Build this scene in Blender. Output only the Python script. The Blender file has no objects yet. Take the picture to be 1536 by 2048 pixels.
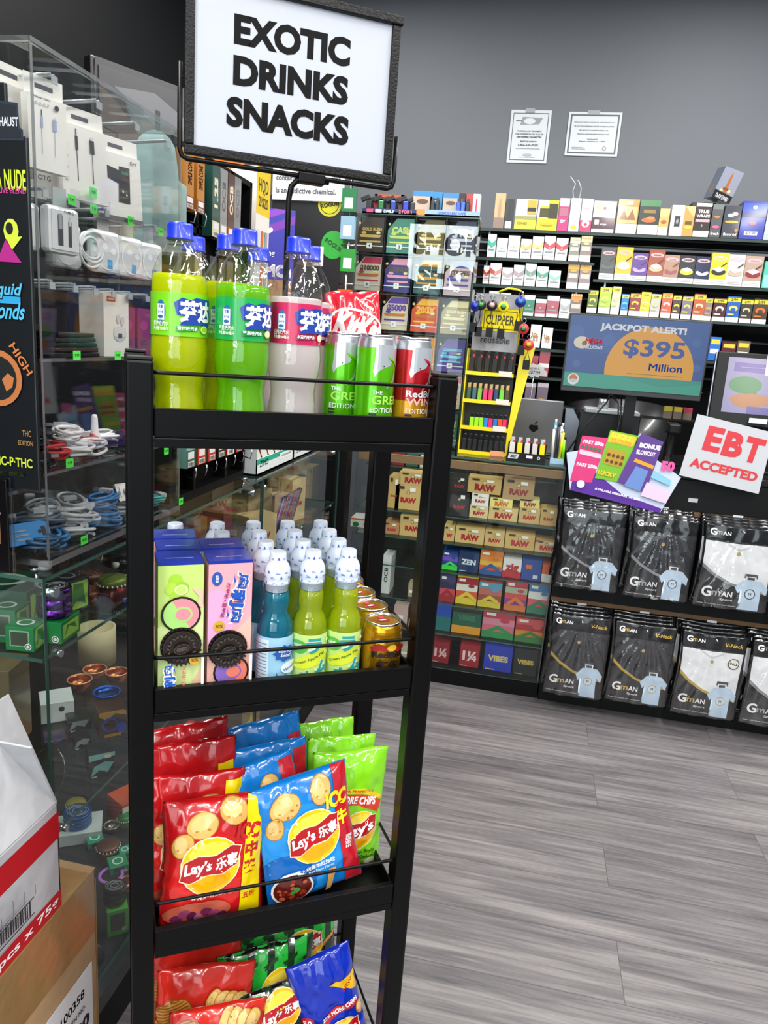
import bpy, bmesh, math, random
from mathutils import Vector, Matrix, noise
C = bpy.context.scene.collection
PI = math.pi
# ---------------------------------------------------------------- camera, world, lights, exposure
CAM_H, FPX = 1.34, 1450.0
PITCH, ROLL, YAW = math.radians(13.17), math.radians(4.21), math.radians(-10.51)
FW = Vector((math.sin(YAW)*math.cos(PITCH), math.cos(YAW)*math.cos(PITCH), -math.sin(PITCH)))
RT = Vector((math.cos(YAW), -math.sin(YAW), 0)); UP = RT.cross(FW)
cr, sr = math.cos(ROLL), math.sin(ROLL)
CR, CU = RT*cr + UP*sr, UP*cr - RT*sr
cd = bpy.data.cameras.new('camera'); cam = bpy.data.objects.new('camera', cd); C.objects.link(cam)
cd.sensor_fit = 'VERTICAL'; cd.sensor_height = 24; cd.lens = FPX/2048*24; cd.clip_start = .02
cam.matrix_world = Matrix(((CR.x, CU.x, -FW.x, 0), (CR.y, CU.y, -FW.y, 0), (CR.z, CU.z, -FW.z, CAM_H), (0, 0, 0, 1)))
bpy.context.scene.camera = cam
sc = bpy.context.scene
sc.view_settings.view_transform = 'Standard'; sc.view_settings.look = 'None'
sc.view_settings.gamma = 1; sc.view_settings.use_curve_mapping = False
sc.view_settings.exposure = -.34
sc.cycles.use_denoising = True
sc.cycles.max_bounces = 10; sc.cycles.transparent_max_bounces = 40
sc.cycles.caustics_reflective = False; sc.cycles.caustics_refractive = False
sc.cycles.sample_clamp_indirect = 4
w = bpy.data.worlds.new('sky'); sc.world = w; w.use_nodes = True
w.node_tree.nodes['Background'].inputs[0].default_value = (.75, .85, 1, 1)
w.node_tree.nodes['Background'].inputs[1].default_value = .6
def area(name, loc, sx, sy, power, rot=(0, 0, 0), col=(1, .98, .95)):
    l = bpy.data.lights.new(name, 'AREA'); l.shape = 'RECTANGLE'; l.size = sx; l.size_y = sy; l.energy = power; l.color = col
    o = bpy.data.objects.new(name, l); o.location = loc; o.rotation_euler = rot; C.objects.link(o); return o
STRIPS = [(x, y) for x in (-.9, .75, 2.3) for y in (-2.3, -.6, 1.1, 2.75)]
for x, y in STRIPS: area('strip_light', (x, y, 3.035), .16, 1.2, 47)
area('daylight', (-1.1, -3.85, 2.425), 1.35, .90, 90, (PI/2, 0, 0), (.9, .96, 1)); area('daylight', (.85, -3.85, 1.6), 2.9, 2.4, 80, (PI/2, 0, 0), (.9, .96, 1)); area('daylight', (-1.0, -3.85, 1.15), 1.1, 1.6, 30, (PI/2, 0, 0), (.9, .96, 1))
# ---------------------------------------------------------------- helpers
def at(px, py, Y=None, X=None, Z=None):      # point of the photograph on a plane of the room
    a, b = (px-768)/FPX, (py-1024)/FPX
    u = cr*a + sr*b; v = -sr*a + cr*b
    r = FW + RT*u - UP*v
    t = Y/r.y if Y is not None else X/r.x if X is not None else (Z-CAM_H)/r.z
    return Vector((0, 0, CAM_H)) + r*t
def srgb(h):
    h = h.lstrip('#'); h = ''.join(q*2 for q in h) if len(h) == 3 else h; c = [int(h[i:i+2], 16)/255 for i in (0, 2, 4)]
    return [x/12.92 if x <= .04045 else ((x+.055)/1.055)**2.4 for x in c] + [1]
_m = {}
def M(col, rough=.45, metal=0, coat=0, trans=0, bump=0, bs=60, emit=0, alpha=1, spec=.5):
    k = (col, rough, metal, coat, trans, bump, bs, emit, alpha, spec)
    if k in _m: return _m[k]
    m = bpy.data.materials.new('surface'); m.use_nodes = True; nt = m.node_tree
    b = nt.nodes['Principled BSDF']; b.inputs['Base Color'].default_value = srgb(col)
    b.inputs['Specular IOR Level'].default_value = spec
    b.inputs['Roughness'].default_value = rough; b.inputs['Metallic'].default_value = metal
    b.inputs['Coat Weight'].default_value = coat; b.inputs['Coat Roughness'].default_value = .08
    b.inputs['Transmission Weight'].default_value = trans; b.inputs['Alpha'].default_value = alpha
    if emit:
        b.inputs['Emission Color'].default_value = srgb(col); b.inputs['Emission Strength'].default_value = emit
        if col != '#ffffff': b.inputs['Base Color'].default_value = (0.01, 0.01, 0.01, 1)
    if bump:
        tc = nt.nodes.new('ShaderNodeTexCoord'); n = nt.nodes.new('ShaderNodeTexNoise'); bp = nt.nodes.new('ShaderNodeBump')
        n.inputs['Scale'].default_value = bs; n.inputs['Detail'].default_value = 3; bp.inputs['Strength'].default_value = bump; bp.inputs['Distance'].default_value = .004
        nt.links.new(tc.outputs['Object'], n.inputs['Vector']); nt.links.new(n.outputs[0], bp.inputs['Height']); nt.links.new(bp.outputs[0], b.inputs['Normal'])
    _m[k] = m; return m
def schlick(nt, f0, add=0):                 # mirror share of a clear surface, the same from both sides
    lw = nt.nodes.new('ShaderNodeLayerWeight'); lw.inputs[0].default_value = .5
    p = nt.nodes.new('ShaderNodeMath'); p.operation = 'POWER'; p.inputs[1].default_value = 5; nt.links.new(lw.outputs['Facing'], p.inputs[0])
    m = nt.nodes.new('ShaderNodeMath'); m.operation = 'MULTIPLY_ADD'; m.inputs[1].default_value = .9-f0; m.inputs[2].default_value = f0+add; m.use_clamp = True
    nt.links.new(p.outputs[0], m.inputs[0]); return lw, m
def thin(name, tint=(.93, .97, .95), ior=1.45, rough=0.0, add=0.0, bump=0, bs=40):   # thin clear sheet: see-through plus a mirror reflection
    m = bpy.data.materials.new(name); m.use_nodes = True; nt = m.node_tree; nt.nodes.clear()
    o = nt.nodes.new('ShaderNodeOutputMaterial'); t = nt.nodes.new('ShaderNodeBsdfTransparent'); g = nt.nodes.new('ShaderNodeBsdfGlossy')
    f, ad = schlick(nt, .03, add); x = nt.nodes.new('ShaderNodeMixShader')
    t.inputs[0].default_value = (*tint, 1); g.inputs['Roughness'].default_value = rough
    nt.links.new(ad.outputs[0], x.inputs[0]); nt.links.new(t.outputs[0], x.inputs[1]); nt.links.new(g.outputs[0], x.inputs[2]); nt.links.new(x.outputs[0], o.inputs[0])
    if bump:
        tc = nt.nodes.new('ShaderNodeTexCoord'); n = nt.nodes.new('ShaderNodeTexNoise'); bp = nt.nodes.new('ShaderNodeBump')
        n.inputs['Scale'].default_value = bs; bp.inputs['Strength'].default_value = bump; bp.inputs['Distance'].default_value = .004
        nt.links.new(tc.outputs['Object'], n.inputs['Vector']); nt.links.new(n.outputs[0], bp.inputs['Height']); nt.links.new(bp.outputs[0], g.inputs['Normal']); nt.links.new(bp.outputs[0], f.inputs['Normal'])
    return m
GLASS = thin('clear_glass', (.95, .975, .965), 1.5)
ACRY = thin('clear_acrylic', (.965, .97, .97), 1.45, .02, .008)
FILM = thin('clear_film', (.95, .95, .95), 1.5, .08, .03, .6, 30)
PLAST = thin('clear_bottle_plastic', (.96, .97, .98), 1.5, .03, .03, .35, 55)
EDGE = M('#3c5a52', .15, 0, 0, 0); AEDGE_ = M('#c9d2d4', .15, 0, 0, .3)
def liquid(name, col, tr=.5, rough=.05):
    m = bpy.data.materials.new(name); m.use_nodes = True; nt = m.node_tree; nt.nodes.clear()
    o = nt.nodes.new('ShaderNodeOutputMaterial'); t = nt.nodes.new('ShaderNodeBsdfTransparent'); t.inputs[0].default_value = srgb(col)
    d = nt.nodes.new('ShaderNodeBsdfDiffuse'); d.inputs[0].default_value = srgb(col); l = nt.nodes.new('ShaderNodeBsdfTranslucent'); l.inputs[0].default_value = srgb(col)
    g = nt.nodes.new('ShaderNodeBsdfGlossy'); g.inputs['Roughness'].default_value = rough; _, f = schlick(nt, .03)
    a = nt.nodes.new('ShaderNodeMixShader'); b = nt.nodes.new('ShaderNodeMixShader'); c = nt.nodes.new('ShaderNodeMixShader')
    a.inputs[0].default_value = .5; b.inputs[0].default_value = tr
    L = nt.links.new; L(d.outputs[0], a.inputs[1]); L(l.outputs[0], a.inputs[2]); L(a.outputs[0], b.inputs[1]); L(t.outputs[0], b.inputs[2])
    L(f.outputs[0], c.inputs[0]); L(b.outputs[0], c.inputs[1]); L(g.outputs[0], c.inputs[2]); L(c.outputs[0], o.inputs[0])
    return m
class Slots(list):
    def __call__(s, m):
        if isinstance(m, str): m = M(m)
        if m not in s: s.append(m)
        return s.index(m)
class B:                                     # a mesh being collected, with its materials
    def __init__(s): s.bm = bmesh.new(); s.sl = Slots()
    def face(s, vs, m, smooth=False):
        try: f = s.bm.faces.new(vs)
        except ValueError: return
        f.material_index = s.sl(m); f.smooth = smooth; return f
    def box(s, x0, y0, z0, x1, y1, z1, m, mx=None, bev=0):
        mx = mx or Matrix()
        v = [s.bm.verts.new(mx @ Vector(p)) for p in ((x0,y0,z0),(x1,y0,z0),(x1,y1,z0),(x0,y1,z0),(x0,y0,z1),(x1,y0,z1),(x1,y1,z1),(x0,y1,z1))]
        fs = [s.face([v[i] for i in q], m) for q in ((0,3,2,1),(4,5,6,7),(0,1,5,4),(1,2,6,5),(2,3,7,6),(3,0,4,7))]
        if bev:
            es = {e for f in fs for e in f.edges}
            bmesh.ops.bevel(s.bm, geom=list(es), offset=bev, segments=2, affect='EDGES', profile=.5, material=-1)
        return s
    def slab(s, x0, y0, z0, x1, y1, z1, m, edge):       # sheet: the four thin sides get the edge material
        d = [x1-x0, y1-y0, z1-z0]; k = d.index(min(d)); n = len(s.bm.faces); s.box(x0, y0, z0, x1, y1, z1, m)
        s.bm.faces.ensure_lookup_table()
        ei = s.sl(edge)
        for f in s.bm.faces[n:]:
            f.normal_update()
            if abs(f.normal[k]) < .5: f.material_index = ei
        return s
    def lathe(s, prof, m, seg=32, mx=None, smooth=True, ms=None, cap=True):
        mx = mx or Matrix(); rings = []
        for r, z in prof:
            rings.append([s.bm.verts.new(mx @ Vector((r*math.cos(2*PI*i/seg), r*math.sin(2*PI*i/seg), z))) for i in range(seg)])
        for k in range(len(rings)-1):
            mm = ms[k] if ms else m
            for i in range(seg): s.face([rings[k][i], rings[k][(i+1) % seg], rings[k+1][(i+1) % seg], rings[k+1][i]], mm, smooth)
        if cap:
            s.face(rings[0][::-1], ms[0] if ms else m); s.face(rings[-1], ms[-1] if ms else m)
        return s
    def tube(s, pts, r, m, seg=8, closed=False):
        pts = [Vector(p) for p in pts]; n = len(pts); rings = []; up = None
        for i, p in enumerate(pts):
            a = pts[(i-1) % n] if closed or i else p; b = pts[(i+1) % n] if closed or i < n-1 else p
            t = (b-a).normalized()
            if up is None: up = t.orthogonal().normalized()
            up = (up - t*up.dot(t)); up = up.normalized() if up.length > 1e-6 else t.orthogonal().normalized()
            q = t.cross(up); rings.append([s.bm.verts.new(p + (up*math.cos(2*PI*j/seg) + q*math.sin(2*PI*j/seg))*r) for j in range(seg)])
        for i in range(n if closed else n-1):
            A, Bq = rings[i], rings[(i+1) % n]
            for j in range(seg): s.face([A[j], A[(j+1) % seg], Bq[(j+1) % seg], Bq[j]], m, True)
        if not closed: s.face(rings[0][::-1], m); s.face(rings[-1], m)
        return s
    def cyl(s, a, b, r, m, seg=16): return s.tube([a, b], r, m, seg)
    def poly(s, pts, y0, y1, m, side=None):             # extruded outline in the x-z plane
        f = [s.bm.verts.new((p[0], y0, p[1])) for p in pts]; g = [s.bm.verts.new((p[0], y1, p[1])) for p in pts]
        s.face(f, m); s.face(g[::-1], m)
        for i in range(len(pts)): s.face([f[i], g[i], g[(i+1) % len(pts)], f[(i+1) % len(pts)]], side or m)
        return s
def obj(name, b, parent=None, loc=None, rot=None, recalc=True):
    if recalc: bmesh.ops.recalc_face_normals(b.bm, faces=b.bm.faces[:])
    me = bpy.data.meshes.new(name); b.bm.to_mesh(me); b.bm.free()
    for m in b.sl: me.materials.append(m)
    o = bpy.data.objects.new(name, me); C.objects.link(o)
    if parent: o.parent = parent
    if loc is not None: o.location = loc
    if rot is not None: o.rotation_euler = rot
    return o
def tag(o, label, cat, group=None):
    o['label'] = label; o['category'] = cat
    if group: o['group'] = group
    return o
def empty(name, label, cat, loc=(0, 0, 0), rz=0, group=None):
    o = bpy.data.objects.new(name, None); C.objects.link(o); o.empty_display_size = .05
    o.location = loc; o.rotation_euler = (0, 0, rz); return tag(o, label, cat, group)
def struct(name, b, parent=None):
    o = obj(name, b, parent)
    if not parent: o['kind'] = 'structure'
    return o
def dup(r, loc=None, rot=None, label=None, group=None):
    n = r.copy(); C.objects.link(n)
    if loc is not None: n.location = loc
    if rot is not None: n.rotation_euler = rot
    if label: n['label'] = label
    if group: n['group'] = group
    for ch in list(r.children):
        c = ch.copy(); C.objects.link(c); c.parent = n
        for g in ch.children:
            d = g.copy(); C.objects.link(d); d.parent = c
    return n
# ---------------------------------------------------------------- printed graphics, built as shapes lying on the surface
_tx = {}
_gl = {}
def _glyph(s, bold):
    if (s, bold) not in _gl:
        cu = bpy.data.curves.new('t', 'FONT'); cu.body = s; cu.offset = bold; cu.resolution_u = 3; cu.fill_mode = 'FRONT'
        o = bpy.data.objects.new('t', cu); C.objects.link(o)
        dg = bpy.context.evaluated_depsgraph_get(); me = bpy.data.meshes.new_from_object(o.evaluated_get(dg))
        _gl[(s, bold)] = ([(v.co.x, v.co.y) for v in me.vertices], [tuple(p.vertices) for p in me.polygons], sum(p.area for p in me.polygons))
        bpy.data.objects.remove(o); bpy.data.curves.remove(cu); bpy.data.meshes.remove(me)
    return _gl[(s, bold)]
def text2d(s, bold=0):
    k = (s, bold)
    if k not in _tx:
        if bold and any(_glyph(ch, .02)[2] > 2.05*_glyph(ch, 0)[2] for ch in set(s) - {' '} if ord(ch) < 256):
            v0, f0, _ = _glyph(s, 0); vs, fs = [], []          # letters that fill wrongly when thickened: lay shifted copies
            for dx, dy in ((-1, -1), (1, -1), (-1, 1), (1, 1), (0, 0)):
                n = len(vs); vs += [(x+dx*bold*.8, y+dy*bold*.8) for x, y in v0]; fs += [tuple(i+n for i in f) for f in f0]
        else: vs, fs, _ = _glyph(s, bold)
        x0 = min(v[0] for v in vs); x1 = max(v[0] for v in vs); y0 = min(v[1] for v in vs); y1 = max(v[1] for v in vs)
        _tx[k] = ([((x-(x0+x1)/2)/(x1-x0), (y-(y0+y1)/2)/(y1-y0)) for x, y in vs], fs, (y1-y0)/(x1-x0))
    return _tx[k]
def prim2d(p):
    k = p[0]
    if k == 'r':
        _, x0, y0, x1, y1, c = p; return [(x0, y0), (x1, y0), (x1, y1), (x0, y1)], [(0, 1, 2, 3)], c
    if k == 'e':
        _, cx, cy, rx, ry, c = p[:6]; n = 20 if rx > .05 else 10
        a0 = math.radians(p[6]) if len(p) > 6 else 0
        pts = []
        for i in range(n):
            a = 2*PI*i/n; x, y = rx*math.cos(a), ry*math.sin(a); pts.append((cx+x*math.cos(a0)-y*math.sin(a0), cy+x*math.sin(a0)+y*math.cos(a0)))
        return pts, [tuple(range(n))], c
    if k == 'p': return list(p[1]), [tuple(range(len(p[1])))], p[2]
    if k == 't':
        _, s, cx, cy, wd, c = p[:6]; o = p[6] if len(p) > 6 else {}
        vs, fs, asp = text2d(s, o.get('bold', .02)); h = o.get('h', wd*asp); a = math.radians(o.get('rot', 0)); ca, sa = math.cos(a), math.sin(a); sk = o.get('skew', 0)
        out = []
        arc = o.get('arc', 0)
        for x, y in vs:
            X, Y = x*wd + y*h*sk, y*h
            if arc: Y += arc*(1-4*x*x)
            out.append((cx+X*ca-Y*sa, cy+X*sa+Y*ca))
        return out, fs, c
def shift(pr, dx, dy, s=1):
    out = []
    for p in pr:
        if p[0] == 'r': out.append(('r', dx+p[1]*s, dy+p[2]*s, dx+p[3]*s, dy+p[4]*s, p[5]))
        elif p[0] == 'e': out.append(('e', dx+p[1]*s, dy+p[2]*s, p[3]*s, p[4]*s) + tuple(p[5:]))
        elif p[0] == 'p': out.append(('p', [(dx+x*s, dy+y*s) for x, y in p[1]], p[2]))
        else:
            o = dict(p[6]) if len(p) > 6 else {}
            if 'h' in o: o['h'] *= s
            if 'arc' in o: o['arc'] *= s
            out.append(('t', p[1], dx+p[2]*s, dy+p[3]*s, p[4]*s, p[5], o))
    return out
def stamp(b, prims, W, fn, cut=0, lay=.00018, base=.00025, mk=None, clip=None):
    for k, p in enumerate(prims):
        if not p: continue
        vs, fs, c = prim2d(p); mat = mk(c) if mk and isinstance(c, str) else c; mi = b.sl(mat)
        t = bmesh.new(); tv = [t.verts.new((x*W, y*W, 0)) for x, y in vs]
        for f in fs:
            try: t.faces.new([tv[i] for i in f])
            except ValueError: pass
        def plane(co, no, inner=False):
            bmesh.ops.bisect_plane(t, geom=t.verts[:]+t.edges[:]+t.faces[:], plane_co=co, plane_no=no, clear_outer=inner)
        if clip:
            x0, y0, x1, y1 = [q*W for q in clip]
            plane((x0, 0, 0), (-1, 0, 0), True); plane((x1, 0, 0), (1, 0, 0), True); plane((0, y0, 0), (0, -1, 0), True); plane((0, y1, 0), (0, 1, 0), True)
        if cut and t.verts:
            xs = [v.co.x for v in t.verts]; ys = [v.co.y for v in t.verts]
            for i in range(math.ceil(min(xs)/cut), math.floor(max(xs)/cut)+1): plane((i*cut, 0, 0), (1, 0, 0))
            if not isinstance(cut, tuple) and fn.__name__ != 'wrap':
                for i in range(math.ceil(min(ys)/cut), math.floor(max(ys)/cut)+1): plane((0, i*cut, 0), (0, 1, 0))
        mp = {v: b.bm.verts.new(fn(v.co.x, v.co.y, base+lay*k)) for v in t.verts}
        for f in t.faces:
            try: g = b.bm.faces.new([mp[v] for v in f.verts]); g.material_index = mi
            except ValueError: pass
        t.free()
def front_fn(x0, y, z0): return lambda u, v, n: Vector((x0+u, y-n, z0+v))
def top_fn(x0, y0, z): return lambda u, v, n: Vector((x0+u, y0+v, z+n))
def right_fn(x, y0, z0): return lambda u, v, n: Vector((x+n, y0+u, z0+v))
def left_fn(x, y1, z0): return lambda u, v, n: Vector((x-n, y1-u, z0+v))
def carton(name, W, D, Hh, col, front=None, top=None, right=None, left=None, mk=None, bev=0, lay=.0002, b=None, back=None):
    # box with its origin at the middle of its bottom; printed panels are given in widths of the box (depths on the sides)
    b = b or B(); b.box(-W/2, -D/2, 0, W/2, D/2, Hh, (mk or M)(col) if isinstance(col, str) else col, bev=bev)
    if front: stamp(b, front, W, front_fn(-W/2, -D/2, 0), mk=mk, lay=lay, clip=(0, 0, 1, Hh/W))
    if top: stamp(b, top, W, top_fn(-W/2, -D/2, Hh), mk=mk, lay=lay)
    if right: stamp(b, right, D, right_fn(W/2, -D/2, 0), mk=mk, lay=lay)
    if left: stamp(b, left, D, left_fn(-W/2, D/2, 0), mk=mk, lay=lay)
    return obj(name, b, recalc=False)
def paper(c): return M(c, .5)
def gloss(c): return M(c, .28, 0, .5)
def filmm(c): return M(c, .2, 0, .8, bump=.35, bs=38)
ORD = ['first','second','third','fourth','fifth','sixth','seventh','eighth','ninth','tenth','eleventh','twelfth','thirteenth','fourteenth','fifteenth','sixteenth','seventeenth','eighteenth','nineteenth','twentieth']
rnd = random.Random(7)
# ---------------------------------------------------------------- the room
def nodes_mat(name):
    m = bpy.data.materials.new(name); m.use_nodes = True; nt = m.node_tree
    return m, nt, nt.nodes['Principled BSDF'], nt.nodes.new, nt.links.new
def wall_mat(name, col, var=.06):
    m, nt, b, N, L = nodes_mat(name)
    g = N('ShaderNodeNewGeometry'); n = N('ShaderNodeTexNoise'); n.inputs['Scale'].default_value = 1.2; n.inputs['Detail'].default_value = 4
    r = N('ShaderNodeValToRGB'); c = srgb(col); r.color_ramp.elements[0].color = [x*(1-var) for x in c[:3]]+[1]; r.color_ramp.elements[1].color = [min(1, x*(1+var)) for x in c[:3]]+[1]
    n2 = N('ShaderNodeTexNoise'); n2.inputs['Scale'].default_value = 260; bp = N('ShaderNodeBump'); bp.inputs['Strength'].default_value = .12; bp.inputs['Distance'].default_value = .001
    L(g.outputs['Position'], n.inputs['Vector']); L(g.outputs['Position'], n2.inputs['Vector']); L(n.outputs[0], r.inputs[0]); L(r.outputs[0], b.inputs['Base Color']); L(n2.outputs[0], bp.inputs['Height']); L(bp.outputs[0], b.inputs['Normal'])
    b.inputs['Roughness'].default_value = .6; b.inputs['Specular IOR Level'].default_value = .25
    return m
def floor_mat():
    m, nt, b, N, L = nodes_mat('grey_wood_planks')
    g = N('ShaderNodeNewGeometry'); br = N('ShaderNodeTexBrick'); mp = N('ShaderNodeMapping')
    br.offset = .37; br.inputs['Scale'].default_value = 1; br.inputs['Mortar Size'].default_value = .0008; br.inputs['Mortar Smooth'].default_value = 0
    br.inputs['Brick Width'].default_value = 1.22; br.inputs['Row Height'].default_value = .178
    br.inputs['Color1'].default_value = (0, 0, 0, 1); br.inputs['Color2'].default_value = (1, 1, 1, 1); br.inputs['Mortar'].default_value = (0, 0, 0, 1)
    L(g.outputs['Position'], mp.inputs[0]); mp.inputs[1].default_value = (.42, .06, 0); L(mp.outputs[0], br.inputs['Vector'])
    # grain: noise pulled out along the plank, shifted plank by plank
    st = N('ShaderNodeMapping'); st.inputs[3].default_value = (3.2, 75, 1); ad = N('ShaderNodeVectorMath'); ad.operation = 'ADD'
    sc_ = N('ShaderNodeVectorMath'); sc_.operation = 'SCALE'; sc_.inputs['Scale'].default_value = 9
    L(br.outputs['Color'], sc_.inputs[0]); L(g.outputs['Position'], st.inputs[0]); L(st.outputs[0], ad.inputs[0]); L(sc_.outputs[0], ad.inputs[1])
    n = N('ShaderNodeTexNoise'); n.inputs['Scale'].default_value = 1; n.inputs['Detail'].default_value = 8; n.inputs['Roughness'].default_value = .68; n.inputs['Distortion'].default_value = .8; L(ad.outputs[0], n.inputs['Vector'])
    st2 = N('ShaderNodeMapping'); st2.inputs[3].default_value = (.9, 8, 1); ad2 = N('ShaderNodeVectorMath'); ad2.operation = 'ADD'
    L(g.outputs['Position'], st2.inputs[0]); L(st2.outputs[0], ad2.inputs[0]); L(sc_.outputs[0], ad2.inputs[1])
    n2 = N('ShaderNodeTexNoise'); n2.inputs['Scale'].default_value = 1.3; n2.inputs['Detail'].default_value = 4; n2.inputs['Distortion'].default_value = 1.2; L(ad2.outputs[0], n2.inputs['Vector'])
    mx = N('ShaderNodeMix'); mx.data_type = 'FLOAT'; mx.inputs[0].default_value = .38; L(n.outputs[0], mx.inputs[2]); L(n2.outputs[0], mx.inputs[3])
    r = N('ShaderNodeValToRGB'); e = r.color_ramp.elements; e[0].position = .34; e[0].color = srgb('#434143'); e[1].position = .68; e[1].color = srgb('#8d8987')
    k = e.new(.5); k.color = srgb('#696567'); L(mx.outputs[0], r.inputs[0])
    hs = N('ShaderNodeHueSaturation'); mr = N('ShaderNodeMapRange'); mr.inputs[3].default_value = .86; mr.inputs[4].default_value = 1.08; L(br.outputs['Color'], mr.inputs[0]); L(mr.outputs[0], hs.inputs['Value']); L(r.outputs[0], hs.inputs['Color'])
    mm = N('ShaderNodeMix'); mm.data_type = 'RGBA'; L(br.outputs['Fac'], mm.inputs[0]); L(hs.outputs[0], mm.inputs[6]); mm.inputs[7].default_value = srgb('#454344'); L(mm.outputs[2], b.inputs['Base Color'])
    bp = N('ShaderNodeBump'); bp.inputs['Strength'].default_value = .25; bp.inputs['Distance'].default_value = .002; L(n.outputs[0], bp.inputs['Height']); L(bp.outputs[0], b.inputs['Normal'])
    b.inputs['Roughness'].default_value = .42
    return m
GREY = wall_mat('grey_wall_paint', '#6e7278'); BLK = wall_mat('black_wall_paint', '#101113')
XL, XR, YF, YB, ZC = -1.80, 3.3, -3.6, 4.05, 3.1
struct('floor', B().box(XL-.1, YF-.1, -.1, XR+.1, YB+.1, 0, floor_mat()))
struct('ceiling', B().box(XL-.1, YF-.1, ZC, XR+.1, YB+.1, ZC+.1, M('#b9babc', .8)))
struct('wall_back', B().box(XL, YB, 0, XR, YB+.1, ZC, GREY))
struct('wall_left', B().box(XL-.1, YF-.1, 0, XL, YB+.1, ZC, BLK))
struct('wall_right', B().box(XR, YF-.1, 0, XR+.1, YB+.1, ZC, GREY))
b = B()
for q in ((XL, 0, -1.6, 2.0), (XL, 2.85, -.45, ZC), (-1.6, 0, XR, .35), (2.1, .35, XR, ZC), (-.45, 2.75, 2.1, ZC), (-1.6, .35, -1.5, 2.0), (-.45, .35, -.35, 2.0), (XL, 2.0, -1.75, 2.85)):
    b.box(q[0], YF-.1, q[1], q[2], YF, q[3], GREY)
struct('wall_front', b)
def window(name, x0, z0, x1, z1, nx):
    b = B(); m = M('#17181a', .4)
    for q in ((x0, z0, x1, z0+.04), (x0, z1-.04, x1, z1), (x0, z0, x0+.04, z1), (x1-.04, z0, x1, z1)): b.box(q[0], YF-.06, q[1], q[2], YF-.02, q[3], m)
    for i in range(1, nx): xx = x0+(x1-x0)*i/nx; b.box(xx-.02, YF-.06, z0, xx+.02, YF-.02, z1, m)
    f = struct(name, b); obj('window_pane', B().slab(x0, YF-.045, z0, x1, YF-.04, z1, GLASS, EDGE), f)
    return f
w1 = window('window_1', -1.75, 2.0, -.45, 2.85, 1)
window('window_2', -1.5, .35, -.45, 2.0, 1); window('window_3', -.35, .35, 2.1, 2.75, 3)
b = B()                                      # lettering stuck on the shop window, read from the street
for s, x, z, wd in (('SMOKE', -1.13, 2.58, 1.0), ('SHOP', -1.12, 2.2, .86)):
    for k, (c, e) in enumerate((('#c9811f', .07), ('#23262a', .0))):
        vs, fs, asp = text2d(s, .05 if k == 0 else .0)
        stamp(b, [('t', s, x, z, wd*(1.03 if k == 0 else 1), c, {'bold': .06 if k == 0 else .015, 'h': .27 if k == 0 else .24})], 1, lambda u, v, n: Vector((u, YF-.035+(.002 if False else 0)-n, v)), base=.004*k)
obj('window_lettering', b, w1, recalc=False)
b = B(); b.box(-14, -16, -.1, 14, -3.9, -.02, M('#8a8a86', .9))
o = obj('parking_lot', b); o['kind'] = 'structure'
for i, (x, y) in enumerate(STRIPS):
    t = empty('strip_light_fixture', f'white ceiling strip light, {["left","middle","right"][i//4]} column, {ORD[i%4]} from the shop window', 'ceiling light', (x, y, 3.1), 0, 'ceiling strip lights')
    obj('housing', B().box(-.1, -.62, -.05, .1, .62, 0, M('#e8e8e8', .4)), t)
for s, q in (('back', (XL, YB-.012, XR, YB)), ('left', (XL, YF, XL+.012, YB)), ('right', (XR-.012, YF, XR, YB))):
    struct('baseboard_'+s, B().box(q[0], q[1], 0, q[2], q[3], .1, M('#151517', .4)))
# notices on the back wall
def notice(name, label, q, prims):
    (x0, z0, x1, z1) = q; W = x1-x0; y = YB-.004
    b = B(); b.box(x0, y-.001, z0, x1, y+.001, z1, M('#ccd1d6', .5)); stamp(b, prims, W, front_fn(x0, y-.001, z0))
    b.box(x0+W*.35, y-.003, z1-.012, x0+W*.58, y-.0015, z1+.008, M('#9aa0a4', .3))
    return tag(obj(name, b, recalc=False), label, 'notice')
d = '#555a60'; a1 = at(1023, 219, Y=YB); a2 = at(1090, 328, Y=YB)
H1 = 1.24
notice('wall_notice', 'portrait framed notice taped on grey wall, cigarette pack drawing on top', (-.25, 2.275, -.05, 2.52),
  [('r', .06, .06, .94, H1-.08, d), ('r', .08, .08, .92, H1-.10, '#ccd1d6'), ('p', [(.25, .88), (.72, .9), (.8, 1.05), (.3, 1.07)], '#8b9096'), ('e', .48, .97, .14, .07, '#ccd1d6'), ('r', .14, .96, .3, .985, '#2a2d30')] +
  [('t', s, .5, z, w_, '#3a3e44', {'h': .035, 'bold': .03}) for s, z, w_ in (('FLORIDA LAW PROHIBITS', .74, .6), ('THE POSSESSION OR SALE OF', .67, .7), ('UNSTAMPED CIGARETTES', .6, .62), ('REPORT VIOLATIONS TO', .5, .4))] +
  [('t', '1-866-540-PUFS', .5, .42, .5, '#4a4e54', {'h': .05}), ('r', .2, .33, .8, .345, '#9a9ea4'), ('e', .5, .19, .12, .03, '#aab0b6'), ('r', .3, .13, .7, .14, '#b0b4b8')])
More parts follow.
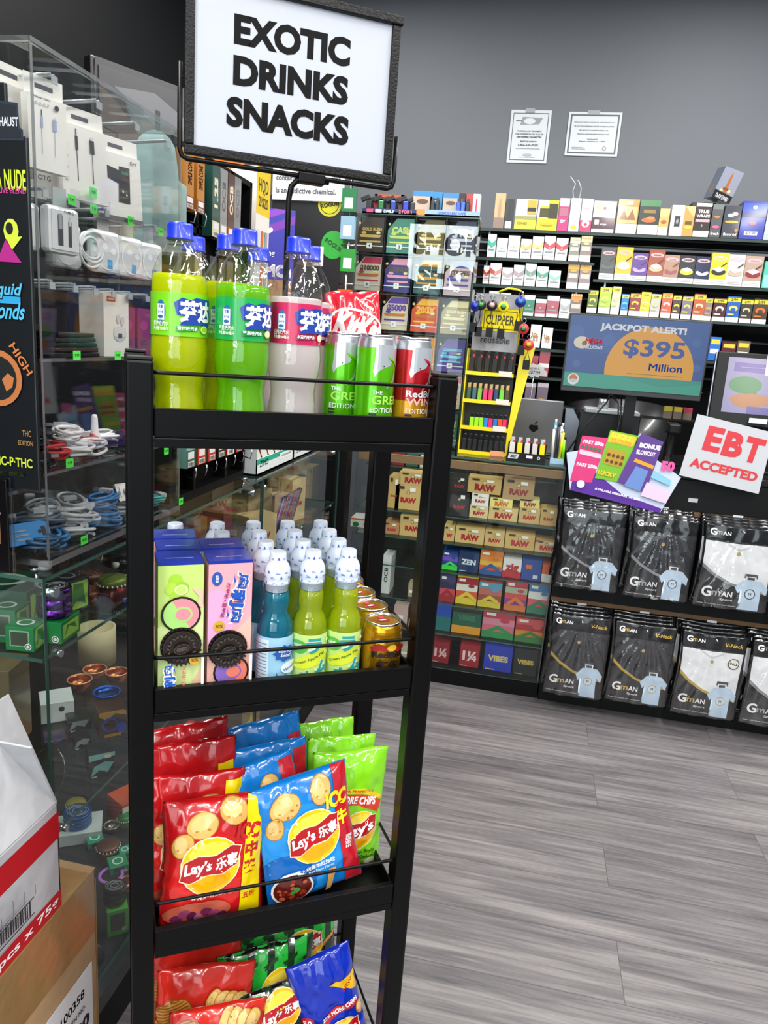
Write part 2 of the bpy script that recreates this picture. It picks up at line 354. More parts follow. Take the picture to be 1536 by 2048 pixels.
notice('wall_notice', 'landscape framed notice taped on grey wall, small round seal in its corner', (.035, 2.315, .29, 2.515),
  [('r', .04, .04, .96, .745, d), ('r', .07, .07, .93, .715, '#ccd1d6')] +
  [('t', s, .5, z, w_, '#3a3e44', {'h': .022, 'bold': .03}) for s, z, w_ in (('THE SALE OF TOBACCO PRODUCTS, NICOTINE PRODUCTS,', .6, .78), ('OR NICOTINE DISPENSING DEVICES TO PERSONS UNDER', .53, .76), ('THE AGE OF 21 IS AGAINST FLORIDA LAW.', .46, .56), ('PROOF OF AGE IS REQUIRED FOR PURCHASE.', .39, .6), ('Florida Statutes 569, 877', .3, .2), ('Report violations: 1-800', .26, .5))] +
  [('e', .74, .14, .04, .04, '#7b8086'), ('e', .74, .14, .028, .028, '#c5cacf'), ('r', .12, .12, .38, .13, '#9a9ea4'), ('r', .12, .15, .34, .158, '#9a9ea4')])
tag(obj('wall_plug', B().box(.895, YB-.01, 2.86, .925, YB, 2.885, M('#e9e9e6', .4), bev=.003)), 'tiny white square plate high on the grey wall', 'wall plate')
# security television at the left wall
p0 = at(180, 107, Z=2.13); p1 = at(420, 196, Z=2.13)
ang = math.atan2(p1.y-p0.y, p1.x-p0.x); Wt = .98; Ht = .56
t = empty('television', 'black wall television showing security camera pictures, left behind the sign', 'television', (p0.x, p0.y, 2.13), ang)
obj('casing', B().box(0, 0, -Ht, Wt, .04, 0, M('#0c0c0e', .25), bev=.004), t)
b = B(); b.box(.012, -.002, -Ht+.02, Wt-.012, 0, -.012, M('#050506', .1))
E_ = lambda c: M(c, .3, emit=.75)
pan = [('r', 0, 0, .97, .55, E_('#3a3c42'))]
for j in range(2):
    for i in range(2):
        x, z = .01+i*.48, .01+j*.27
        pan += [('r', x, z, x+.46, z+.25, E_(['#6b675f', '#5d5c5c', '#4b4c52', '#625f5a'][i+2*j])), ('p', [(x, z), (x+.3, z), (x+.46, z+.1), (x+.46, z+.16), (x+.1, z+.12), (x, z+.2)], E_('#8f7a6a')),
                ('p', [(x+.05, z+.2), (x+.2, z+.22), (x+.4, z+.14), (x+.2, z+.12)], E_('#9b9da3')), ('r', x+.2, z+.08, x+.22, z+.17, E_('#1b1b1f')), ('r', x+.3, z+.06, x+.31, z+.14, E_('#1b1b1f')), ('e', x+.12, z+.15, .04, .02, E_('#45464d'))]
stamp(b, pan, .98, lambda u, v, n: Vector((.015+u, -.002-n, -Ht+.020+v)), lay=.0004)
obj('screen', b, t, recalc=False)
obj('wall_bracket', B().cyl((Wt*.5, .04, -.25), (Wt*.5-.3, .3, -.25), .02, M('#151515', .4)), t)
# ---------------------------------------------------------------- the snack rack and its sign
RA = math.radians(31.01); RP = Vector((-.444, .783, 0))
RX = Vector((math.cos(RA), math.sin(RA), 0)); RY = Vector((-math.sin(RA), math.cos(RA), 0))
def RL(x, y, z): return RP + RX*x + RY*y + Vector((0, 0, z))
BM = M('#050506', .38, spec=.22); RW, RD = .395, .25
TR = [1.244, .880, .506, .135]
rack = empty('display_rack', 'tall black metal four-tier snack rack with guard rails, standing on the plank floor', 'display rack', RL(0, 0, 0), RA)
for x in (-.016, RW-.018):
    for y in (0, RD-.015):
        p = obj('post', B().box(x, y, .02, x+.031, y+.031, 1.300, BM, bev=.0035), rack)
        obj('end_cap', B().box(x+.001, y+.001, 1.300, x+.030, y+.030, 1.304, M('#060607', .5), bev=.001), p)
        obj('foot', B().lathe([(.012, 0), (.014, .004), (.014, .012), (.006, .014), (.006, .022)], M('#101010', .5), 16, Matrix.Translation((x+.0155, y+.0155, 0))), p)
for z in TR:
    b = B(); x0, x1, y0, y1 = .0155, RW-.0185, .001, RD+.012
    b.box(x0, y0+.002, z-.034, x1, y1-.002, z-.030, BM)
    for q in ((x0, y0, x1, y0+.0025), (x0, y1-.0025, x1, y1), (x0, y0, x0+.0025, y1), (x1-.0025, y0, x1, y1)): b.box(q[0], q[1], z-.033, q[2], q[3], z, BM, bev=.0008)
    b.box(x0, y0, z-.0015, x1, y0+.010, z+.0005, BM, bev=.0006)
    for yy in (y0+.002, y1-.014): b.box(x0, yy, z-.047, x1, yy+.012, z-.035, BM, bev=.001)
    obj('tray', b, rack)
    b = B(); zz = z+.042; a, c, e, f = .012, RW-.012, .007, RD+.008
    b.tube([(a, e+.01, zz), (a+.004, e+.003, zz), (a+.012, e, zz), (c-.012, e, zz), (c-.004, e+.003, zz), (c, e+.01, zz), (c, f, zz), (a, f, zz)], .0026, BM, 8, True)
    obj('guard_rail', b, rack)
s = empty('sign_holder', 'framed white cardboard sign reading EXOTIC DRINKS SNACKS on a black stem', 'sign', RL(.218, .22, TR[0]-.0296), RA)
zb = 1.577 - (TR[0]-.03); W, Hs = .309, .231; x0 = .066-.218; ca = []
b = B(); b.tube([(0, .028, 0), (0, .028, zb-.04), (.003, .028, zb-.022), (.012, .028, zb-.012), (.028, .028, zb-.009), (.06, .028, zb-.009)], .0042, BM, 12); obj('stem', b, s)
obj('base_plate', B().box(-.010, .006, 0, .045, .037, .004, BM, bev=.001), s)
obj('clamp', B().box(.012, .018, zb-.016, .052, .036, zb-.001, BM, bev=.002), s)
b = B(); fm = M('#08090a', .4, bump=.3, bs=300, spec=.3); h = .013
b.box(x0, .02, zb, x0+W, .032, zb+h, fm, bev=.002); b.box(x0-.003, .018, zb+Hs-h, x0+W+.003, .034, zb+Hs, fm, bev=.002)
for xx in (x0, x0+W-h): b.box(xx, .02, zb+h, xx+h, .032, zb+Hs-h, fm, bev=.002)
obj('sign_frame', b, s)
b = B(); e = .006
b.tube([(x0-e, .026, zb+Hs*.5), (x0-e, .026, zb+.006), (x0-e+.003, .026, zb-.003), (x0+.004, .026, zb-.006), (x0+W-.004, .026, zb-.006), (x0+W+e-.003, .026, zb-.003), (x0+W+e, .026, zb+.006), (x0+W+e, .026, zb+Hs*.3)], .0035, BM, 8)
obj('cradle', b, s)
b = B(); b.box(x0+h-.002, .025, zb+h-.002, x0+W-h+.002, .027, zb+Hs-h+.002, M('#b9bec9', .5))
K = M('#08080a', .6, spec=.15)
stamp(b, [('t', 'EXOTIC', .485, .548, .545, K, {'bold': .05, 'h': .125}), ('t', 'DRINKS', .485, .382, .545, K, {'bold': .05, 'h': .125}), ('t', 'SNACKS', .478, .208, .585, K, {'bold': .05, 'h': .128})], W, front_fn(x0, .025, zb))
obj('sign_card', b, s, recalc=False)
# ---- tier one: soda bottles, slim cans, wafer bag
T1, T2, T3, T4 = [z-.0294 for z in TR]
def wrapfn(r, th0):     # wrap a flat print round a cylinder; u runs from th0 to the right
    def wrap(u, v, n): a = th0 + u/r; return Vector(((r+n)*math.cos(a), (r+n)*math.sin(a), v))
    return wrap
LIQ = {'yellow': liquid('yellow_soda', '#e2ee00', .16), 'green': liquid('green_soda', '#8ce010', .2), 'pink': liquid('clear_pink_soda', '#fdf3f2', .28)}
def fanta_label(bg, accent, sub):
    return [('e', .20, .135, .055, .09, '#2c6ea8'), ('r', .158, .075, .242, .195, '#eef3f2'), ('t', '热量', .2, .175, .05, '#2c6ea8'), ('t', '291千焦', .2, .135, .066, '#2c6ea8'), ('e', .2, .1, .032, .012, '#2c6ea8'),
      ('t', {'g': '青柠味汽水', 'a': '苹果味汽水', 'p': '白桃味汽水'}[sub], .2, .05, .18, '#e8f2d8', {'h': .042}), ('t', '净含量:500毫升', .2, .012, .18, '#e8f2d8', {'h': .03}),
      ('p', [(.34, .21), (.42, .25), (.5, .235), (.56, .255), (.80, .245), (.80, .08), (.74, .03), (.62, .055), (.40, .045), (.44, .12), (.37, .12)], '#1d3f9c'),
      ('t', '芬达', .58, .150, .38, '#ffffff', {'h': .165, 'bold': .05, 'skew': .05}),
      ('p', [(.36, -.005), (.58, .01), (.6, .048), (.36, .035)], accent), ('t', {'g': '青柠味汽水', 'a': '苹果味汽水', 'p': '水蜜桃味汽水'}[sub], .475, .022, .2, '#ffffff', {'h': .03}),
      ('e', .66, .02, .05, .03, {'g': '#e4f08a', 'a': '#cfe86a', 'p': '#ffd9a0'}[sub]), ('e', .66, .022, .036, .02, {'g': '#9ad11e', 'a': '#f2f7c8', 'p': '#fff0c8'}[sub])]
def soda_bottle(kind, label):
    t = empty('soda_bottle', label, 'bottle')
    cap = M('#1733c8', .35, 0, .3)
    prof = [(.018, .002), (.028, 0), (.0325, .006), (.0325, .022), (.0305, .04), (.0288, .052), (.0305, .066), (.0338, .080), (.0350, .095), (.0340, .111), (.0333, .114), (.0333, .165), (.0336, .169), (.0328, .180), (.0300, .193), (.0250, .205), (.0190, .215), (.0150, .221), (.0138, .226)]
    lev = {'yellow': .186, 'green': .180, 'pink': .172}[kind]
    lp = []
    for i, (r, z) in enumerate(prof):
        if z > lev:
            r0, z0 = prof[i-1]; f = (lev-z0)/(z-z0); lp.append((r0+(r-r0)*f-.001, lev)); break
        lp.append((r-.001, max(z, .0015)))
    body = obj('bottle_body', B().lathe(prof, PLAST, 60, cap=False), t)
    dk = obj('drink', B().lathe(lp, LIQ[kind], 60), t)
    for o in (body, dk):                      # five-footed base and gentle swirl ridges under the shoulder
        for v in o.data.vertices:
            a = math.atan2(v.co.y, v.co.x); z = v.co.z; k = 1
            if z < .05: k -= .07*(1-z/.05)*max(0, math.cos(5*a))**2
            if .18 < z < .21: k += .012*math.cos(8*a)
            v.co.x *= k; v.co.y *= k
    b = B(); c = []
    b.lathe([(.0155, .226), (.0162, .2262), (.0162, .2275), (.0152, .229), (.0152, .242), (.0145, .245)], cap, 48); obj('cap', b, t)
    obj('neck_ring', B().lathe([(.0142, .2205), (.0170, .2215), (.0170, .2230), (.0142, .224)], PLAST, 32), t)
    bg, ac, sub = {'yellow': ('#7bd11f', '#2a9a2a', 'g'), 'green': ('#16a34a', '#0c7a34', 'a'), 'pink': ('#c41f58', '#8a1742', 'p')}[kind]
    b = B(); r = .0338; b.lathe([(r, .1145), (r, .1645)], gloss(bg), 64, cap=False)
    a0 = math.radians(-90) - .50*.085/r*1.0
    pr = fanta_label(bg, ac, sub)
    stamp(b, shift(pr, 0, .04), .118, lambda u, v, n: wrapfn(r, math.radians(-181))(u, .1145+v*1.3, n), cut=.005, mk=gloss)
    obj('label', b, t, recalc=False)
    return t
Y_ = soda_bottle('yellow', 'front yellow citrus soda bottle with lime green label at left of top tier')
G_ = soda_bottle('green', 'front bright green apple soda bottle with green label, middle of top tier')
P_ = soda_bottle('pink', 'front clear peach soda bottle with crimson label and blue cap')
def place(o, x, y, z, yaw=0): o.location = RL(x, y, z); o.rotation_euler = (0, 0, RA+yaw)
grp = 'plastic soda bottles on the top tier'
for o in (Y_, G_, P_): o['group'] = grp
yw = math.radians(8)
place(Y_, .047, .050, T1, yw); place(G_, .122, .038, T1, yw); place(P_, .1925, .055, T1, yw)
for src, x, y, lab in ((Y_, .074, .172, 'yellow soda bottle standing behind the front yellow one, only its shoulder and blue cap showing'), (Y_, .113, .112, 'yellow green soda bottle behind and left of the front green bottle'),
                       (P_, .170, .216, 'clear soda bottle behind, between the front green and the front crimson-label bottle'), (P_, .224, .126, 'clear peach soda bottle with crimson label behind right of the front one')):
    o = dup(src, label=lab, group=grp); place(o, x, y, T1, yw + (.1 if y < .12 else .35))
def slim_can(label, base, base2, words, name2):
    t = empty('slim_energy_can', label, 'can', group='slim energy drink cans on the top tier')
    r = .0265; sil = M('#c9ccd2', .25, .9); m1, m2 = M(base, .25, .5, .4), M(base2, .25, .5, .4)
    obj('body', B().lathe([(.020, 0), (.0225, .001), (.0262, .008), (r, .012), (r, .050), (r, .1175), (.0262, .120), (.0238, .129), (.0236, .1315)], m1, 48, ms=[sil, sil, sil, m2, m1, sil, sil, sil]), t)
    obj('rim', B().lathe([(.0232, .1305), (.0240, .1315), (.0240, .1335), (.0230, .1345), (.0215, .1335), (.0212, .130)], M('#d9dade', .2, 1), 48), t)
    obj('pull_tab', B().box(-.009, -.016, .1315, .009, .008, .1325, M('#cfd0d4', .25, 1), bev=.0004), t)
    b = B(); S = M('#cdd3da', .3, .6, .4); fn = lambda u, v, n: wrapfn(r, math.radians(-168))(u, v, n)
    bull = [('p', [(.30, 1.46), (1.02, 1.46), (1.0, 1.33), (.86, 1.26), (.82, 1.20), (.86, 1.12), (.80, 1.10), (.70, 1.17), (.62, 1.23), (.54, 1.25), (.60, 1.20), (.56, 1.14), (.44, 1.10), (.36, 1.05), (.30, .96), (.27, 1.05), (.29, 1.2)], S),
            ('p', [(.80, 1.10), (.94, 1.10), (.98, 1.17), (.94, 1.22), (.96, 1.15), (.88, 1.14), (.84, 1.2)], S), ('p', [(.68, 1.1), (.70, 1.1), (.66, .9), (.52, .78), (.5, .79), (.63, .92)], S), ('p', [(.54, 1.25), (.64, 1.21), (.7, 1.17), (.66, 1.24), (.5, 1.3)], base),
            ('e', .44, 1.13, .012, .01, '#333333')]
    Wh = '#f2f4f2'
    pr = bull + words(Wh)
    stamp(b, pr, .083, fn, cut=.004, mk=lambda c: M(c, .3, 0, .4))
    obj('printed_artwork', b, t, recalc=False)
    return t
def w_green(Wh): return [('t', 'THE', .36, .72, .16, Wh), ('t', 'GREEN', .62, .60, .68, '#a8e85a', {'h': .14}), ('t', 'EDITION', .47, .44, .42, Wh, {'bold': 0}), ('t', 'Bull', .30, .22, .34, '#1c2a10', {'rot': 90, 'h': .11}), ('t', 'マスカットフレーバー', .72, .13, .34, Wh, {'h': .04}), ('r', .5, .08, .95, .09, Wh), ('e', .5, .085, .025, .025, Wh)]
def w_red(Wh): return [('t', 'RedBull', .52, .72, .56, Wh, {'h': .11}), ('t', 'WINTER', .68, .59, .86, '#f0b6a8', {'h': .12}), ('t', 'EDITION', .47, .44, .42, Wh, {'bold': 0}), ('t', 'Bull', .30, .22, .34, '#3a1c10', {'rot': 90, 'h': .11}), ('t', 'アップル', .80, .12, .28, '#5a2a10', {'h': .04}), ('e', .58, .09, .022, .022, '#c2261c'), ('r', .58, .086, .95, .094, '#5a2a10')]
c1 = slim_can('slim green energy drink can with silver bull head, just left of the red one', '#5cc400', '#5cc400', w_green, '')
place(c1, .302, .042, T1, math.radians(4))
c2 = dup(c1, label='slim green energy drink can at the left end, partly behind its neighbour'); place(c2, .268, .085, T1, math.radians(-18))
c3 = slim_can('slim red and amber winter edition energy drink can at the right end of top tier', '#b3121c', '#d79a1c', w_red, ''); place(c3, .356, .046, T1, math.radians(2))
# ---- pillow bags of chips and wafers
def bag(name, label, cat, group, W, Hb, T, base, prims, loc, yaw=0, tilt=0, roll=0, seed=0, fold=1.0, back=None, world=False):
    nx, nz = 30, 40; S = seed*7.3; amp = .0035*fold
    def surf(i, j):
        u, v = i/nx, j/nz; e = 1-abs(2*v-1)**5; s_ = max(0, 1-abs(2*u-1)**2.6)**.62
        y = T/2*s_*max(0, e)**.8
        pin = .05*W*(1-abs(2*v-1)**1.2)*(2*u-1)
        q = Vector((u*3+S, v*4, S)); c = (noise.noise(q*1.7)+.6*noise.noise(q*4.1))*amp*(min(1, 4*min(v, 1-v)+.12)+.1)
        fan = 0
        if v > .72: k = (v-.72)/.28; fan = math.sin(u*26+S*2+3*noise.noise(q*2))*.0032*fold*k*(1.25-k)*1.7
        if v < .2: k = (.2-v)/.2; fan = math.sin(u*22+S)*.0028*fold*k*(1.2-k)*1.6
        sl = .002*math.sin(j*2.6) if (j < 2 or j > nz-2) else 0
        wob = .012*W*noise.noise(Vector((S, v*3, 1)))
        droop = .004*noise.noise(Vector((u*2+S, 2, 3)))*v
        return (u-.5)*W - pin*.6 + wob, y + c + fan*.6 + sl*.3, v*Hb + droop
    G = [[surf(i, j) for j in range(nz+1)] for i in range(nx+1)]
    b = B(); mb = filmm(base); bk = filmm(back or '#b9bcc0')
    F = [[b.bm.verts.new((g[0], -max(g[1], .0006), g[2])) for g in row] for row in G]
    K2 = [[(F[i][j] if (i in (0, nx)) or (j in (0, nz)) else b.bm.verts.new((G[i][j][0], max(G[i][j][1]*.9, .0003), G[i][j][2]))) for j in range(nz+1)] for i in range(nx+1)]
    for i in range(nx):
        for j in range(nz):
            b.face([F[i][j], F[i+1][j], F[i+1][j+1], F[i][j+1]], mb, True); b.face([K2[i][j], K2[i][j+1], K2[i+1][j+1], K2[i+1][j]], bk, True)
    cw, ch = W/nx, Hb/nz
    def fn(u, v, n):
        x = min(max(u/cw, 0), nx-1e-6); z = min(max(v/ch, 0), nz-1e-6); i, j = int(x), int(z); fx, fz = x-i, z-j
        p = [G[i][j], G[i+1][j], G[i][j+1], G[i+1][j+1]]
        q = [p[0][k]*(1-fx)*(1-fz)+p[1][k]*fx*(1-fz)+p[2][k]*(1-fx)*fz+p[3][k]*fx*fz for k in range(3)]
        return Vector((q[0], -max(q[1], .0006)-n, q[2]))
    stamp(b, prims, W, fn, cut=cw, lay=.00012, base=.0005, mk=filmm, clip=(.004, .004, .996, Hb/W-.004))
    for f in b.bm.faces: f.smooth = True
    o = obj(name, b, recalc=False); tag(o, label, cat, group)
    o.location = loc if world else RL(*loc) + Vector((0, 0, abs(math.sin(roll))*W*.46))
    o.rotation_euler = (Matrix.Rotation((0 if world else RA)+yaw, 3, 'Z') @ Matrix.Rotation(-tilt, 3, 'X') @ Matrix.Rotation(roll, 3, 'Y')).to_euler()
    return o
def chip(cx, cy, r, a=0, c='#e2b566'): return [('e', cx, cy, r*1.06, r*.84, '#a8702c', a), ('e', cx, cy, r, r*.78, c, a), ('e', cx-r*.15, cy+r*.12, r*.68, r*.48, '#edc981', a+15), ('e', cx+r*.4, cy-r*.25, r*.12, r*.08, '#b9802f'), ('e', cx-r*.4, cy-r*.3, r*.1, r*.07, '#c08a38')]
def crinkle(cx, cy, r, a=0):
    o = [('e', cx, cy, r, r*.8, '#8a4f18', a), ('e', cx, cy, r*.95, r*.75, '#c98a3a', a)]
    ca, sa = math.cos(math.radians(a)), math.sin(math.radians(a))
    for k in range(-4, 5):
        y = k*r*.16; h = math.sqrt(max(0, 1-(y/(r*.75))**2))*r*.9
        o.append(('p', [(cx+x*ca-z*sa, cy+x*sa+z*ca) for x, z in ((-h, y-r*.03), (h, y-r*.03), (h, y+r*.035), (-h, y+r*.035))], '#8d5520'))
    return o
def lays(cx, cy, s, cn=True, rot=8):
    a = math.radians(rot); ca, sa = math.cos(a), math.sin(a); R = lambda pts: [(cx+(x*ca-y*sa)*s, cy+(x*sa+y*ca)*s) for x, y in pts]
    return [('e', cx, cy, .53*s, .50*s, '#f7e9c8', rot), ('e', cx, cy, .51*s, .48*s, '#f6c500', rot), ('e', cx-.03*s, cy+.24*s, .36*s, .17*s, '#fbe04a', rot), ('e', cx+.03*s, cy-.26*s, .34*s, .15*s, '#f3a600', rot),
            ('p', R([(-.56, -.16), (-.40, -.24), (-.1, -.16), (.2, -.2), (.47, -.10), (.58, .20), (.40, .27), (.1, .19), (-.2, .24), (-.47, .15)]), '#f4ddb8'),
            ('p', R([(-.54, -.15), (-.38, -.22), (-.1, -.14), (.2, -.18), (.46, -.09), (.56, .19), (.40, .25), (.1, .17), (-.2, .22), (-.46, .14)]), '#b3131b'),
            ('t', "Lay's", cx-(.22*ca if cn else 0)*s, cy-(.22*sa if cn else 0)*s, (.48 if cn else .86)*s, '#ffffff', {'rot': rot, 'bold': .04, 'skew': .2, 'h': (.26 if cn else .34)*s})] + ([('t', '乐事', cx+.28*ca*s, cy+.28*sa*s+.01*s, .40*s, '#ffffff', {'rot': rot, 'bold': .03, 'skew': .1, 'h': .22*s})] if cn else [])
def bowl(cx, cy, s, c='#8c2a1e'):
    o = [('e', cx, cy, .5*s, .42*s, '#e9e4dc'), ('e', cx, cy, .45*s, .37*s, '#5c1711')]
    r2 = random.Random(3)
    for k in range(26): a, q = r2.random()*6.28, r2.random()**.5; o.append(('e', cx+math.cos(a)*q*.38*s, cy+math.sin(a)*q*.31*s, .055*s, .045*s, r2.choice(['#a83a26', '#7d2418', c, '#b95a3a'])))
    return o + [('e', cx, cy-.02*s, .1*s, .05*s, '#2f7d2a', 30), ('e', cx+.08*s, cy+.03*s, .09*s, .05*s, '#3f9434', -30)]
A = 1.32
def red_bag():
    return [('e', .42, .42, .50, .50, '#c8191d'), ('e', .42, .44, .36, .36, '#d6221f')] + chip(.36, 1.00, .15, 10) + chip(.17, .83, .12, 60, '#ddae5c') + chip(.66, 1.1, .14, -20, '#d9a455') + \
      [('p', [(.74, .0), (.95, .0), (.97, A), (.80, A)], '#f3d400'), ('t', 'ICC', .81, .90, .24, '#c11a1e', {'bold': .06, 'rot': -6, 'h': .16}), ('t', '中', .85, .72, .14, '#c11a1e', {'bold': .05}), ('t', '奖', .84, .55, .14, '#c11a1e', {'bold': .05}), ('t', '五折', .84, .26, .13, '#c11a1e')] + \
      lays(.44, .62, .56) + [('t', '得克萨斯烧烤味', .47, .33, .40, '#f6e6d8', {'h': .045, 'rot': 2})] + \
      [('e', .34, .16, .32, .12, '#b5553e', 4)] + [('e', .15+.07*k, .10+.03*((k*5) % 3), .06, .045, ['#6d2346', '#8d3a62', '#5a1c3c', '#a55a80'][k % 4], k*40) for k in range(7)]
def blue_bag():
    return [('e', .45, .55, .46, .46, '#1e8fe0'), ('e', .2, .25, .3, .3, '#0b62b4')] + chip(.30, 1.02, .155, 15) + chip(.17, .84, .11, 70, '#d9a957') + chip(.68, 1.08, .135, 80) + \
      [('p', [(.79, .0), (.985, .0), (.985, A), (.83, A)], '#c11a2a'), ('t', 'ICC', .84, .94, .25, '#f6dc1a', {'bold': .06, 'rot': -4, 'h': .16}), ('t', '牛', .87, .74, .15, '#f6dc1a', {'bold': .05}), ('t', '五折超值', .90, .46, .14, '#ffffff', {'rot': 75, 'h': .08})] + \
      lays(.54, .66, .54) + [('t', '意大利香浓红烩味', .50, .36, .42, '#e8f2fa', {'h': .045, 'rot': 2}), ('t', 'Italian Red Meat Flavor', .50, .315, .38, '#d6e8f6', {'h': .022, 'rot': 2})] + bowl(.24, .20, .42) + [('p', [(.62, .3), (.70, .3), (.62, .05), (.56, .05)], '#d9a45a')]
def lime_bag():
    return [('e', .45, .5, .5, .55, '#7cc81c'), ('p', [(.0, 1.0), (.3, 1.08), (.65, 1.04), (.95, .9), (.93, .86), (.62, .99), (.3, 1.02), (0, .94)], '#f4c81c'), ('p', [(.0, .92), (.3, 1.01), (.62, .98), (.95, .84), (.90, .70), (.6, .84), (.3, .87), (0, .78)], '#d3381c'),
      ('t', '1 FLAVOR, PERFECTLY', .5, 1.025, .6, '#8a1a10', {'rot': -8, 'h': .03}), ('t', '20% MORE CHIPS', .48, .905, .74, '#ffffff', {'rot': -8, 'h': .095, 'arc': .02, 'bold': .04}), ('e', .08, 1.02, .08, .08, '#c3281c'), ('t', '20', .08, 1.02, .1, '#fff')] + \
      lays(.62, .52, .5, False, 14) + [('t', 'American Style', .62, .24, .5, '#1f5a14', {'h': .055}), ('t', 'Cream & Onion', .6, .17, .5, '#1f5a14', {'h': .055}), ('e', .82, .1, .08, .05, '#eef2c8')]
CG = 'bags of potato chips on the third tier'
def chips(col, label, loc, W, Hb, **k):
    base, pr = {'red': ('#c0141a', red_bag), 'blue': ('#0f7bd0', blue_bag), 'lime': ('#86d71c', lime_bag)}[col]
    return bag('chip_bag', label, 'bag of chips', CG, W, Hb, k.pop('T', .045), base, pr(), loc, **k)
dg = math.radians
chips('red', 'front red bag of barbecue potato chips with yellow right edge, third tier', (.098, .036, T3), .155, .190, tilt=dg(9), yaw=dg(2), roll=dg(3), seed=1)
chips('blue', 'front blue bag of potato chips with red meat bowl, leaning right, third tier', (.262, .040, T3), .158, .198, tilt=dg(10), roll=dg(-9), yaw=dg(4), seed=2)
chips('lime', 'front lime green bag of onion chips at right end of third tier', (.318, .088, T3), .135, .200, tilt=dg(10), roll=dg(5), yaw=dg(4), seed=3)
for i, (c, lab, x, y, hh, ro, W_) in enumerate((('red', 'red chip bag directly behind the front red one', .075, .078, .212, 1, .15), ('red', 'red chip bag third from the front with round chip by its yellow edge', .083, .122, .236, -3, .15), ('red', 'rearmost red chip bag with yellow edge below the second tier', .085, .166, .240, -5, .15),
      ('blue', 'blue chip bag second from the front, leaning behind the large blue one', .208, .088, .200, -15, .145), ('blue', 'blue chip bag third from the front between red and lime bags', .205, .128, .212, -5, .15), ('blue', 'rearmost blue chip bag with red right corner', .222, .172, .225, -9, .145),
      ('lime', 'middle lime green chip bag behind the front lime one', .318, .132, .210, 2, .12), ('lime', 'rearmost lime green chip bag with red banner MORE CHIPS', .315, .176, .216, -3, .11))):
    chips(c, lab, (x, y, T3), W_, hh, tilt=dg(6), roll=dg(ro), seed=11+i, T=.030, fold=1.5)
# ---- tier four
def orange_bag(): return [('e', .4, .4, .5, .4, '#c22414')] + crinkle(.18, .92, .19, 20) + crinkle(.06, .70, .15, -20) + [p for k in range(4) for p in chip(.58+.09*k, 1.03-.015*k, .105, 70, ['#d9a95c', '#dfb567', '#d4a050', '#dab063'][k])] + [('p', [(.55, .0), (.6, 0), (.6, .02)], '#c22414')] + lays(.52, .52, .5)
def black_bag():
    o = [('p', [(0, .62), (0, A), (1, A), (1, .80), (.86, .74), (.78, .64), (.66, .70), (.5, .60), (.3, .68), (.16, .58)], '#22b33a')]
    for k in range(5): x = .02+.21*k; o.append(('p', [(x, .62), (x+.06, .60), (x+.17, A), (x+.09, A)], '#12301a')); o.append(('p', [(x+.02, .95), (x+.16, 1.02), (x+.16, 1.06), (x, .99)], '#15401e'))
    o.append(('p', [(1, .80), (.86, .74), (.78, .64), (.66, .70), (.5, .60), (.5, .575), (.66, .67), (.78, .61), (.88, .71), (1, .77)], '#d08a2a'))
    return o + lays(.62, .74, .42) + [('r', .72, .42, .86, .52, '#e08a1c'), ('t', '厚切薯片', .62, .26, .62, '#ffffff', {'rot': 35, 'bold': .06, 'h': .2})]
def navy_bag(): return [('p', [(.55, A), (1, A), (1, 1.02)], '#f2c01c'), ('t', 'NEW', .84, 1.2, .2, '#c3281c', {'rot': 30}), ('e', .1, .86, .10, .10, '#c81f2c'), ('t', '50', .1, .86, .12, '#fff')] + [('p', [(.28, .70), (.38, .88), (.6, .97), (.92, .92), (.95, .80), (.62, .85), (.45, .77), (.36, .66)], '#c81f2c'), ('t', '25% MORE CHIPS', .64, .86, .62, '#ffffff', {'rot': 8, 'arc': .035, 'h': .07, 'bold': .04})] + chip(.12, .62, .12, 0, '#d98d35') + chip(.97, .74, .11, 80, '#d98d35') + lays(.60, .45, .56, False, 12) + [('t', 'Magic Masala', .66, .12, .5, '#e8eefc', {'rot': 8, 'h': .06})]
CG2 = 'bags of potato chips on the lowest tier'
for i, (fn_, base, lab, x, y, hh, ro, W_, yw_) in enumerate((
      (orange_bag, '#d4281a', 'front orange red chip bag at the very bottom left of the rack', .105, .04, .178, 4, .155, 0), (orange_bag, '#c8281c', 'second red bag of ridged chips from the front, lowest tier', .082, .078, .215, 6, .16, 0), (orange_bag, '#c4261c', 'rearmost red bag of ridged chips, lowest tier', .083, .13, .250, 1, .165, 0),
      (black_bag, '#101210', 'front green striped black chip bag at bottom of the rack', .205, .066, .165, -2, .17, 4), (black_bag, '#101210', 'middle green striped black chip bag, lowest tier', .215, .115, .200, -2, .17, 2), (black_bag, '#101210', 'rearmost green striped black chip bag, lowest tier', .275, .168, .198, -6, .18, 2),
      (navy_bag, '#1230b4', 'royal blue chip bag with yellow corner at right of the lowest tier', .330, .062, .205, -13, .115, 0))):
    bag('chip_bag', lab, 'bag of chips', CG2, W_, hh, .04, base, fn_(), (x, y, T4), tilt=dg(8), roll=dg(ro), yaw=dg(yw_), seed=31+i, fold=1.2)
KK = [('e', .5, 1.62, .54, .32, '#f1efe9', -14), ('e', .5, 1.62, .50, .28, '#d3202c', -14), ('t', 'KitKat', .56, 1.62, .90, '#f4f2ee', {'rot': -14, 'h': .42, 'bold': .06, 'skew': .2}), ('e', .74, 1.98, .18, .10, '#f0b0b4', -35), ('e', .74, 1.98, .165, .085, '#c81c28', -35), ('t', 'Nestlé', .74, 1.98, .24, '#ffffff', {'rot': -35}), ('e', .35, .3, .3, .16, '#8c1420', 20), ('p', [(0, .2), (.4, .5), (.5, .42), (.1, .0), (0, 0)], '#f2c7c4')]
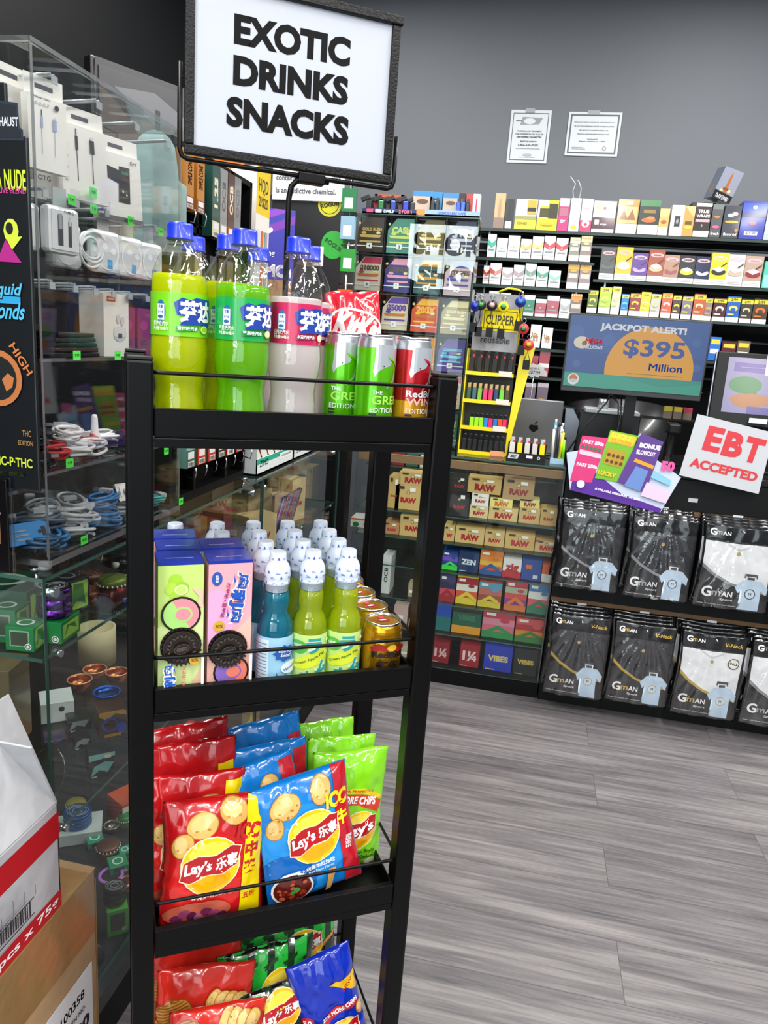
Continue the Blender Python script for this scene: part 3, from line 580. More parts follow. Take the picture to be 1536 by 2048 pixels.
bag('wafer_bag', 'red chocolate wafer bag standing behind the slim cans', 'bag of candy', None, .085, .190, .035, '#d3162a', KK, (.322, .150, T1), tilt=dg(4), roll=dg(-7), seed=50)
# ---- tier two: biscuit cartons, marble soda bottles, gold cans
def cookie(cx, cy, r):
    o = [('e', cx, cy, r, r, '#17120f')]
    for k in range(28): a = 2*PI*k/28; o.append(('e', cx+math.cos(a)*r*.95, cy+math.sin(a)*r*.95, r*.06, r*.06, '#2a221d'))
    o.append(('e', cx, cy, r*.88, r*.88, '#3b332c')); o.append(('e', cx, cy, r*.85, r*.85, '#1d1713'))
    for k in range(20): a = 2*PI*k/20; o.append(('e', cx+math.cos(a)*r*.62, cy+math.sin(a)*r*.62, r*.10, r*.045, '#4a4038', math.degrees(a)+(35 if k % 2 else -35)))
    return o + [('e', cx, cy, r*.38, r*.27, '#4a4038', 15), ('e', cx, cy, r*.34, r*.23, '#1d1713', 15), ('t', 'OREO', cx, cy, r*.5, '#5a5048', {'h': r*.2, 'rot': 10, 'bold': .04})]
def cream(cx, cy, r, c1, c2): return [('e', cx, cy, r*1.05, r*1.02, '#1d1713'), ('e', cx, cy, r*.93, r*.9, c1), ('p', [(cx+r*.93*math.cos(a), cy+r*.9*math.sin(a)) for a in [math.radians(x) for x in range(-60, 121, 15)]], c2)] + [('e', cx+r*.1, cy, r*.5, r*.44, c1), ('e', cx+r*.1, cy, r*.4, r*.34, c2)]
def oreo(label, kind, Hh=.196):
    A_ = Hh/.058; t = []
    if kind == 'g':
        base = '#c3e27a'
        t = [('p', [(0, A_*.55), (1, A_*.7), (1, 0), (0, 0)], '#d9eda0'), ('p', [(.5, 0), (1, .9), (1, 0)], '#f4c8a8')] + [('e', x, z, .15, .15, c) for x, z, c in ((.38, A_-.42, '#a6d43a'), (.3, A_-.62, '#b4dc4a'), (.52, A_-.6, '#98cc30'), (.42, A_-.78, '#a6d43a'))] + \
            [('e', .5, A_-.64, .15, .12, '#dff0b0'), ('e', .5, A_-.64, .11, .09, '#bfe070'), ('p', [(.72, A_-.6), (.98, A_-.68), (.97, A_-1.1), (.84, A_-1.0), (.9, A_-.82)], '#f4bfae')] + cream(.50, A_-1.22, .42, '#a8dc7a', '#f0909a') + cookie(.5, A_-1.98, .46) + \
            [('t', '奥利奥', .24, .62, .95, '#ffffff', {'rot': 90, 'h': .30, 'bold': .14}), ('t', '奥利奥', .24, .62, .92, '#1b56b8', {'rot': 90, 'h': .26, 'bold': .05}), ('t', '水蜜桃味+青提味', .55, .6, .8, '#c86a5a', {'rot': 90, 'h': .09}), ('e', .78, 1.12, .12, .12, '#d3a43a'), ('t', '30%', .78, 1.12, .16, '#6a4a10')]
    else:
        base = '#f3a9b4'
        t = [('p', [(0, A_*.3), (1, A_*.6), (1, 0), (0, 0)], '#f6bcae'), ('e', .2, A_*.6, .4, .7, '#e9a9d0'), ('e', .19, A_-.42, .12, .17, '#2a55b0'), ('t', '非油炸', .19, A_-.42, .18, '#ffffff', {'rot': 90, 'h': .08}),
             ('t', '奥利奥', .66, A_-.92, 1.35, '#ffffff', {'rot': -100, 'h': .42, 'bold': .14}), ('t', '奥利奥', .66, A_-.92, 1.3, '#1b56b8', {'rot': -100, 'h': .36, 'bold': .06}), ('t', '树莓味+蓝莓味', .38, A_-.95, .85, '#a02a6a', {'rot': -100, 'h': .1}), ('e', .25, A_-1.56, .13, .13, '#d3a43a'), ('t', '30%', .25, A_-1.56, .17, '#6a4a10')] + \
            cream(.55, A_-2.72, .40, '#8a6ac0', '#f0806a') + cookie(.45, A_-2.12, .46) + [('e', .24, .15, .22, .2, '#c41f4a')] + [('e', .12+.06*k, .1+.05*(k % 3), .04, .04, '#e85a7a') for k in range(5)]
    top = [('t', 'OREO', .5, .5, .55, '#ffffff', {'h': .16}), ('r', .2, .3, .8, .32, '#cfd8f4')]
    t.append(('r', .93, .05, .99, A_*.35, '#f2f2ee'))
    o = carton('biscuit_carton', .058, .050, Hh, base, t, top, mk=gloss, bev=.0006)
    o.data.materials.append(gloss('#12309c'))
    n = len(o.data.materials)-1
    for p in o.data.polygons:
        if p.normal.z > .9 and p.center.z > Hh-.0005 and p.area > .001: p.material_index = n
    tag(o, label, 'box of cookies', 'biscuit cartons on the second tier'); return o
def lid(o, Hh=.196, c='#12309c'): obj('blue_lid', B().box(-.0292, -.0252, Hh-.004, .0292, .0252, Hh+.0004, gloss(c)), o)
def put(o, x, y, z, yaw=0): o.location = RL(x, y, z); o.rotation_euler = (0, 0, RA+yaw); return o
og = oreo('front lime green carton of sandwich biscuits standing on end, second tier', 'g'); lid(og); put(og, .0485, .046, T2, dg(2))
op = oreo('front pink carton of sandwich biscuits standing on end, second tier', 'p'); lid(op); put(op, .1115, .046, T2, dg(3))
put(dup(og, label='lime green biscuit carton with blue top, behind the front green one'), .051, .103, T2, dg(1)); put(dup(op, label='pink biscuit carton with blue top, directly behind the front pink one'), .110, .104, T2)
put(dup(op, label='biscuit carton at the back of the left row, only its blue top showing'), .050, .158, T2, dg(-1))
RL_ = {'blue': (liquid('blue_marble_soda', '#16aed0', .5), '#9fd0ea'), 'lime': (liquid('lime_marble_soda', '#e6ee20', .52), '#c6e58a')}
def ramune(kind, label):
    t = empty('marble_soda_bottle', label, 'bottle', group='marble soda bottles on the second tier')
    prof = [(.020, .001), (.0245, 0), (.0257, .006), (.0257, .082), (.0250, .092), (.0215, .103), (.0172, .110), (.0185, .118), (.0192, .128), (.0175, .140), (.0155, .150), (.0150, .158)]
    g = thin('bottle_glass', (.93, .98, .97), 1.5, 0, .03); obj('glass_body', B().lathe(prof, g, 36, cap=False), t)
    obj('drink', B().lathe([(max(r-.0014, .012), z+.001) for r, z in prof[:-2]], RL_[kind][0], 36), t)
    obj('marble', B().lathe([(.0008, .131)] + [(.0085*math.sin(PI*k/8), .1395-.0085*math.cos(PI*k/8)) for k in range(1, 8)] + [(.0008, .148)], M('#bfe6e0', .05, 0, 1, .6), 20), t)
    cp = M('#d5e0ee', .35, 0, .3); b = B(); b.lathe([(.0150, .142), (.0158, .1425), (.0160, .152), (.0176, .1525), (.0180, .156), (.0172, .1575), (.0176, .160), (.0184, .166), (.0178, .174), (.0155, .180), (.0128, .184), (.0120, .186), (.0114, .196), (.0105, .198)], cp, 36)
    for z, rr in ((.155, .0178), (.163, .0184), (.170, .0182), (.188, .0120)):
        for k in range(9):
            a = dg(40*k+z*9000); stamp(b, [('r', 0, 0, .006 if z < .18 else .004, .0011, '#5a6cc0'), ('r', 0, .002, .004, .0027, '#6a7ac8')] if k % 3 else [('p', [(0, 0), (.004, 0), (.002, .005)], '#4a5ab8')], 1, wrapfn(rr, a).__call__ if False else (lambda u, v, n, a=a, z=z, rr=rr: Vector(((rr+n)*math.cos(a+u/rr), (rr+n)*math.sin(a+u/rr), z+v))), lay=.0001)
    obj('shrink_cap', b, t)
    b = B(); r = .0260; bg = RL_[kind][1]; b.lathe([(r, .004), (r, .080)], gloss(bg), 48, cap=False)
    if kind == 'lime':
        pr = [('e', .3, .72, .2, .14, '#58b84a'), ('t', 'Enjoy', .28, .75, .2, '#fff', {'rot': 10}), ('t', 'POP Soda', .28, .69, .24, '#fff', {'rot': 10}), ('e', .62, .48, .46, .14, '#dce83a', 20), ('t', 'Green Apple Flavor', .6, .50, .74, '#3a6a2a', {'rot': 22, 'h': .075})] + \
             [('t', c, x, z, .3, '#f4f8e4', {'bold': .1}) for c, x, z in (('ラ', .62, .76), ('ム', .80, .32), ('ネ', .50, .12))] + [('t', c, x, z, .3, '#2aa0a0', {'bold': .04}) for c, x, z in (('ラ', .62, .76), ('ム', .80, .32), ('ネ', .50, .12))] + [('e', .9, .85, .04, .04, '#eef6d0'), ('e', .85, .62, .03, .03, '#eef6d0')]
    else:
        pr = [('r', .04, .1, .42, .92, '#d8ecf6')] + [('r', .07, .14+.07*k, .39, .155+.07*k, '#5a86a8') for k in range(11)] + [('p', [(.74+(.25 if k % 2 else .19)*math.cos(k*PI/9), .66+(.18 if k % 2 else .13)*math.sin(k*PI/9)) for k in range(18)], '#1f5fb4'), ('t', 'Enjoy POP', .74, .69, .28, '#fff', {'rot': -8}), ('t', 'Soda!!', .74, .62, .2, '#fff', {'rot': -8}),
              ('e', .85, .36, .2, .13, '#e8f4fa'), ('t', 'Hawaiian', .85, .36, .3, '#2a6ab0', {'rot': 15}), ('p', [(.5, .0), (.58, .3), (.66, .0)], '#2f7cc0'), ('p', [(.62, .0), (.75, .25), (.82, .0)], '#2f7cc0')]
    stamp(b, pr, .074, lambda u, v, n: Vector(((r+n)*math.cos(dg(-190)+u/r), (r+n)*math.sin(dg(-190)+u/r), .008+v*1.0)), cut=.0045, mk=gloss)
    obj('label', b, t, recalc=False); return t
rb = ramune('blue', 'front blue glass marble soda bottle beside the pink biscuit carton'); place(rb, .181, .050, T2, dg(2))
rl = ramune('lime', 'front lime yellow glass marble soda bottle, middle of the front row'); place(rl, .231, .050, T2, dg(2))
o = dup(rl, label='front right lime yellow glass marble soda bottle beside the gold can'); place(o, .283, .050, T2, dg(-3))
for j, y in enumerate((.104, .158, .212)):
    for i, x in enumerate((.055, .118, .174, .229, .284)):
        if i < 2 and j == 0 or (i == 0 and j == 1): continue
        cap_only = ['behind the left biscuit cartons', 'behind the pink biscuit cartons', 'behind the front blue bottle', 'behind the middle lime bottle', 'behind the right lime bottle'][i]
        o = dup(rb if i < 3 else rl, label=f'{"blue" if i < 3 else "lime yellow"} marble soda bottle, white wrapped cap, {["second","third","rearmost"][j]} row {cap_only}'); place(o, x + (.0 if i else 0), y, T2, dg(20*j-10))
def gold_can(label):
    t = empty('gold_energy_can', label, 'can', group='gold energy drink cans on the second tier')
    G1 = M('#d99a12', .25, .8, .3); sil = M('#d5d5d8', .22, 1); r = .0298
    obj('body', B().lathe([(.023, 0), (.026, .001), (r, .006), (r, .070), (.0290, .0715), (.0296, .0735), (.0286, .0755), (.0290, .0775), (.0280, .080), (.0270, .083), (.0262, .087)], G1, 48), t)
    obj('lid', B().lathe([(.0258, .086), (.0266, .0875), (.0266, .0895), (.0256, .0905), (.0243, .0895), (.0240, .0865), (.001, .0862)], sil, 48), t)
    b = B(); stamp(b, [('e', 0, 0, .011, .0075, '#a3161e'), ('e', .002, .008, .004, .0025, '#b3222a'), ('r', -.004, .006, .004, .016, '#c43a40'), ('e', -.001, -.001, .006, .003, '#d9d9dc')], 1, lambda u, v, n: Vector((u, v, .0868+n)), lay=.0004); obj('pull_tab', b, t, recalc=False)
    b = B()
    pr = [('r', .92, .0, 1.32, .83, '#e8e4dc')] + [('r', .97, .1+.05*k, 1.25, .115+.05*k, '#8a8680') for k in range(13)] + [('p', [(.05, .68), (.2, .78), (.4, .72), (.5, .66), (.42, .62), (.25, .64), (.1, .60)], '#a3201a'), ('p', [(.5, .66), (.62, .74), (.8, .70), (.84, .6), (.7, .62), (.6, .58)], '#a3201a'), ('e', .46, .7, .09, .07, '#e9b42a'),
          ('t', 'RedBull', .40, .55, .60, '#1a130c', {'h': .13, 'bold': .05}), ('t', '红牛', .40, .34, .42, '#1a130c', {'h': .2, 'bold': .05})]
    stamp(b, pr, .078, lambda u, v, n: Vector(((r+n)*math.cos(dg(-150)+u/r), (r+n)*math.sin(dg(-150)+u/r), .006+v*.92)), cut=.005, mk=lambda c: M(c, .3, 0, .4)); obj('printed_artwork', b, t, recalc=False)
    return t
gc = gold_can('front gold energy drink can at right end of the second tier'); place(gc, .342, .046, T2)
for y, n in ((.107, 'second'), (.1675, 'third'), (.228, 'rearmost')): o = dup(gc, label=f'gold energy drink can, {n} in the row along the right side of the second tier'); place(o, .343, y, T2, y*3)
# ---------------------------------------------------------------- left glass showcase, its second unit, and what stands in them
CX, CY0, CY1, CY2, CT = -.665, .895, 1.80, 2.60, .967
BLKP = M('#060607', .5, spec=.2); WOODB = M('#2a2420', .5)
def showcase(name, label, y0, y1, x0, shelves, end_near=True):
    t = empty(name, label, 'display case', (x0, y0, 0)); o = Vector((x0, y0, 0)); L, D = y1-y0, CX-x0
    b = B().box(0, 0, .0, D+.012, L, .105, BLKP); b.box(0, 0, .105, D+.0, L, .125, M('#202225', .4)); b.box(D, 0, .098, D+.02, L, .134, M('#34373a', .3)); obj('plinth', b, t)
    obj('back_panel', B().box(0, 0, .125, .012, L, CT-.008, M('#3a3330', .5)), t)
    obj('glass_top', B().slab(0, 0, CT-.006, D, L, CT, GLASS, EDGE), t)
    obj('front_pane', B().slab(D-.006, .006, .134, D, L-.002, CT-.006, GLASS, EDGE), t)
    if end_near: obj('end_pane', B().slab(.012, 0, .134, D-.000, .006, CT-.006, GLASS, EDGE), t)
    for z in shelves:
        s = obj('shelf', B().slab(.012, .008, z-.006, D-.012, L-.004, z, GLASS, EDGE), t)
        for yy in (.05, L/2, L-.05): obj('shelf_bracket', B().cyl((D-.03, yy, z-.008), (D-.008, yy, z-.008), .006, M('#b9bdc0', .25, 1), 10), s)
    for yy in (.04, L-.04):
        b = B(); b.cyl((D-.04, yy, CT-.035), (D-.006, yy, CT-.035), .008, M('#c6cacc', .2, 1), 14); b.cyl((D-.04, yy, CT-.035), (D-.04, yy, CT-.006), .004, M('#c6cacc', .2, 1), 10); b.cyl((D-.04, yy, CT-.001), (D-.04, yy, CT+.003), .011, M('#c6cacc', .2, 1), 16); obj('glass_clamp', b, t)
    return t
LX0 = -1.22
showcase('glass_showcase', 'left glass showcase full of grinders and smoking accessories, under the clear cable display', CY0, CY1-.004, LX0, (.835, .520))
showcase('glass_showcase', 'second glass showcase farther along the left side, before the black corner post', CY1, CY2, LX0, (.74, .46), False)
tag(obj('corner_post', B().box(CX-.05, CY2+.002, 0, CX+.03, CY2+.075, CT, BLKP, bev=.003)), 'black square corner post where the left showcase meets the back counter', 'post')
def top_z(s): return {1: .835, 2: .52, 3: .125, 0: CT}[s]+.0006
def spot(px, py, s, xmax=-.69):
    p = at(px, py, Z=top_z(s)); p.x = min(p.x, xmax); return p
def grinder(name, label, cat, px, py, s, r, h, col, top='#2a2a2e', metal=1, rough=.25, kind='grinder', loc=None, group=None):
    p = loc or spot(px, py, s, -.672-r-.004); c = M(col, rough, metal, .3); t_ = M(top, .4, metal*.5)
    t = empty(name, label, cat, p, rnd.random()*3, group); z = h
    if kind == 'grinder':
        b = B(); pr = [(r*.94, 0), (r, .002), (r, h*.3), (r*.94, h*.32), (r*.94, h*.34), (r, h*.36), (r, h*.62), (r*.95, h*.64), (r*.95, h*.66)]; b.lathe(pr, c, 36); obj('body', b, t)
        b = B(); b.lathe([(r*.96, h*.66), (r, h*.67), (r, h*.95), (r*.96, h)], c, 36); b.lathe([(r*.9, h+.0002), (r*.9, h+.001)], t_, 36); w_ = M('#c8ccd0', .4)
        for q in (.78, .62, .36): b.tube([(math.cos(a)*r*q, math.sin(a)*r*q*.8, h+.0013) for a in [k*PI/9 for k in range(18)]], r*.02, w_, 4, True)
        obj('lid', b, t)
    elif kind == 'bowl':
        b = B(); b.lathe([(r*.6, 0), (r*.65, .003), (r*.95, h*.45), (r, h*.75), (r*.98, h*.8), (r*.9, h*.8), (r*.86, h*.5), (r*.5, h*.15), (.001, h*.12)], c, 36); obj('bowl', b, t)
        b = B(); b.lathe([(r*.98, h*.8), (r*1.02, h*.84), (r*.9, h*.95), (r*.5, h*.99), (.001, h)], t_ if top else c, 36)
        for k in range(14): a = k*2*PI/14; b.lathe([(.001, h*.93), (r*.1, h*.96), (.001, h*1.05)], c, 8, Matrix.Translation((math.cos(a)*r*.66, math.sin(a)*r*.66, 0)))
        obj('lid', b, t)
    elif kind == 'cup':
        b = B(); b.lathe([(r*.7, 0), (r*.75, .002), (r*.8, h*.2), (r, h*.6), (r*.95, h*.85), (r*1.0, h), (r*.92, h), (r*.86, h*.8), (r*.9, h*.6), (r*.6, h*.2), (.001, h*.15)], c, 32); obj('body', b, t)
        obj('rim', B().tube([(math.cos(a)*r*.97, math.sin(a)*r*.97, h) for a in [k*PI/12 for k in range(24)]], r*.06, t_, 6, True), t)
    elif kind == 'jar':
        b = B(); b.lathe([(r*.9, 0), (r, .004), (r, h*.7)], c, 32); obj('body', b, t)
        b = B(); b.lathe([(r*1.03, h*.7), (r*1.03, h*.9), (r*.9, h), (.001, h*1.02)], t_, 32)
        for k in range(20): a = k*PI/10; b.lathe([(.001, -.002), (.002, 0), (.001, .002)], M('#f0e8e0', .3), 6, Matrix.Translation((math.cos(a)*r*1.04, math.sin(a)*r*1.04, h*.74)))
        obj('lid', b, t)
    return t
def wbox(name, label, cat, p, W, D, Hh, col, win=None, yaw=None, badge='#e9ece9', group=None, extra=()):
    yaw = rnd.uniform(-.3, .3) if yaw is None else yaw
    fr = ([('r', .16, .2*Hh/W, .84, .86*Hh/W, win), ('r', .2, .24*Hh/W, .8, .8*Hh/W, '#3f4a3c')] if win else []) + list(extra)
    A_ = Hh/W
    fr += [('e', .8, .22*A_, .12, .12, '#f2f4f0'), ('e', .8, .22*A_, .09, .09, '#2d4a33'), ('e', .8, .22*A_, .06, .06, badge)] if badge else []
    tp = [('e', .5, .5*D/W, .3, .3*D/W, badge), ('e', .5, .5*D/W, .22, .22*D/W, col)] if badge else []
    o = carton(name, W, D, Hh, col, fr, tp, [('r', .1, .1, .9, Hh/D-.1, '#9cc94a'), ('p', [(.15, .12), (.4, .4), (.8, .2), (.7, Hh/D-.2), (.3, Hh/D-.15)], '#3d7a35')] if col.startswith('#1') else None, mk=gloss, bev=.0012)
    o.location = p; o.rotation_euler = (0, 0, yaw); return tag(o, label, cat, group)
def stand(px, py, wpx, hpx, s):               # size and place of a thing standing on a case shelf, from its width and height seen
    p = at(px, py, Z=top_z(s)); dv = p-Vector((0, 0, CAM_H)); k = dv.dot(FW)/FPX; r = wpx*k/2
    hd = Vector((dv.x, dv.y, 0)); el = math.atan2(-dv.z, hd.length); p = p + hd.normalized()*r; p.x = min(p.x, -.675-r)
    return p, r, max(.008, (hpx*k-2*r*math.sin(el))/math.cos(el))
def gr_(label, cat, q, s, col, top, kind, name='herb_grinder', metal=1, rough=.25, group=None, dz=0):
    p, r, h = stand(*q, s); p.z += dz
    return grinder(name, label, cat, 0, 0, s, r, h, col, top, metal, rough, kind, p, group), h
def bx_(name, label, q, s, col, yaw, win=None, badge='#e9ece9', extra=(), dz=0, hh=None):
    p, r, h = stand(*q, s); W = 2*r/(abs(math.cos(yaw-.2))+abs(math.sin(yaw-.2))); p.z += dz; p.x = min(p.x, -.675-W*.7); h = hh or h
    return wbox(name, label, 'box', p, W, W, h, col, win, yaw, badge, None, extra)
ty = top_z(1)
wbox('gift_box', 'dark green lidded gift box in the near left corner of the top case shelf', 'box', Vector((-.83, 1.02, ty)), .13, .10, .07, '#1d4c34', None, .15, '#cfe0d0')
wbox('grinder_box', 'rounded window grinder box leaning by the gift box, top case shelf', 'box', Vector((-.775, .955, ty)), .05, .045, .055, '#1f6a40', '#8a8f8c', .15)
wbox('grinder_box', 'green windowed grinder box left of the purple grinder, top shelf of glass case', 'box', Vector((-.727, .935, ty)), .045, .04, .040, '#1f7a45', '#8fb08a', .15)
wbox('grinder_box', 'green leaf patterned box under the purple grinder, top shelf of glass case', 'box', Vector((-.710, .985, ty)), .050, .060, .036, '#17803f', None, .1)
grinder('herb_grinder', 'big purple metal grinder with swirl emblem standing on a green box', 'grinder', 0, 0, 1, .027, .048, '#5a1f86', '#1d1822', loc=Vector((-.712, .985, ty+.037)))
gr_('shiny copper bowl with embossed lid and paper tag, top case shelf', 'bowl', (176, 1213, 58, 46), 1, '#b5765a', '#a86a50', 'bowl', 'ash_bowl')
gr_('tall dull copper lidded bowl behind the embossed one, top case shelf', 'bowl', (178, 1182, 60, 48), 1, '#7a4a3c', '#5c3a34', 'bowl', 'ash_bowl')
gr_('dark red metal jar with green and gold lid beside the black rack post', 'jar', (226, 1211, 56, 68), 1, '#5a1512', '#6d7e2e', 'jar', 'metal_jar', .8, .3)
gr_('blue metal grinder base behind the red jar, top case shelf', 'grinder', (250, 1208, 20, 10), 1, '#2348b8', '#2348b8', 'grinder')
gr_('small copper pot in the back corner of the top case shelf', 'jar', (131, 1182, 40, 40), 1, '#8a5038', '#6a3a28', 'jar', 'metal_jar')
b = B(); b.lathe([(.001, 0), (.02, .002), (.024, .012), (.018, .026), (.03, .028), (.052, .034), (.05, .05), (.034, .066), (.001, .072)], M('#0b0b0c', .3, 0, .3), 36)
for k in range(12): a = k*PI/6; z = .043 if k % 2 else .056; r = .0515 if k % 2 else .042; b.lathe([(.001, -.001), (.0085, 0), (.001, .001)], M('#e9e9e6', .4), 12, Matrix.Translation((math.cos(a)*r, math.sin(a)*r, z)) @ Matrix.Rotation(a, 4, 'Z') @ Matrix.Rotation(dg(70 if k % 2 else 40), 4, 'Y'))
tag(obj('mushroom_ornament', b, loc=Vector((-.755, 1.285, ty))), 'black mushroom shaped ornament with white dots behind the rack post', 'ornament')
b = B(); b.lathe([(.001, -.032)] + [(.019*math.cos(a), .032*math.sin(a)) for a in [dg(x) for x in range(-75, 76, 15)]] + [(.001, .032)], M('#5a3430', .5), 24)
for k in range(-3, 4): b.box(-.0195, -.006, k*.005-.0006, -.0175, .006, k*.005+.0006, M('#e6e0d8', .5))
b.box(-.0200, -.0006, -.018, -.0178, .0006, .018, M('#e6e0d8', .5)); tag(obj('football_ornament', b, loc=Vector((-.705, 1.215, ty+.019)), rot=(.3, 1.45, 1.1)), 'small brown football shaped ornament behind the dark red jar', 'ornament')
for (x, y, c, l) in ((-.77, 1.10, '#15171a', 'black pipe box with round emblem behind the purple grinder'), (-.88, 1.22, '#4a3226', 'brown pipe box at the back of the top case shelf'), (-.96, 1.16, '#6a4630', 'coppery brown carton behind the gift box, top case shelf'), (-.80, 1.38, '#3b1630', 'plum coloured pipe box, top shelf of the glass case near the rack'), (-.76, 1.48, '#20242c', 'dark slate carton on the top case shelf behind the biscuit cartons'), (-.77, 1.59, '#6a4c2a', 'brown paper carton on the top case shelf'), (-.75, 1.70, '#722a2a', 'dull red carton at the far end of the top case shelf')):
    wbox('pipe_box', l, 'box', Vector((x, y, ty)), .06, .05, .06, c, None, None, '#8d9096')
# middle shelf
p, r, h = stand(195, 1338, 73, 100, 2); b = B(); b.lathe([(r, 0), (r, h), (r*.88, h), (r*.88, .002)], M('#c9b892', .6), 36); tag(obj('paper_roll', b, loc=p), 'beige upright paper tube at the back of the middle case shelf', 'paper roll')
CGc = 'copper cups on the middle case shelf'
for q, w_ in (((160, 1388, 48, 40), 'front left'), ((190, 1362, 46, 34), 'back left'), ((234, 1372, 44, 38), 'right')): gr_(f'shiny copper cup with rolled rim, {w_} of the three on the middle case shelf', 'cup', q, 2, '#c06a3a', '#e09a6a', 'cup', 'copper_cup', group=CGc)
gr_('shiny blue metal bowl between the copper cups and the patterned box', 'bowl', (214, 1402, 52, 30), 2, '#1f5ac0', '#1f6ae0', 'cup', 'metal_bowl')
bx_('white_carton', 'white square carton with black circle mark, middle shelf of the glass case', (114, 1450, 84, 78), 2, '#d9dbdc', dg(40), None, None, [('e', .62, .45, .09, .09, '#2b2b2d')])
bx_('patterned_box', 'brown and gold cube box with blue swirl pattern beside the rack post', (221, 1478, 72, 84), 2, '#4a3022', dg(42), None, None, [('p', [(.0, 1.1), (.5, 1.19), (1, 1.0), (1, .8), (.6, .95), (.3, .7), (0, .9)], '#b8872c'), ('e', .4, .5, .3, .3, '#2c4aa8', 20), ('e', .42, .5, .22, .22, '#3a2018', 20), ('e', .82, .3, .16, .26, '#2c4aa8'), ('r', .2, 0, .8, .12, '#b8872c')])
for q, c, l in (((157, 1468, 60, 50), '#16241f', 'black and green accessory box in front of the copper cups'), ((163, 1502, 46, 44), '#14171a', 'black accessory box with white swirls, middle case shelf'), ((212, 1563, 68, 82), '#1c2c2e', 'teal and black marbled box with price sticker, lowest on the middle shelf')):
    bx_('accessory_box', l, q, 2, c, dg(42), None, None, [('p', [(.05, .1), (.4, .35), (.7, .2), (.95, .6), (.6, .7), (.2, .55)], '#7fb5b0' if 'teal' in l else '#8b9496'), ('p', [(0, .8), (1, .9), (1, 1.2), (0, 1.2)], '#8cc0bc' if 'teal' in l else '#2a3a36'), ('r', .1, .05, .3, .12, '#a9c6c4'), ('r', .6, .85, .85, 1.0, '#e0dcc8')])
bx_('picture_box', 'small flame pictured box behind the glass case corner, middle shelf', (110, 1492, 56, 34), 2, '#3a2c44', dg(40), None, None, [('e', .3, .3, .2, .15, '#d8a070'), ('p', [(.5, .1), (.9, .2), (.7, .5)], '#4a5ab8')])
p, r, h = stand(134, 1606, 52, 90, 2); p.x -= .035; mx = Matrix.Rotation(dg(58), 4, 'X'); b = B(); b.lathe([(.030, .0), (.034, .004), (.036, .010), (.033, .010), (.030, .005), (.001, .004)], thin('dish_glass', (.8, .84, .8), 1.5, .05, .12), 32, Matrix.Translation((0, 0, .034)) @ mx @ Matrix.Diagonal((1, 1.3, 1, 1))); tag(obj('glass_dish', b, loc=p), 'oval clear glass dish with amber swirls leaning at the near end of the middle shelf', 'dish')
for k, (y, c, l) in enumerate(((1.36, '#40342c', 'brown striped carton on the middle case shelf behind the rack'), (1.50, '#24262a', 'black carton on the middle case shelf behind the chip bags'), (1.66, '#b8a888', 'beige carton at the far end of the middle case shelf'))): wbox('accessory_box', l, 'box', Vector((-.76, y, top_z(2))), .07, .06, .07, c, None, None, '#8d9096')
wbox('leaf_print_carton', 'large carton with green leaf print at the back near end of the middle shelf', 'box', Vector((-.98, 1.12, top_z(2))), .16, .08, .17, '#7a6a4a', None, .2, None, None, [('e', .3, .6, .2, .3, '#2f4a3a', 30), ('e', .5, .8, .25, .2, '#27403a', -20), ('e', .7, .5, .12, .3, '#3a5a44', 10)])
# bottom deck
gr_('gold topped clear jar behind the white carton edge, bottom of the case', 'jar', (152, 1632, 36, 38), 3, '#8a7a34', '#a08c3a', 'jar', 'gold_jar', .6)
p, r, h = stand(157, 1694, 80, 46, 3); wbox('open_tray', 'open white cardboard tray holding a blue round tin, bottom of the glass case', 'tray', p, .11, .08, .03, '#c5c9c8', None, dg(30), None)
grinder('round_tin', 'blue round tin in the open white tray at the bottom of the glass case', 'tin', 0, 0, 3, .032, .035, '#1c5a9a', '#174a82', metal=.3, loc=p+Vector((.0, .0, .0306)))
o = carton('orange_carton', .16, .07, .055, '#c2502c', [('r', .0, .0, 1, .30, '#e3ded6')], None, None, [('r', 0, 0, 1, .4, '#c2502c')], mk=gloss); o.location = (-.86, 1.52, top_z(3)); o.rotation_euler = (0, 0, dg(62)); tag(o, 'orange and white flat carton at the bottom of the case by the rack post', 'box')
gr_('green and yellow topped tin at the bottom of the case beside the rack post', 'tin', (250, 1662, 28, 38), 3, '#2f6a2a', '#2a7a3a', 'jar', 'green_tin', .5); gr_('chrome open tin left of the green topped tin, case bottom', 'tin', (224, 1670, 30, 28), 3, '#8a8478', '#c0bab0', 'cup', 'chrome_tin')
for q, c, l in (((190, 1702, 44, 30), '#178a6a', 'teal windowed grinder box left of the copper pot, case bottom'), ((250, 1722, 32, 38), '#169070', 'teal grinder box nearest the rack post, bottom of the case'), ((236, 1752, 50, 36), '#1c8a5e', 'sea green windowed box below the copper pot, case bottom')):
    bx_('grinder_box', l, q, 3, c, dg(42), '#6a7a70', '#d5dcd8', hh=.018)
gr_('ribbed copper pot standing among the teal boxes, bottom of the case', 'jar', (217, 1724, 44, 48), 3, '#a86a4c', '#6a4434', 'jar', 'copper_pot')
o = bx_('grinder_box', 'light green grinder box with black window and round badge, bottom of the case', (234, 1876, 54, 80), 3, '#4fae3a', dg(38), '#2a4030', '#d5dcd8'); p = o.location.copy(); hb = max(v.co.z for v in o.data.vertices)
grinder('herb_grinder', 'black ribbed grinder standing on the light green box at the bottom of the case', 'grinder', 0, 0, 3, .022, .036, '#1b1c20', '#2a2c30', loc=p+Vector((-.006, .004, hb+.0006)), metal=.4)
gr_('shiny copper tin half hidden by the rack post above the light green box', 'tin', (254, 1795, 34, 40), 3, '#b8785a', '#b07a60', 'cup', 'copper_tin')
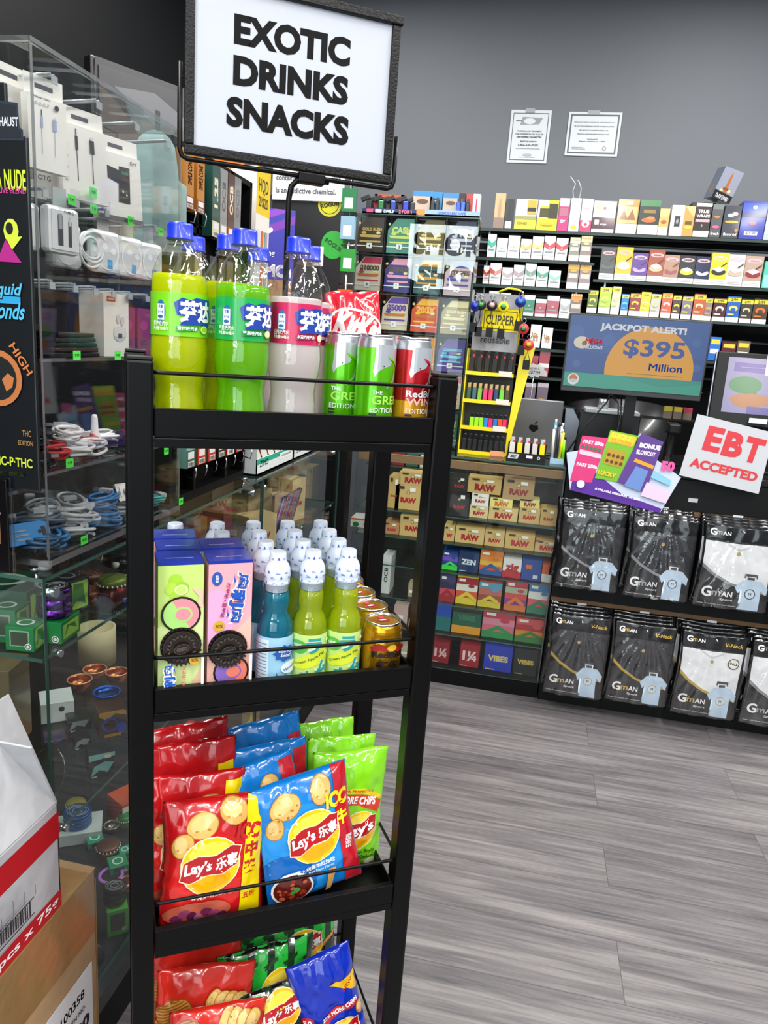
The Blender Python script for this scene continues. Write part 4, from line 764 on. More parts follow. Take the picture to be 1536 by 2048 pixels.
b = B(); b.tube([(math.cos(a)*.024, math.sin(a)*.024, .0045) for a in [k*PI/12 for k in range(24)]], .004, M('#b46ad0', .3), 8, True); p, r, h = stand(222, 1768, 40, 16, 3); tag(obj('purple_ring', b, loc=p), 'purple plastic ring lying behind the black grinder, case bottom', 'ring')
p, r, h = stand(200, 1876, 30, 40, 3); p.x = -.70; p.y = 1.04; tag(obj('black_disc', B().lathe([(.001, -.004), (.026, -.004), (.028, 0), (.026, .004), (.001, .004)], M('#14161a', .3), 28, Matrix.Translation((0, 0, .029)) @ Matrix.Rotation(dg(80), 4, 'X')), loc=p, rot=(0, 0, dg(20))), 'black round disc standing on edge beside the light green box', 'disc')
b = B(); b.lathe([(.030, 0), (.031, .002), (.027, .010), (.012, .032), (.009, .052), (.006, .052), (.009, .032), (.025, .008)], liquid('blue_plastic', '#3a42d8', .35), 36, cap=False); p, r, h = stand(200, 1950, 34, 60, 3); tag(obj('plastic_funnel', b, loc=Vector((-.708, 1.0, top_z(3)))), 'translucent blue plastic funnel standing at the front of the case bottom', 'funnel')
# second showcase contents
S2 = .7406
for k, (x, y, W, D, Hh, c, l, txt) in enumerate(((-.96, 1.95, .14, .08, .13, '#b39a72', 'large kraft carton at the back of the second showcase shelf, near end', 'RAW'), (-.96, 2.12, .12, .08, .15, '#cbb48a', 'pale kraft carton at the back of the second showcase shelf, middle', 'RAW'), (-.97, 2.29, .13, .08, .12, '#8a6a4a', 'brown carton at the back of the second showcase shelf, far end', None), (-.84, 2.16, .06, .05, .09, '#6a2a30', 'wine red carton in the middle of the second showcase shelf', None), (-.85, 1.88, .06, .05, .08, '#4a5a3a', 'olive carton behind the kraft one, second showcase shelf', None), (-.72, 1.90, .10, .06, .10, '#c2a878', 'kraft rolling paper carton at the near end of the second showcase shelf', 'RAW'), (-.78, 2.02, .12, .06, .14, '#8d7a5c', 'dull kraft carton behind the pens in the second showcase', None), (-.74, 2.14, .07, .05, .11, '#b89a8c', 'dusty pink carton in the second showcase', None), (-.74, 2.27, .08, .06, .14, '#cdb68a', 'kraft carton standing upright at the far end of the second showcase', 'RAW'), (-.86, 2.45, .10, .08, .16, '#3a2a24', 'dark carton in the far corner of the second showcase', None))):
    o = carton('rolling_paper_box', W, D, Hh, c, [('t', txt, .5, .4*Hh/W, .6, '#9c1c20', {'bold': .06})] if txt else [('r', .1, .1, .9, .3, '#6a5a4c')], None, [('t', txt, .5, .5*Hh/D, .7, '#9c1c20', {'bold': .05})] if txt else None, mk=paper); o.location = (x, y, S2); o.rotation_euler = (0, 0, dg(60 if k % 2 else 75)); tag(o, l, 'box')
for k in range(10):
    c = ['#5d3a86', '#20222a', '#8a2a44', '#2a3a5c'][k % 4]; o = obj('vape_pen', B().tube([(0, 0, 0), (0, .012, .03), (0, .05, .12)], .006, M(c, .3, .3), 8), loc=(-.70, 1.98+.018*k, S2+.006), rot=(0, 0, dg(-20)))
    tag(o, f'slim slanted vape pen, {ORD[k]} in the row inside the second showcase', 'vape pen', 'slanted vape pens in the second showcase')
for k in range(4): grinder('glass_pipe', f'purple glass hand pipe, {ORD[k]} of the row by the corner of the second showcase', 'pipe', 0, 0, 0, .016, .03, '#6a2a9a', '#8a4ac0', metal=0, loc=Vector((-.70, 1.85+.028*k, S2+(.0 if k % 2 else .0))), kind='cup', group='purple glass pipes in the second showcase')
for y, c, l in ((1.62, '#b01a1c', 'red carton standing at the bottom of the showcase behind the red chip bags'), (1.87, '#7a6a3c', 'carton printed with a gold star at the bottom of the second showcase')):
    o = carton('floor_carton', .12, .10, .17, c, None, None, None, mk=paper); bb = B(); stamp(bb, ([('r', .1, .2, .9, .5, '#e8e2dc'), ('t', 'BOX', .5, .35, .4, '#b01a1c')] if 0 else [('p', [(.5+.36*(1 if j % 2 == 0 else .42)*math.sin(j*PI/5), .85+.36*(1 if j % 2 == 0 else .42)*math.cos(j*PI/5)) for j in range(10)], '#c9a23a' if 'gold' in l else '#e8e2dc')]), .1, right_fn(.06, -.05, 0), mk=paper); obj('printed_panel', bb, o, recalc=False)
    o.location = (-.76, y, .1256 if y < 1.8 else .1256); o.rotation_euler = (0, 0, dg(-10)); tag(o, l, 'box')
# ---------------------------------------------------------------- clear acrylic display of phone accessories on the case
AX0, AX1, AY0, AY1, AZ1 = -1.02, -.672, .918, 1.335, 1.680
t = empty('acrylic_display', 'tall clear acrylic countertop display holding phone cables and adapters', 'display stand', (0, 0, 0))
th = .005; AE = thin('acrylic_edge', (.82, .88, .88), 1.5, .25, .55)
obj('near_side_panel', B().slab(AX0, AY0, CT+.02, AX1, AY0+th, AZ1, ACRY, AE), t); obj('far_side_panel', B().slab(AX0, AY1-th, CT+.02, AX1, AY1, AZ1, ACRY, AE), t)
obj('back_panel', B().slab(AX0, AY0+th, CT+.02, AX0+th, AY1-th, AZ1, ACRY, AE), t); obj('top_panel', B().slab(AX0, AY0, AZ1, AX1+.001, AY1, AZ1+.006, ACRY, AE), t)
obj('front_panel', B().slab(AX1-th, AY0+th, CT+.024, AX1, AY1-th, AZ1-.001, ACRY, AE), t)
obj('base_panel', B().slab(AX0, AY0, CT+.010, AX1+.001, AY1, CT+.020, ACRY, AE), t)
b = B(); 
for x in (AX0+.02, AX1-.02):
    for y in (AY0+.02, AY1-.02): b.cyl((x, y, CT+.0005), (x, y, CT+.010), .010, M('#d9dde0', .2, 0, 0, .3), 14)
obj('feet', b, t)
AS = {'a': 1.283, 'b': 1.118, 'c': CT+.020}
for z in (AS['a'], AS['b']): obj('shelf', B().slab(AX0+th, AY0+th+.0005, z-.005, AX1-th-.001, AY1-th-.0005, z, ACRY, AE), t)
hp = -.80; obj('hook_panel', B().slab(hp, AY0+th+.0005, 1.30, hp+.004, AY1-th-.0005, AZ1-.002, ACRY, AE), t)
CLR = M('#dfe6ea', .15, 0, .3, .5)
def hook(y, z, x1=-.705):
    b = B(); b.cyl((hp+.004, y-.004, z), (x1, y-.004, z+.006), .0018, CLR, 6); b.cyl((hp+.004, y+.004, z), (x1, y+.004, z+.006), .0018, CLR, 6); b.box(x1, y-.012, z-.012, x1+.002, y+.012, z+.018, ACRY); b.box(x1+.002, y-.006, z-.006, x1+.004, y+.006, z+.004, CLR)
    obj('hook', b, t)
HY = [at(px, py, X=-.684).y for px, py in ((105, 165), (195, 210), (272, 250), (334, 290))]
for y in HY: hook(y, 1.655, -.684)
HZ = [at(px, py, X=-.684).y for px, py in ((100, 560), (147, 565), (188, 570), (224, 575), (257, 580), (292, 585))]
for y in HZ: hook(y, 1.385, -.684)
H2 = [.968, 1.04, 1.12, 1.20, 1.28]
for y in H2: hook(y, 1.508, -.695)
def hangcard(label, yc, zt, W, Hh, prims, x=-.72, yaw=0, tilt=0, col='#e2e0da', D=.014, group=None):
    o = carton('hanging_package', W, D, Hh, col, prims, mk=paper); o.location = (x, yc, zt-Hh); o.rotation_euler = (tilt, 0, PI/2+yaw)
    b = B(); b.box(-W/2, -.0006, Hh, W/2, .0006, Hh+.026, paper(col)); b.box(-.014, -.0010, Hh+.010, .014, .0010, Hh+.016, M('#4a4d55', .5)); obj('hang_tab', b, o)
    return tag(o, label, 'hanging package', group)
def adapter_art(t1, c1): return [('t', t1, .48, 1.62, .7, '#5a5a5e', {'h': .05}), ('t', 'Adapter Cable', .36, 1.52, .44, '#6a6a6e', {'h': .05}), ('r', .33, .35, .345, 1.0, c1), ('r', .31, .9, .37, 1.15, c1), ('r', .325, 1.15, .35, 1.28, '#3a3a3e'), ('r', .66, .35, .675, .9, c1), ('r', .62, .9, .72, 1.14, c1), ('r', .64, 1.14, .70, 1.2, '#c9c9cc')]
hangcard('white adapter package printed Type-C to AUX, hanging nearest the display corner', .982, 1.632, .060, .094, adapter_art('Type-C to 3.5 AUX Audio', '#9aa0c8') + [('e', x, 1.4, .03, .03, '#b9b9bc') for x in (.2, .3, .4, .5)] + [('e', .72, 1.4, .06, .06, '#2b2f3a')], x=-.700, yaw=dg(-18))
hangcard('white adapter package printed Lightning to AUX with two black plugs, hanging second', 1.072, 1.620, .078, .105, adapter_art('Lightning to 3.5AUX Audio', '#2c2c34') + [('e', -.0+.1, z, .035, .035, '#c9c9c6') for z in (.35, .55, .75, .95)], x=-.700, yaw=dg(-22), tilt=dg(-4))
hangcard('grey banded car transmitter package printed CARA9, hanging third', 1.168, 1.606, .086, .104, [('r', 0, 1.38, 1, 1.53, '#5c5c60'), ('e', .5, 1.45, .05, .05, '#2c2c30'), ('t', 'CARA9', .3, 1.26, .36, '#1c1c20', {'h': .08, 'rot': 8}), ('p', [(.46, .35), (.72, .35), (.74, 1.0), (.50, 1.0)], '#242a2a'), ('p', [(.12, .78), (.5, .68), (.5, .92), (.14, .98)], '#202426'), ('r', .55, .86, .70, .92, '#3a6a4a'), ('r', .56, .74, .70, .80, '#5a1c24'), ('e', .56, .55, .02, .02, '#c9c9c9'), ('e', .64, .5, .02, .02, '#c9c9c9'), ('r', .02, .25, .2, .36, '#202024'), ('r', 0, 0, 1, .08, '#6a6a6e'), ('t', 'G+Y', .82, 1.1, .16, '#2c2c30')], x=-.700, yaw=dg(-22), tilt=dg(-4))
hangcard('plain white package hanging behind the Type-C package', .958, 1.640, .07, .11, [('r', .2, .3, .5, 1.0, '#d2cfc8')], x=-.735, yaw=dg(-10))
hangcard('pale small adapter package hanging low behind the Lightning one', 1.035, 1.555, .05, .045, [('t', 'OTG', .5, .6, .4, '#6a6a70')], x=-.745, yaw=dg(-25))
def earcase(label, yc, zt, kind, x=-.712):
    o = carton('cable_case', .058, .020, .066, '#e9ebee', None, mk=gloss, bev=.007); o.location = (x, yc, zt-.066); o.rotation_euler = (0, 0, PI/2-dg(14))
    b = B()
    if kind == 'usb': pr = [('r', .1, .1, .9, 1.04, '#d5d6d8'), ('r', .28, .2, .44, .92, '#4a4a50'), ('r', .30, .6, .42, .96, '#9a9aa2'), ('r', .60, .2, .70, .8, '#4a4a50'), ('r', .62, .7, .68, .92, '#c5c5cc'), ('t', 'TYPE C', .62, 1.02, .3, '#3a3a40')]
    elif kind == 'ear': pr = [('e', .5, .55, .42, .48, '#f2f3f4'), ('e', .5, .55, .36, .42, '#d9dcdf'), ('e', .4, .7, .10, .09, '#f7f7f7'), ('e', .7, .6, .10, .09, '#f7f7f7'), ('r', .48, .12, .66, .36, '#4aa6e0')]
    else: pr = [('e', .5, .55, .42, .48, '#f2f3f4')]
    stamp(b, pr, .058, lambda u, v, n: Vector((-.029+u, -.0102-n, v)), mk=gloss); obj('case_window', b, o, recalc=False)
    b = B(); b.box(-.012, -.001, .066, .012, .001, .092, CLR); obj('hang_loop', b, o)
    return tag(o, label, 'cable case', 'white cable cases on the second hook row')
earcase('clear round cornered case with grey USB plug card, nearest on the second hook row', 1.010, 1.497, 'usb', -.700); earcase('clear cable case behind the grey plug case at the display corner', .968, 1.497, 'x', -.735)
earcase('plain white cable case, third along the second hook row', 1.060, 1.482, 'x', -.73); earcase('white earphone case with blue tag, fourth along the second hook row', 1.140, 1.484, 'ear'); earcase('white earphone case with blue tag, nearest the yellow soda bottle', 1.215, 1.484, 'ear'); earcase('white earphone case at the far end of the second hook row', 1.285, 1.484, 'ear')
def coil(name, label, p, r, col, n=5, thick=.0022, upright=None, seed=0, plug='#d9d9dc', group=None, tie=True, flat=.55):
    q = random.Random(seed); t = empty(name, label, 'cable', p, q.random()*6, group); pts = []
    for k in range(n*16):
        a = k*2*PI/16; lp = k/16; ox, oy = r*.22*math.sin(lp*.9*2.3+seed), r*.16*math.cos(lp*1.7+seed*3); rr = r*(1+.16*math.sin(a*.37+seed)+.07*math.sin(a*2.1)); pts.append((rr*math.cos(a)+ox, rr*flat*math.sin(a)+oy, thick+.0012+(0 if upright else lp*thick*1.15)+abs(thick*(1.2 if upright else 2.6)*math.sin(a*.31+seed*2)+thick*.8*math.sin(a*1.1+seed))))
    if upright: pts = [(x, z, y+r*flat+.002) for x, y, z in pts]
    mm = M(col, .4); obj('cord', B().tube(pts, thick, mm, 6), t)
    e = Vector(pts[-1]); obj('plug', B().box(-.006, 0, -.003, .006, .022, .004, M(plug, .4), Matrix.Translation(e)).box(-.0045, .022, -.002, .0045, .034, .003, M('#b5b8bc', .3, .9), Matrix.Translation(e)), t)
    if tie: obj('twist_tie', B().tube([(0, r*flat-.002+math.cos(a)*.0065, .006+math.sin(a)*.0065) for a in [k*PI/4 for k in range(8)]], .0016, M('#2a2a2c', .5), 5, True), t)
    return t
hc = coil('charging_cable', 'white looped charging cable hanging between the cable cases', Vector((-.700, 1.098, 1.425)), .03, '#e6e8ea', 3, .0024, True, 5, '#f0f0f0', flat=.8); hc.rotation_euler = (0, 0, PI/2)
def priceflag(p, who, rz=PI/2):
    b = B(); b.box(-.009, 0, -.007, .009, .0006, .007, M('#4fe04a', .6)); stamp(b, [('t', '9.99', .5, .4, .6, '#1f5a1c')], .018, lambda u, v, n: Vector((-.009+u, -n, -.007+v)))
    return tag(obj('price_sticker', b, loc=p, rot=(0, 0, rz), recalc=False), f'small bright green price sticker {who}', 'price sticker')
for px, py, w_ in ((187, 385, 'below the CARA9 package'), (144, 400, 'above the grey plug cable case'), (188, 418, 'on the hook of the plain white cable case'), (262, 442, 'on the hook of the first earphone case'), (322, 464, 'beside the yellow soda bottle neck')): priceflag(at(px, py, X=-.6835), w_)
for px, py, w_ in ((154, 711, 'in front of the foil packets'), (236, 711, 'in front of the earbuds box'), (140, 926, 'on the middle acrylic shelf'), (169, 1080, 'at the bottom front of the acrylic display'), (333, 902, 'right of the front rack post on the acrylic shelf'), (362, 1003, 'at the far bottom corner of the acrylic display')): priceflag(at(px, py, X=-.6705), w_)
o = carton('earbuds_box', .062, .05, .102, '#e9e4dc', [('t', 'P9 PRO', .28, 1.5, .3, '#c0392b', {'h': .09, 'bold': .05}), ('r', .12, 1.44, .45, 1.56, '#c0392b'), ('t', 'P9 PRO', .28, 1.5, .26, '#ffffff', {'h': .06}), ('e', .62, .6, .26, .2, '#bfc3c9'), ('r', .38, .55, .86, .78, '#d3d7dc'), ('r', .54, .5, .7, .62, '#3a3d44'), ('e', .55, 1.0, .07, .12, '#c9ccd2'), ('e', .72, .95, .07, .12, '#c9ccd2')], mk=paper, bev=.0006); o.location = (-.715, 1.145, AS['a']+.0004); o.rotation_euler = (0, 0, PI/2-dg(8)); tag(o, 'white earbuds box printed P9 PRO on the upper acrylic shelf', 'box')
for k in range(5): 
    o = obj('foil_packet', B().box(-.055, -.03, 0, .055, .03, .007, M(['#1b1d1f', '#3a2a20', '#12241c', '#26221f', '#141516'][k], .2, .3, .5, bump=.6), bev=.002), loc=(-.72, 1.03, AS['a']+.0004+.0074*k), rot=(0, 0, PI/2+.06*(k-2))); tag(o, f'glossy dark foil packet, {["bottom","second","third","fourth","top"][k]} of the pile on the upper acrylic shelf', 'packet', 'foil packets piled on the upper acrylic shelf')
for x, y, W, Hh, c, l in ((-.77, 1.13, .06, .05, '#121214', 'black accessory box behind the foil packets'), (-.78, 1.25, .07, .07, '#7a2a6a', 'magenta pouch behind the earbuds box on the upper acrylic shelf')): pass
o = tag(carton('accessory_box', .07, .03, .045, '#141416', [('r', .6, .45, .9, .5, '#c0202c'), ('t', 'TYPE C', .4, .5, .5, '#cfcfcf')], mk=gloss), 'black accessory box with red stripe standing at the back of the upper acrylic shelf', 'box'); o.location = (-.79, 1.03, 1.2834); o.rotation_euler = (0, 0, PI/2)
for k, y in enumerate((1.235, 1.29)): o = tag(carton('accessory_pouch', .045, .012, .085, '#8a2468', [('t', 'GO', .5, .5, .5, '#5a1440'), ('e', .5, 1.2, .3, .2, '#a83a86')], mk=gloss), ['magenta pouch right of the earbuds box, upper acrylic shelf', 'farther magenta pouch near the soda bottle, upper acrylic shelf'][k], 'pouch'); o.location = (-.73, y, 1.2834); o.rotation_euler = (0, 0, PI/2)
zb, zc = AS['b']+.0004, AS['c']+.0004
for k, (x, y, z, r, c, n, l, pl) in enumerate((
    (-.72, .955, zb, .028, '#17181a', 6, 'black coiled cable in the near corner of the middle acrylic shelf', '#1f2023'), (-.705, .99, zb, .020, '#c41f24', 6, 'small red coiled cable on the middle acrylic shelf', '#b01a20'), (-.74, 1.01, zb, .024, '#1d1e20', 5, 'black coiled cable behind the small red one', '#2a2a2c'),
    (-.708, 1.04, zb, .026, '#e4e4e2', 5, 'white coiled cable nearest the front of the middle acrylic shelf', '#f0f0f0'), (-.70, 1.10, zb, .026, '#dfdfdd', 5, 'white coiled cable left of the rack post, middle acrylic shelf', '#efefef'), (-.75, 1.12, zb, .034, '#c9401f', 5, 'orange red coiled cable lying behind the white ones', '#d6d6d8'), (-.76, 1.20, zb, .026, '#e2e2e0', 5, 'white coiled cable partly hidden by the rack post, middle acrylic shelf', '#f0f0f0'), (-.71, 1.225, zb, .022, '#26272a', 5, 'dark coiled cable just right of the rack post', '#333'),
    (-.71, .955, zc, .022, '#2b4a66', 5, 'steel blue coiled cable in the near corner of the bottom acrylic shelf', '#9aa0a6'), (-.77, .97, zc, .030, '#3a4452', 5, 'slate grey coiled cable at the back near corner, bottom acrylic shelf', '#555'), (-.695, .985, zc, .022, '#3c79ac', 6, 'blue coiled cable at the front of the bottom acrylic shelf', '#c9ccd0'), (-.745, 1.00, zc, .028, '#8a8f94', 6, 'grey coiled cable in the middle of the bottom acrylic shelf', '#b9bcc0'), (-.705, 1.03, zc, .022, '#d3d5d6', 5, 'white coiled cable beside the yellow edged tag, bottom acrylic shelf', '#f0f0f0'), (-.76, 1.06, zc, .036, '#b5b8ba', 6, 'light grey coiled cable lying at the back of the bottom acrylic shelf', '#d0d0d0'),
    (-.715, 1.085, zc, .030, '#2f6da4', 6, 'large blue coiled cable left of the rack post, bottom acrylic shelf', '#c0c4c8'), (-.705, 1.13, zc, .026, '#3a7ab0', 6, 'blue coiled cable partly hidden by the rack post', '#c0c4c8'), (-.77, 1.15, zc, .034, '#9a9da0', 5, 'grey coiled cable at the far back of the bottom acrylic shelf', '#c0c0c0'), (-.72, 1.20, zc, .026, '#a9acae', 5, 'grey coiled cable just right of the rack post, bottom acrylic shelf', '#d0d0d0'), (-.70, 1.235, zc, .018, '#4a9ad0', 5, 'sky blue coiled cable right of the rack post', '#d0d0d0'), (-.70, 1.285, zc, .020, '#2fa8a0', 5, 'turquoise coiled cable in the far corner of the acrylic display', '#d0d0d0'), (-.74, 1.28, zc, .022, '#c43022', 5, 'red coiled cable in the far corner of the acrylic display', '#d0d0d0'))):
    coil('coiled_cable', l, Vector((min(x, -.690-r), y, z)), r*1.22, c, n, .0027, None, k+2, pl, 'coiled cables in the acrylic display')
for k, (x, y, z, r, c, l) in enumerate(((-.73, .965, zb+.02, .022, '#101113', 'black cable lying on top of the near coils, middle shelf'), (-.74, 1.075, zb+.022, .030, '#e9e9e7', 'white cable lying on top of the white coils, middle shelf'), (-.735, .985, zc+.024, .028, '#4a5a6a', 'slate cable on top of the near coils, bottom of the display'), (-.725, 1.045, zc+.024, .032, '#c8cacc', 'pale grey cable on top of the pile, bottom of the display'), (-.75, 1.10, zc+.026, .034, '#a9adb0', 'grey cable on top of the blue coil, bottom of the display'), (-.735, 1.16, zc+.024, .030, '#2f6da4', 'blue cable on top of the pile behind the rack post'), (-.76, 1.03, zc+.030, .036, '#9a9ea2', 'long grey cable at the back top of the bottom pile'), (-.73, 1.24, zc+.020, .024, '#8f9396', 'grey cable on top of the turquoise one, far corner'))):
    coil('coiled_cable', l, Vector((min(x, -.694-r), y, z)), r*1.15, c, 5, .0027, None, k+40, '#c9ccd0', 'coiled cables in the acrylic display')
for k, (x, y, z, c, l) in enumerate(((-.705, 1.055, zc+.020, '#e2dfc0', 'cream cable tag with yellow edge and butterfly slot, bottom acrylic shelf'), (-.715, .940, zc+.016, '#2f80c0', 'blue and white cable tag in the near corner of the display'), (-.70, 1.225, zc+.030, '#e4ded2', 'cream cable tag standing right of the rack post'))):
    b = B(); b.box(-.034, -.0006, 0, .034, .0006, .034, paper(c)); stamp(b, [('r', .03, .02, .97, .48, c), ('r', .8, .14, .9, .36, '#26282c'), ('e', .76, .25, .05, .05, '#26282c'), ('r', .08, .1, .1, .4, '#8a8a70'), ('r', .2, .1, .5, .13, '#9a9a8a'), ('r', .2, .2, .5, .23, '#9a9a8a'), ('r', .2, .3, .45, .33, '#9a9a8a')], .068, lambda u, v, n: Vector((-.034+u, -.0006-n, v)), mk=paper)
    o = tag(obj('cable_tag', b, loc=(x, y, z), rot=(-1.0 if k == 0 else -.5, 0, PI/2-dg(25)), recalc=False), l, 'tag')
    if k != 1: o.location.x -= .006
b = B(); b.lathe([(.009, 0), (.010, .004), (.010, .022), (.0065, .030), (.0055, .055), (.0035, .06)], M('#e9e9e7', .3), 20); b.box(-.003, -.0108, .006, .003, -.0098, .018, M('#3a3a3c', .4)); tag(obj('car_charger', b, loc=(-.75, 1.165, zb)), 'white car charger plug standing behind the orange cable', 'charger')
for k, y in enumerate((1.25, 1.292)): o = carton('charger_box', .03, .03, .034, '#e4e4e2', [('r', .2, .3, .8, .8, '#3a3a3c'), ('r', .28, .38, .72, .72, '#e4e4e2')], mk=paper, bev=.003); o.location = (-.698, y, zb); o.rotation_euler = (0, 0, PI/2); tag(o, ['white charger cube box just right of the rack post', 'white charger cube box at the far end of the middle acrylic shelf'][k], 'box')
b = B()                                       # frosted round-topped plate seen behind the hooks
FPA, FPB = at(268, 445, Y=1.36), at(352, 310, Y=1.36)
pts = [(-.06, 0), (.06, 0), (.06, .12), (.045, .13), (.04, .17)] + [(.04*math.cos(a), .17+.045*math.sin(a)) for a in [k*PI/8 for k in range(1, 8)]] + [(-.05, .16), (-.06, .12)]
b.poly(pts, 0, .004, liquid('frosted_plate', '#d3ecea', .25, .12)); tag(obj('frosted_plate', b, loc=((FPA.x+FPB.x)/2, 1.36, FPA.z-.05), rot=(0, 0, dg(10))), 'frosted translucent round topped plate standing behind the far end of the acrylic display', 'plate')
# black header card and tablet-like countertop card at the left edge of the picture
b = B(); X0 = -.99; b.box(X0, .906, 1.095, -.672, .9115, 1.565, M('#101418', .35), bev=.002); b.box(X0, .906, 1.56, -.700, .9115, 1.628, M('#101418', .35), bev=.002)
W = .318; z0 = 1.095
NY = '#c8d83a'
stamp(b, [('p', [(.86, 1.46), (.985, 1.46), (.985, 1.50), (.97, 1.51), (.965, 1.60), (.86, 1.61)], '#1f2a3c'), ('p', [(.865, 1.468), (.975, 1.468), (.975, 1.495), (.96, 1.505), (.955, 1.59), (.865, 1.60)], '#141a24'), ('t', 'EXHAUST', .905, 1.53, .12, '#d9e6ea', {'bold': .02, 'h': .035}),
    ('t', 'DELTA NUDE', .878, 1.31, .225, NY, {'h': .08}), ('t', 'LIVE BLEND', .926, 1.268, .128, '#c23a8a', {'h': .022}), ('e', .912, 1.11, .036, .05, NY), ('e', .905, 1.12, .018, .025, '#101418'), ('p', [(.885, 1.085), (.965, 1.09), (.915, 1.035)], NY), ('p', [(.84, .985), (.958, .985), (.885, 1.075)], '#a81f7c'),
    ('r', .78, .815, .945, .845, '#2a9ad0'), ('t', 'Liquid', .868, .868, .165, '#101418', {'skew': .25, 'bold': .08, 'h': .075}), ('t', 'Liquid', .868, .868, .16, '#4ab4e0', {'skew': .25, 'h': .065}), ('t', 'Diamonds', .83, .785, .27, '#4ab4e0', {'skew': .25, 'h': .07}), ('t', 'HIGH', .937, .585, .15, '#c2743a', {'rot': -55, 'h': .036}), ('e', .815, .495, .124, .124, '#b96f3c'), ('e', .815, .495, .098, .098, '#101418'), ('p', [(.86, .44), (.89, .46), (.90, .50), (.87, .52), (.84, .49)], '#b96f3c'),
    ('t', 'THC', .952, .262, .045, '#9a7444', {'h': .028}), ('t', 'EDITION', .945, .218, .075, '#9a7444', {'h': .022}), ('t', 'THC-P·THC', .868, .128, .215, NY, {'h': .042, 'bold': .02}), ('t', 'FARM BILL COMPLIANT', .862, .072, .15, '#8f9a3a', {'h': .017})], W, front_fn(X0, .906, z0), clip=(0, 0, 1, 1.66), mk=paper)
tag(obj('header_card', b, recalc=False), 'tall black printed header card with neon lettering at the left picture edge', 'display card')
t2 = empty('countertop_card', 'tablet shaped countertop advert with rounded clear frame, lower left edge', 'display card', (-.79, .8985, CT+.0005), 0)
obj('clear_block', B().box(-.085, -.0, 0, .076, .006, .145, thin('acrylic_block', (.8, .87, .86), 1.5, .05, .1), bev=.002), t2)
b = B(); b.box(-.083, -.004, .002, .072, -.0005, .142, M('#0c0a0c', .2), bev=.001)
stamp(b, [('p', [(0, .0), (.46, 0), (.46, .28), (0, .32)], '#2a1418'), ('p', [(0, .32), (.92, .28), (.92, .55), (0, .6)], '#7a5a42'), ('p', [(0, .6), (.92, .55), (.92, .72), (0, .74)], '#6a4238'), ('t', 'MAGS', .78, .60, .3, '#f2f2f2', {'bold': .05}), ('e', .82, .2, .08, .08, '#8ad81c'), ('r', .84, .83, .92, .86, '#e9e9e9'), ('t', 'charge', .8, .38, .2, '#eee')], .155, front_fn(-.083, -.004, .002), clip=(.02, .02, .96, .9)); obj('printed_card', b, t2, recalc=False)
# ---------------------------------------------------------------- hanging strips, trays, boxes on the left counter
RKX = -.700
t = empty('strip_rack', 'black wire rack of hanging rolling paper strips on the left counter', 'display rack', (0, 0, 0))
b = B(); b.box(-.78, 1.375, CT+.0005, RKX-.012, 1.775, CT+.02, BLKP)
for y in (1.375, 1.487, 1.66, 1.775): b.box(RKX-.040, y-.006, CT+.02, RKX-.012, y+.006, 1.69, BLKP)
b.box(RKX-.045, 1.37, CT+.02, RKX-.040, 1.78, 1.69, BLKP)
for z in (1.245, 1.53, 1.678): b.box(RKX-.05, 1.37, z, RKX-.012, 1.78, z+.012, BLKP)
obj('frame', b, t)
def strip(label, yc, z0, z1, W, col, txt, tc, foot='#8c1c1c', low=False):
    Hh = z1-z0; A_ = Hh/W; fr = [('t', txt, .5, A_*.62, A_*.42 if len(txt) > 2 else A_*.3, tc, {'rot': 90, 'bold': .03, 'h': .5})] if txt else []
    fr += [('r', 0, 0, 1, A_*.22, foot), ('r', .15, A_*.11, .85, A_*.2, '#e6e6e4'), ('r', .15, .05, .85, A_*.08, '#e6e6e4')] + [('r', .2+.1*k, .08, .25+.1*k, A_*.07, '#2a2a2a') for k in range(6)]
    o = carton('paper_strip', W, .022, Hh, col, fr, mk=gloss); o.location = (RKX, yc, z0); o.rotation_euler = (0, 0, PI/2)
    obj('hook', B().tube([(0, .0, -.02), (0, -.02, -.025), (0, -.024, -.01), (0, -.022, 0)], .0016, M('#c9cccf', .2, 1), 6), o)
    return tag(o, label, 'rolling papers', 'hanging rolling paper strips')
sy = [at(px, 420, X=RKX).y for px in (369, 391, 422, 438, 453, 466)]
for y, c, s_, tc, f, l in zip(sy, ('#b5762c', '#b5762c', '#1e4a42', '#8a8c8c', '#4a2c24', '#7c7e80'), ('SIMPLE CONE', 'SIMPLE CONE', '1.25', 'OCB', 'OCB', 'OCB'), ('#6a2a14', '#6a2a14', '#f0e8c8', '#4a4a4c', '#f0dcb8', '#5a5a5c'), ('#8c1f28', '#8c1f28', '#d9d2b0', '#a9aaaa', '#b8402c', '#9a9c9c'),
        ('golden brown cone strip nearest the acrylic display, upper row', 'golden brown cone strip second in the upper row', 'dark green strip lettered 1.25, upper row', 'grey strip next to the dark green one, upper row', 'dark brown strip with cream lettering, upper row', 'grey strip at the far end of the upper row')):
    strip(l, y, 1.565 if y < 1.5 else 1.530, 1.672, .034 if y < 1.5 else .036, c, s_, tc, f)
for k, y in enumerate((1.40, 1.445, 1.515, 1.56, 1.605, 1.65)): strip(f'dark strip with orange band hanging in the middle row, {ORD[k]} from the camera end', y, 1.28, 1.49, .034, ['#3a2620', '#b09a74', '#20262a', '#3a2620', '#6a4a3a', '#3a2620'][k], 'OCB', '#f2f0e8', '#d9682c')
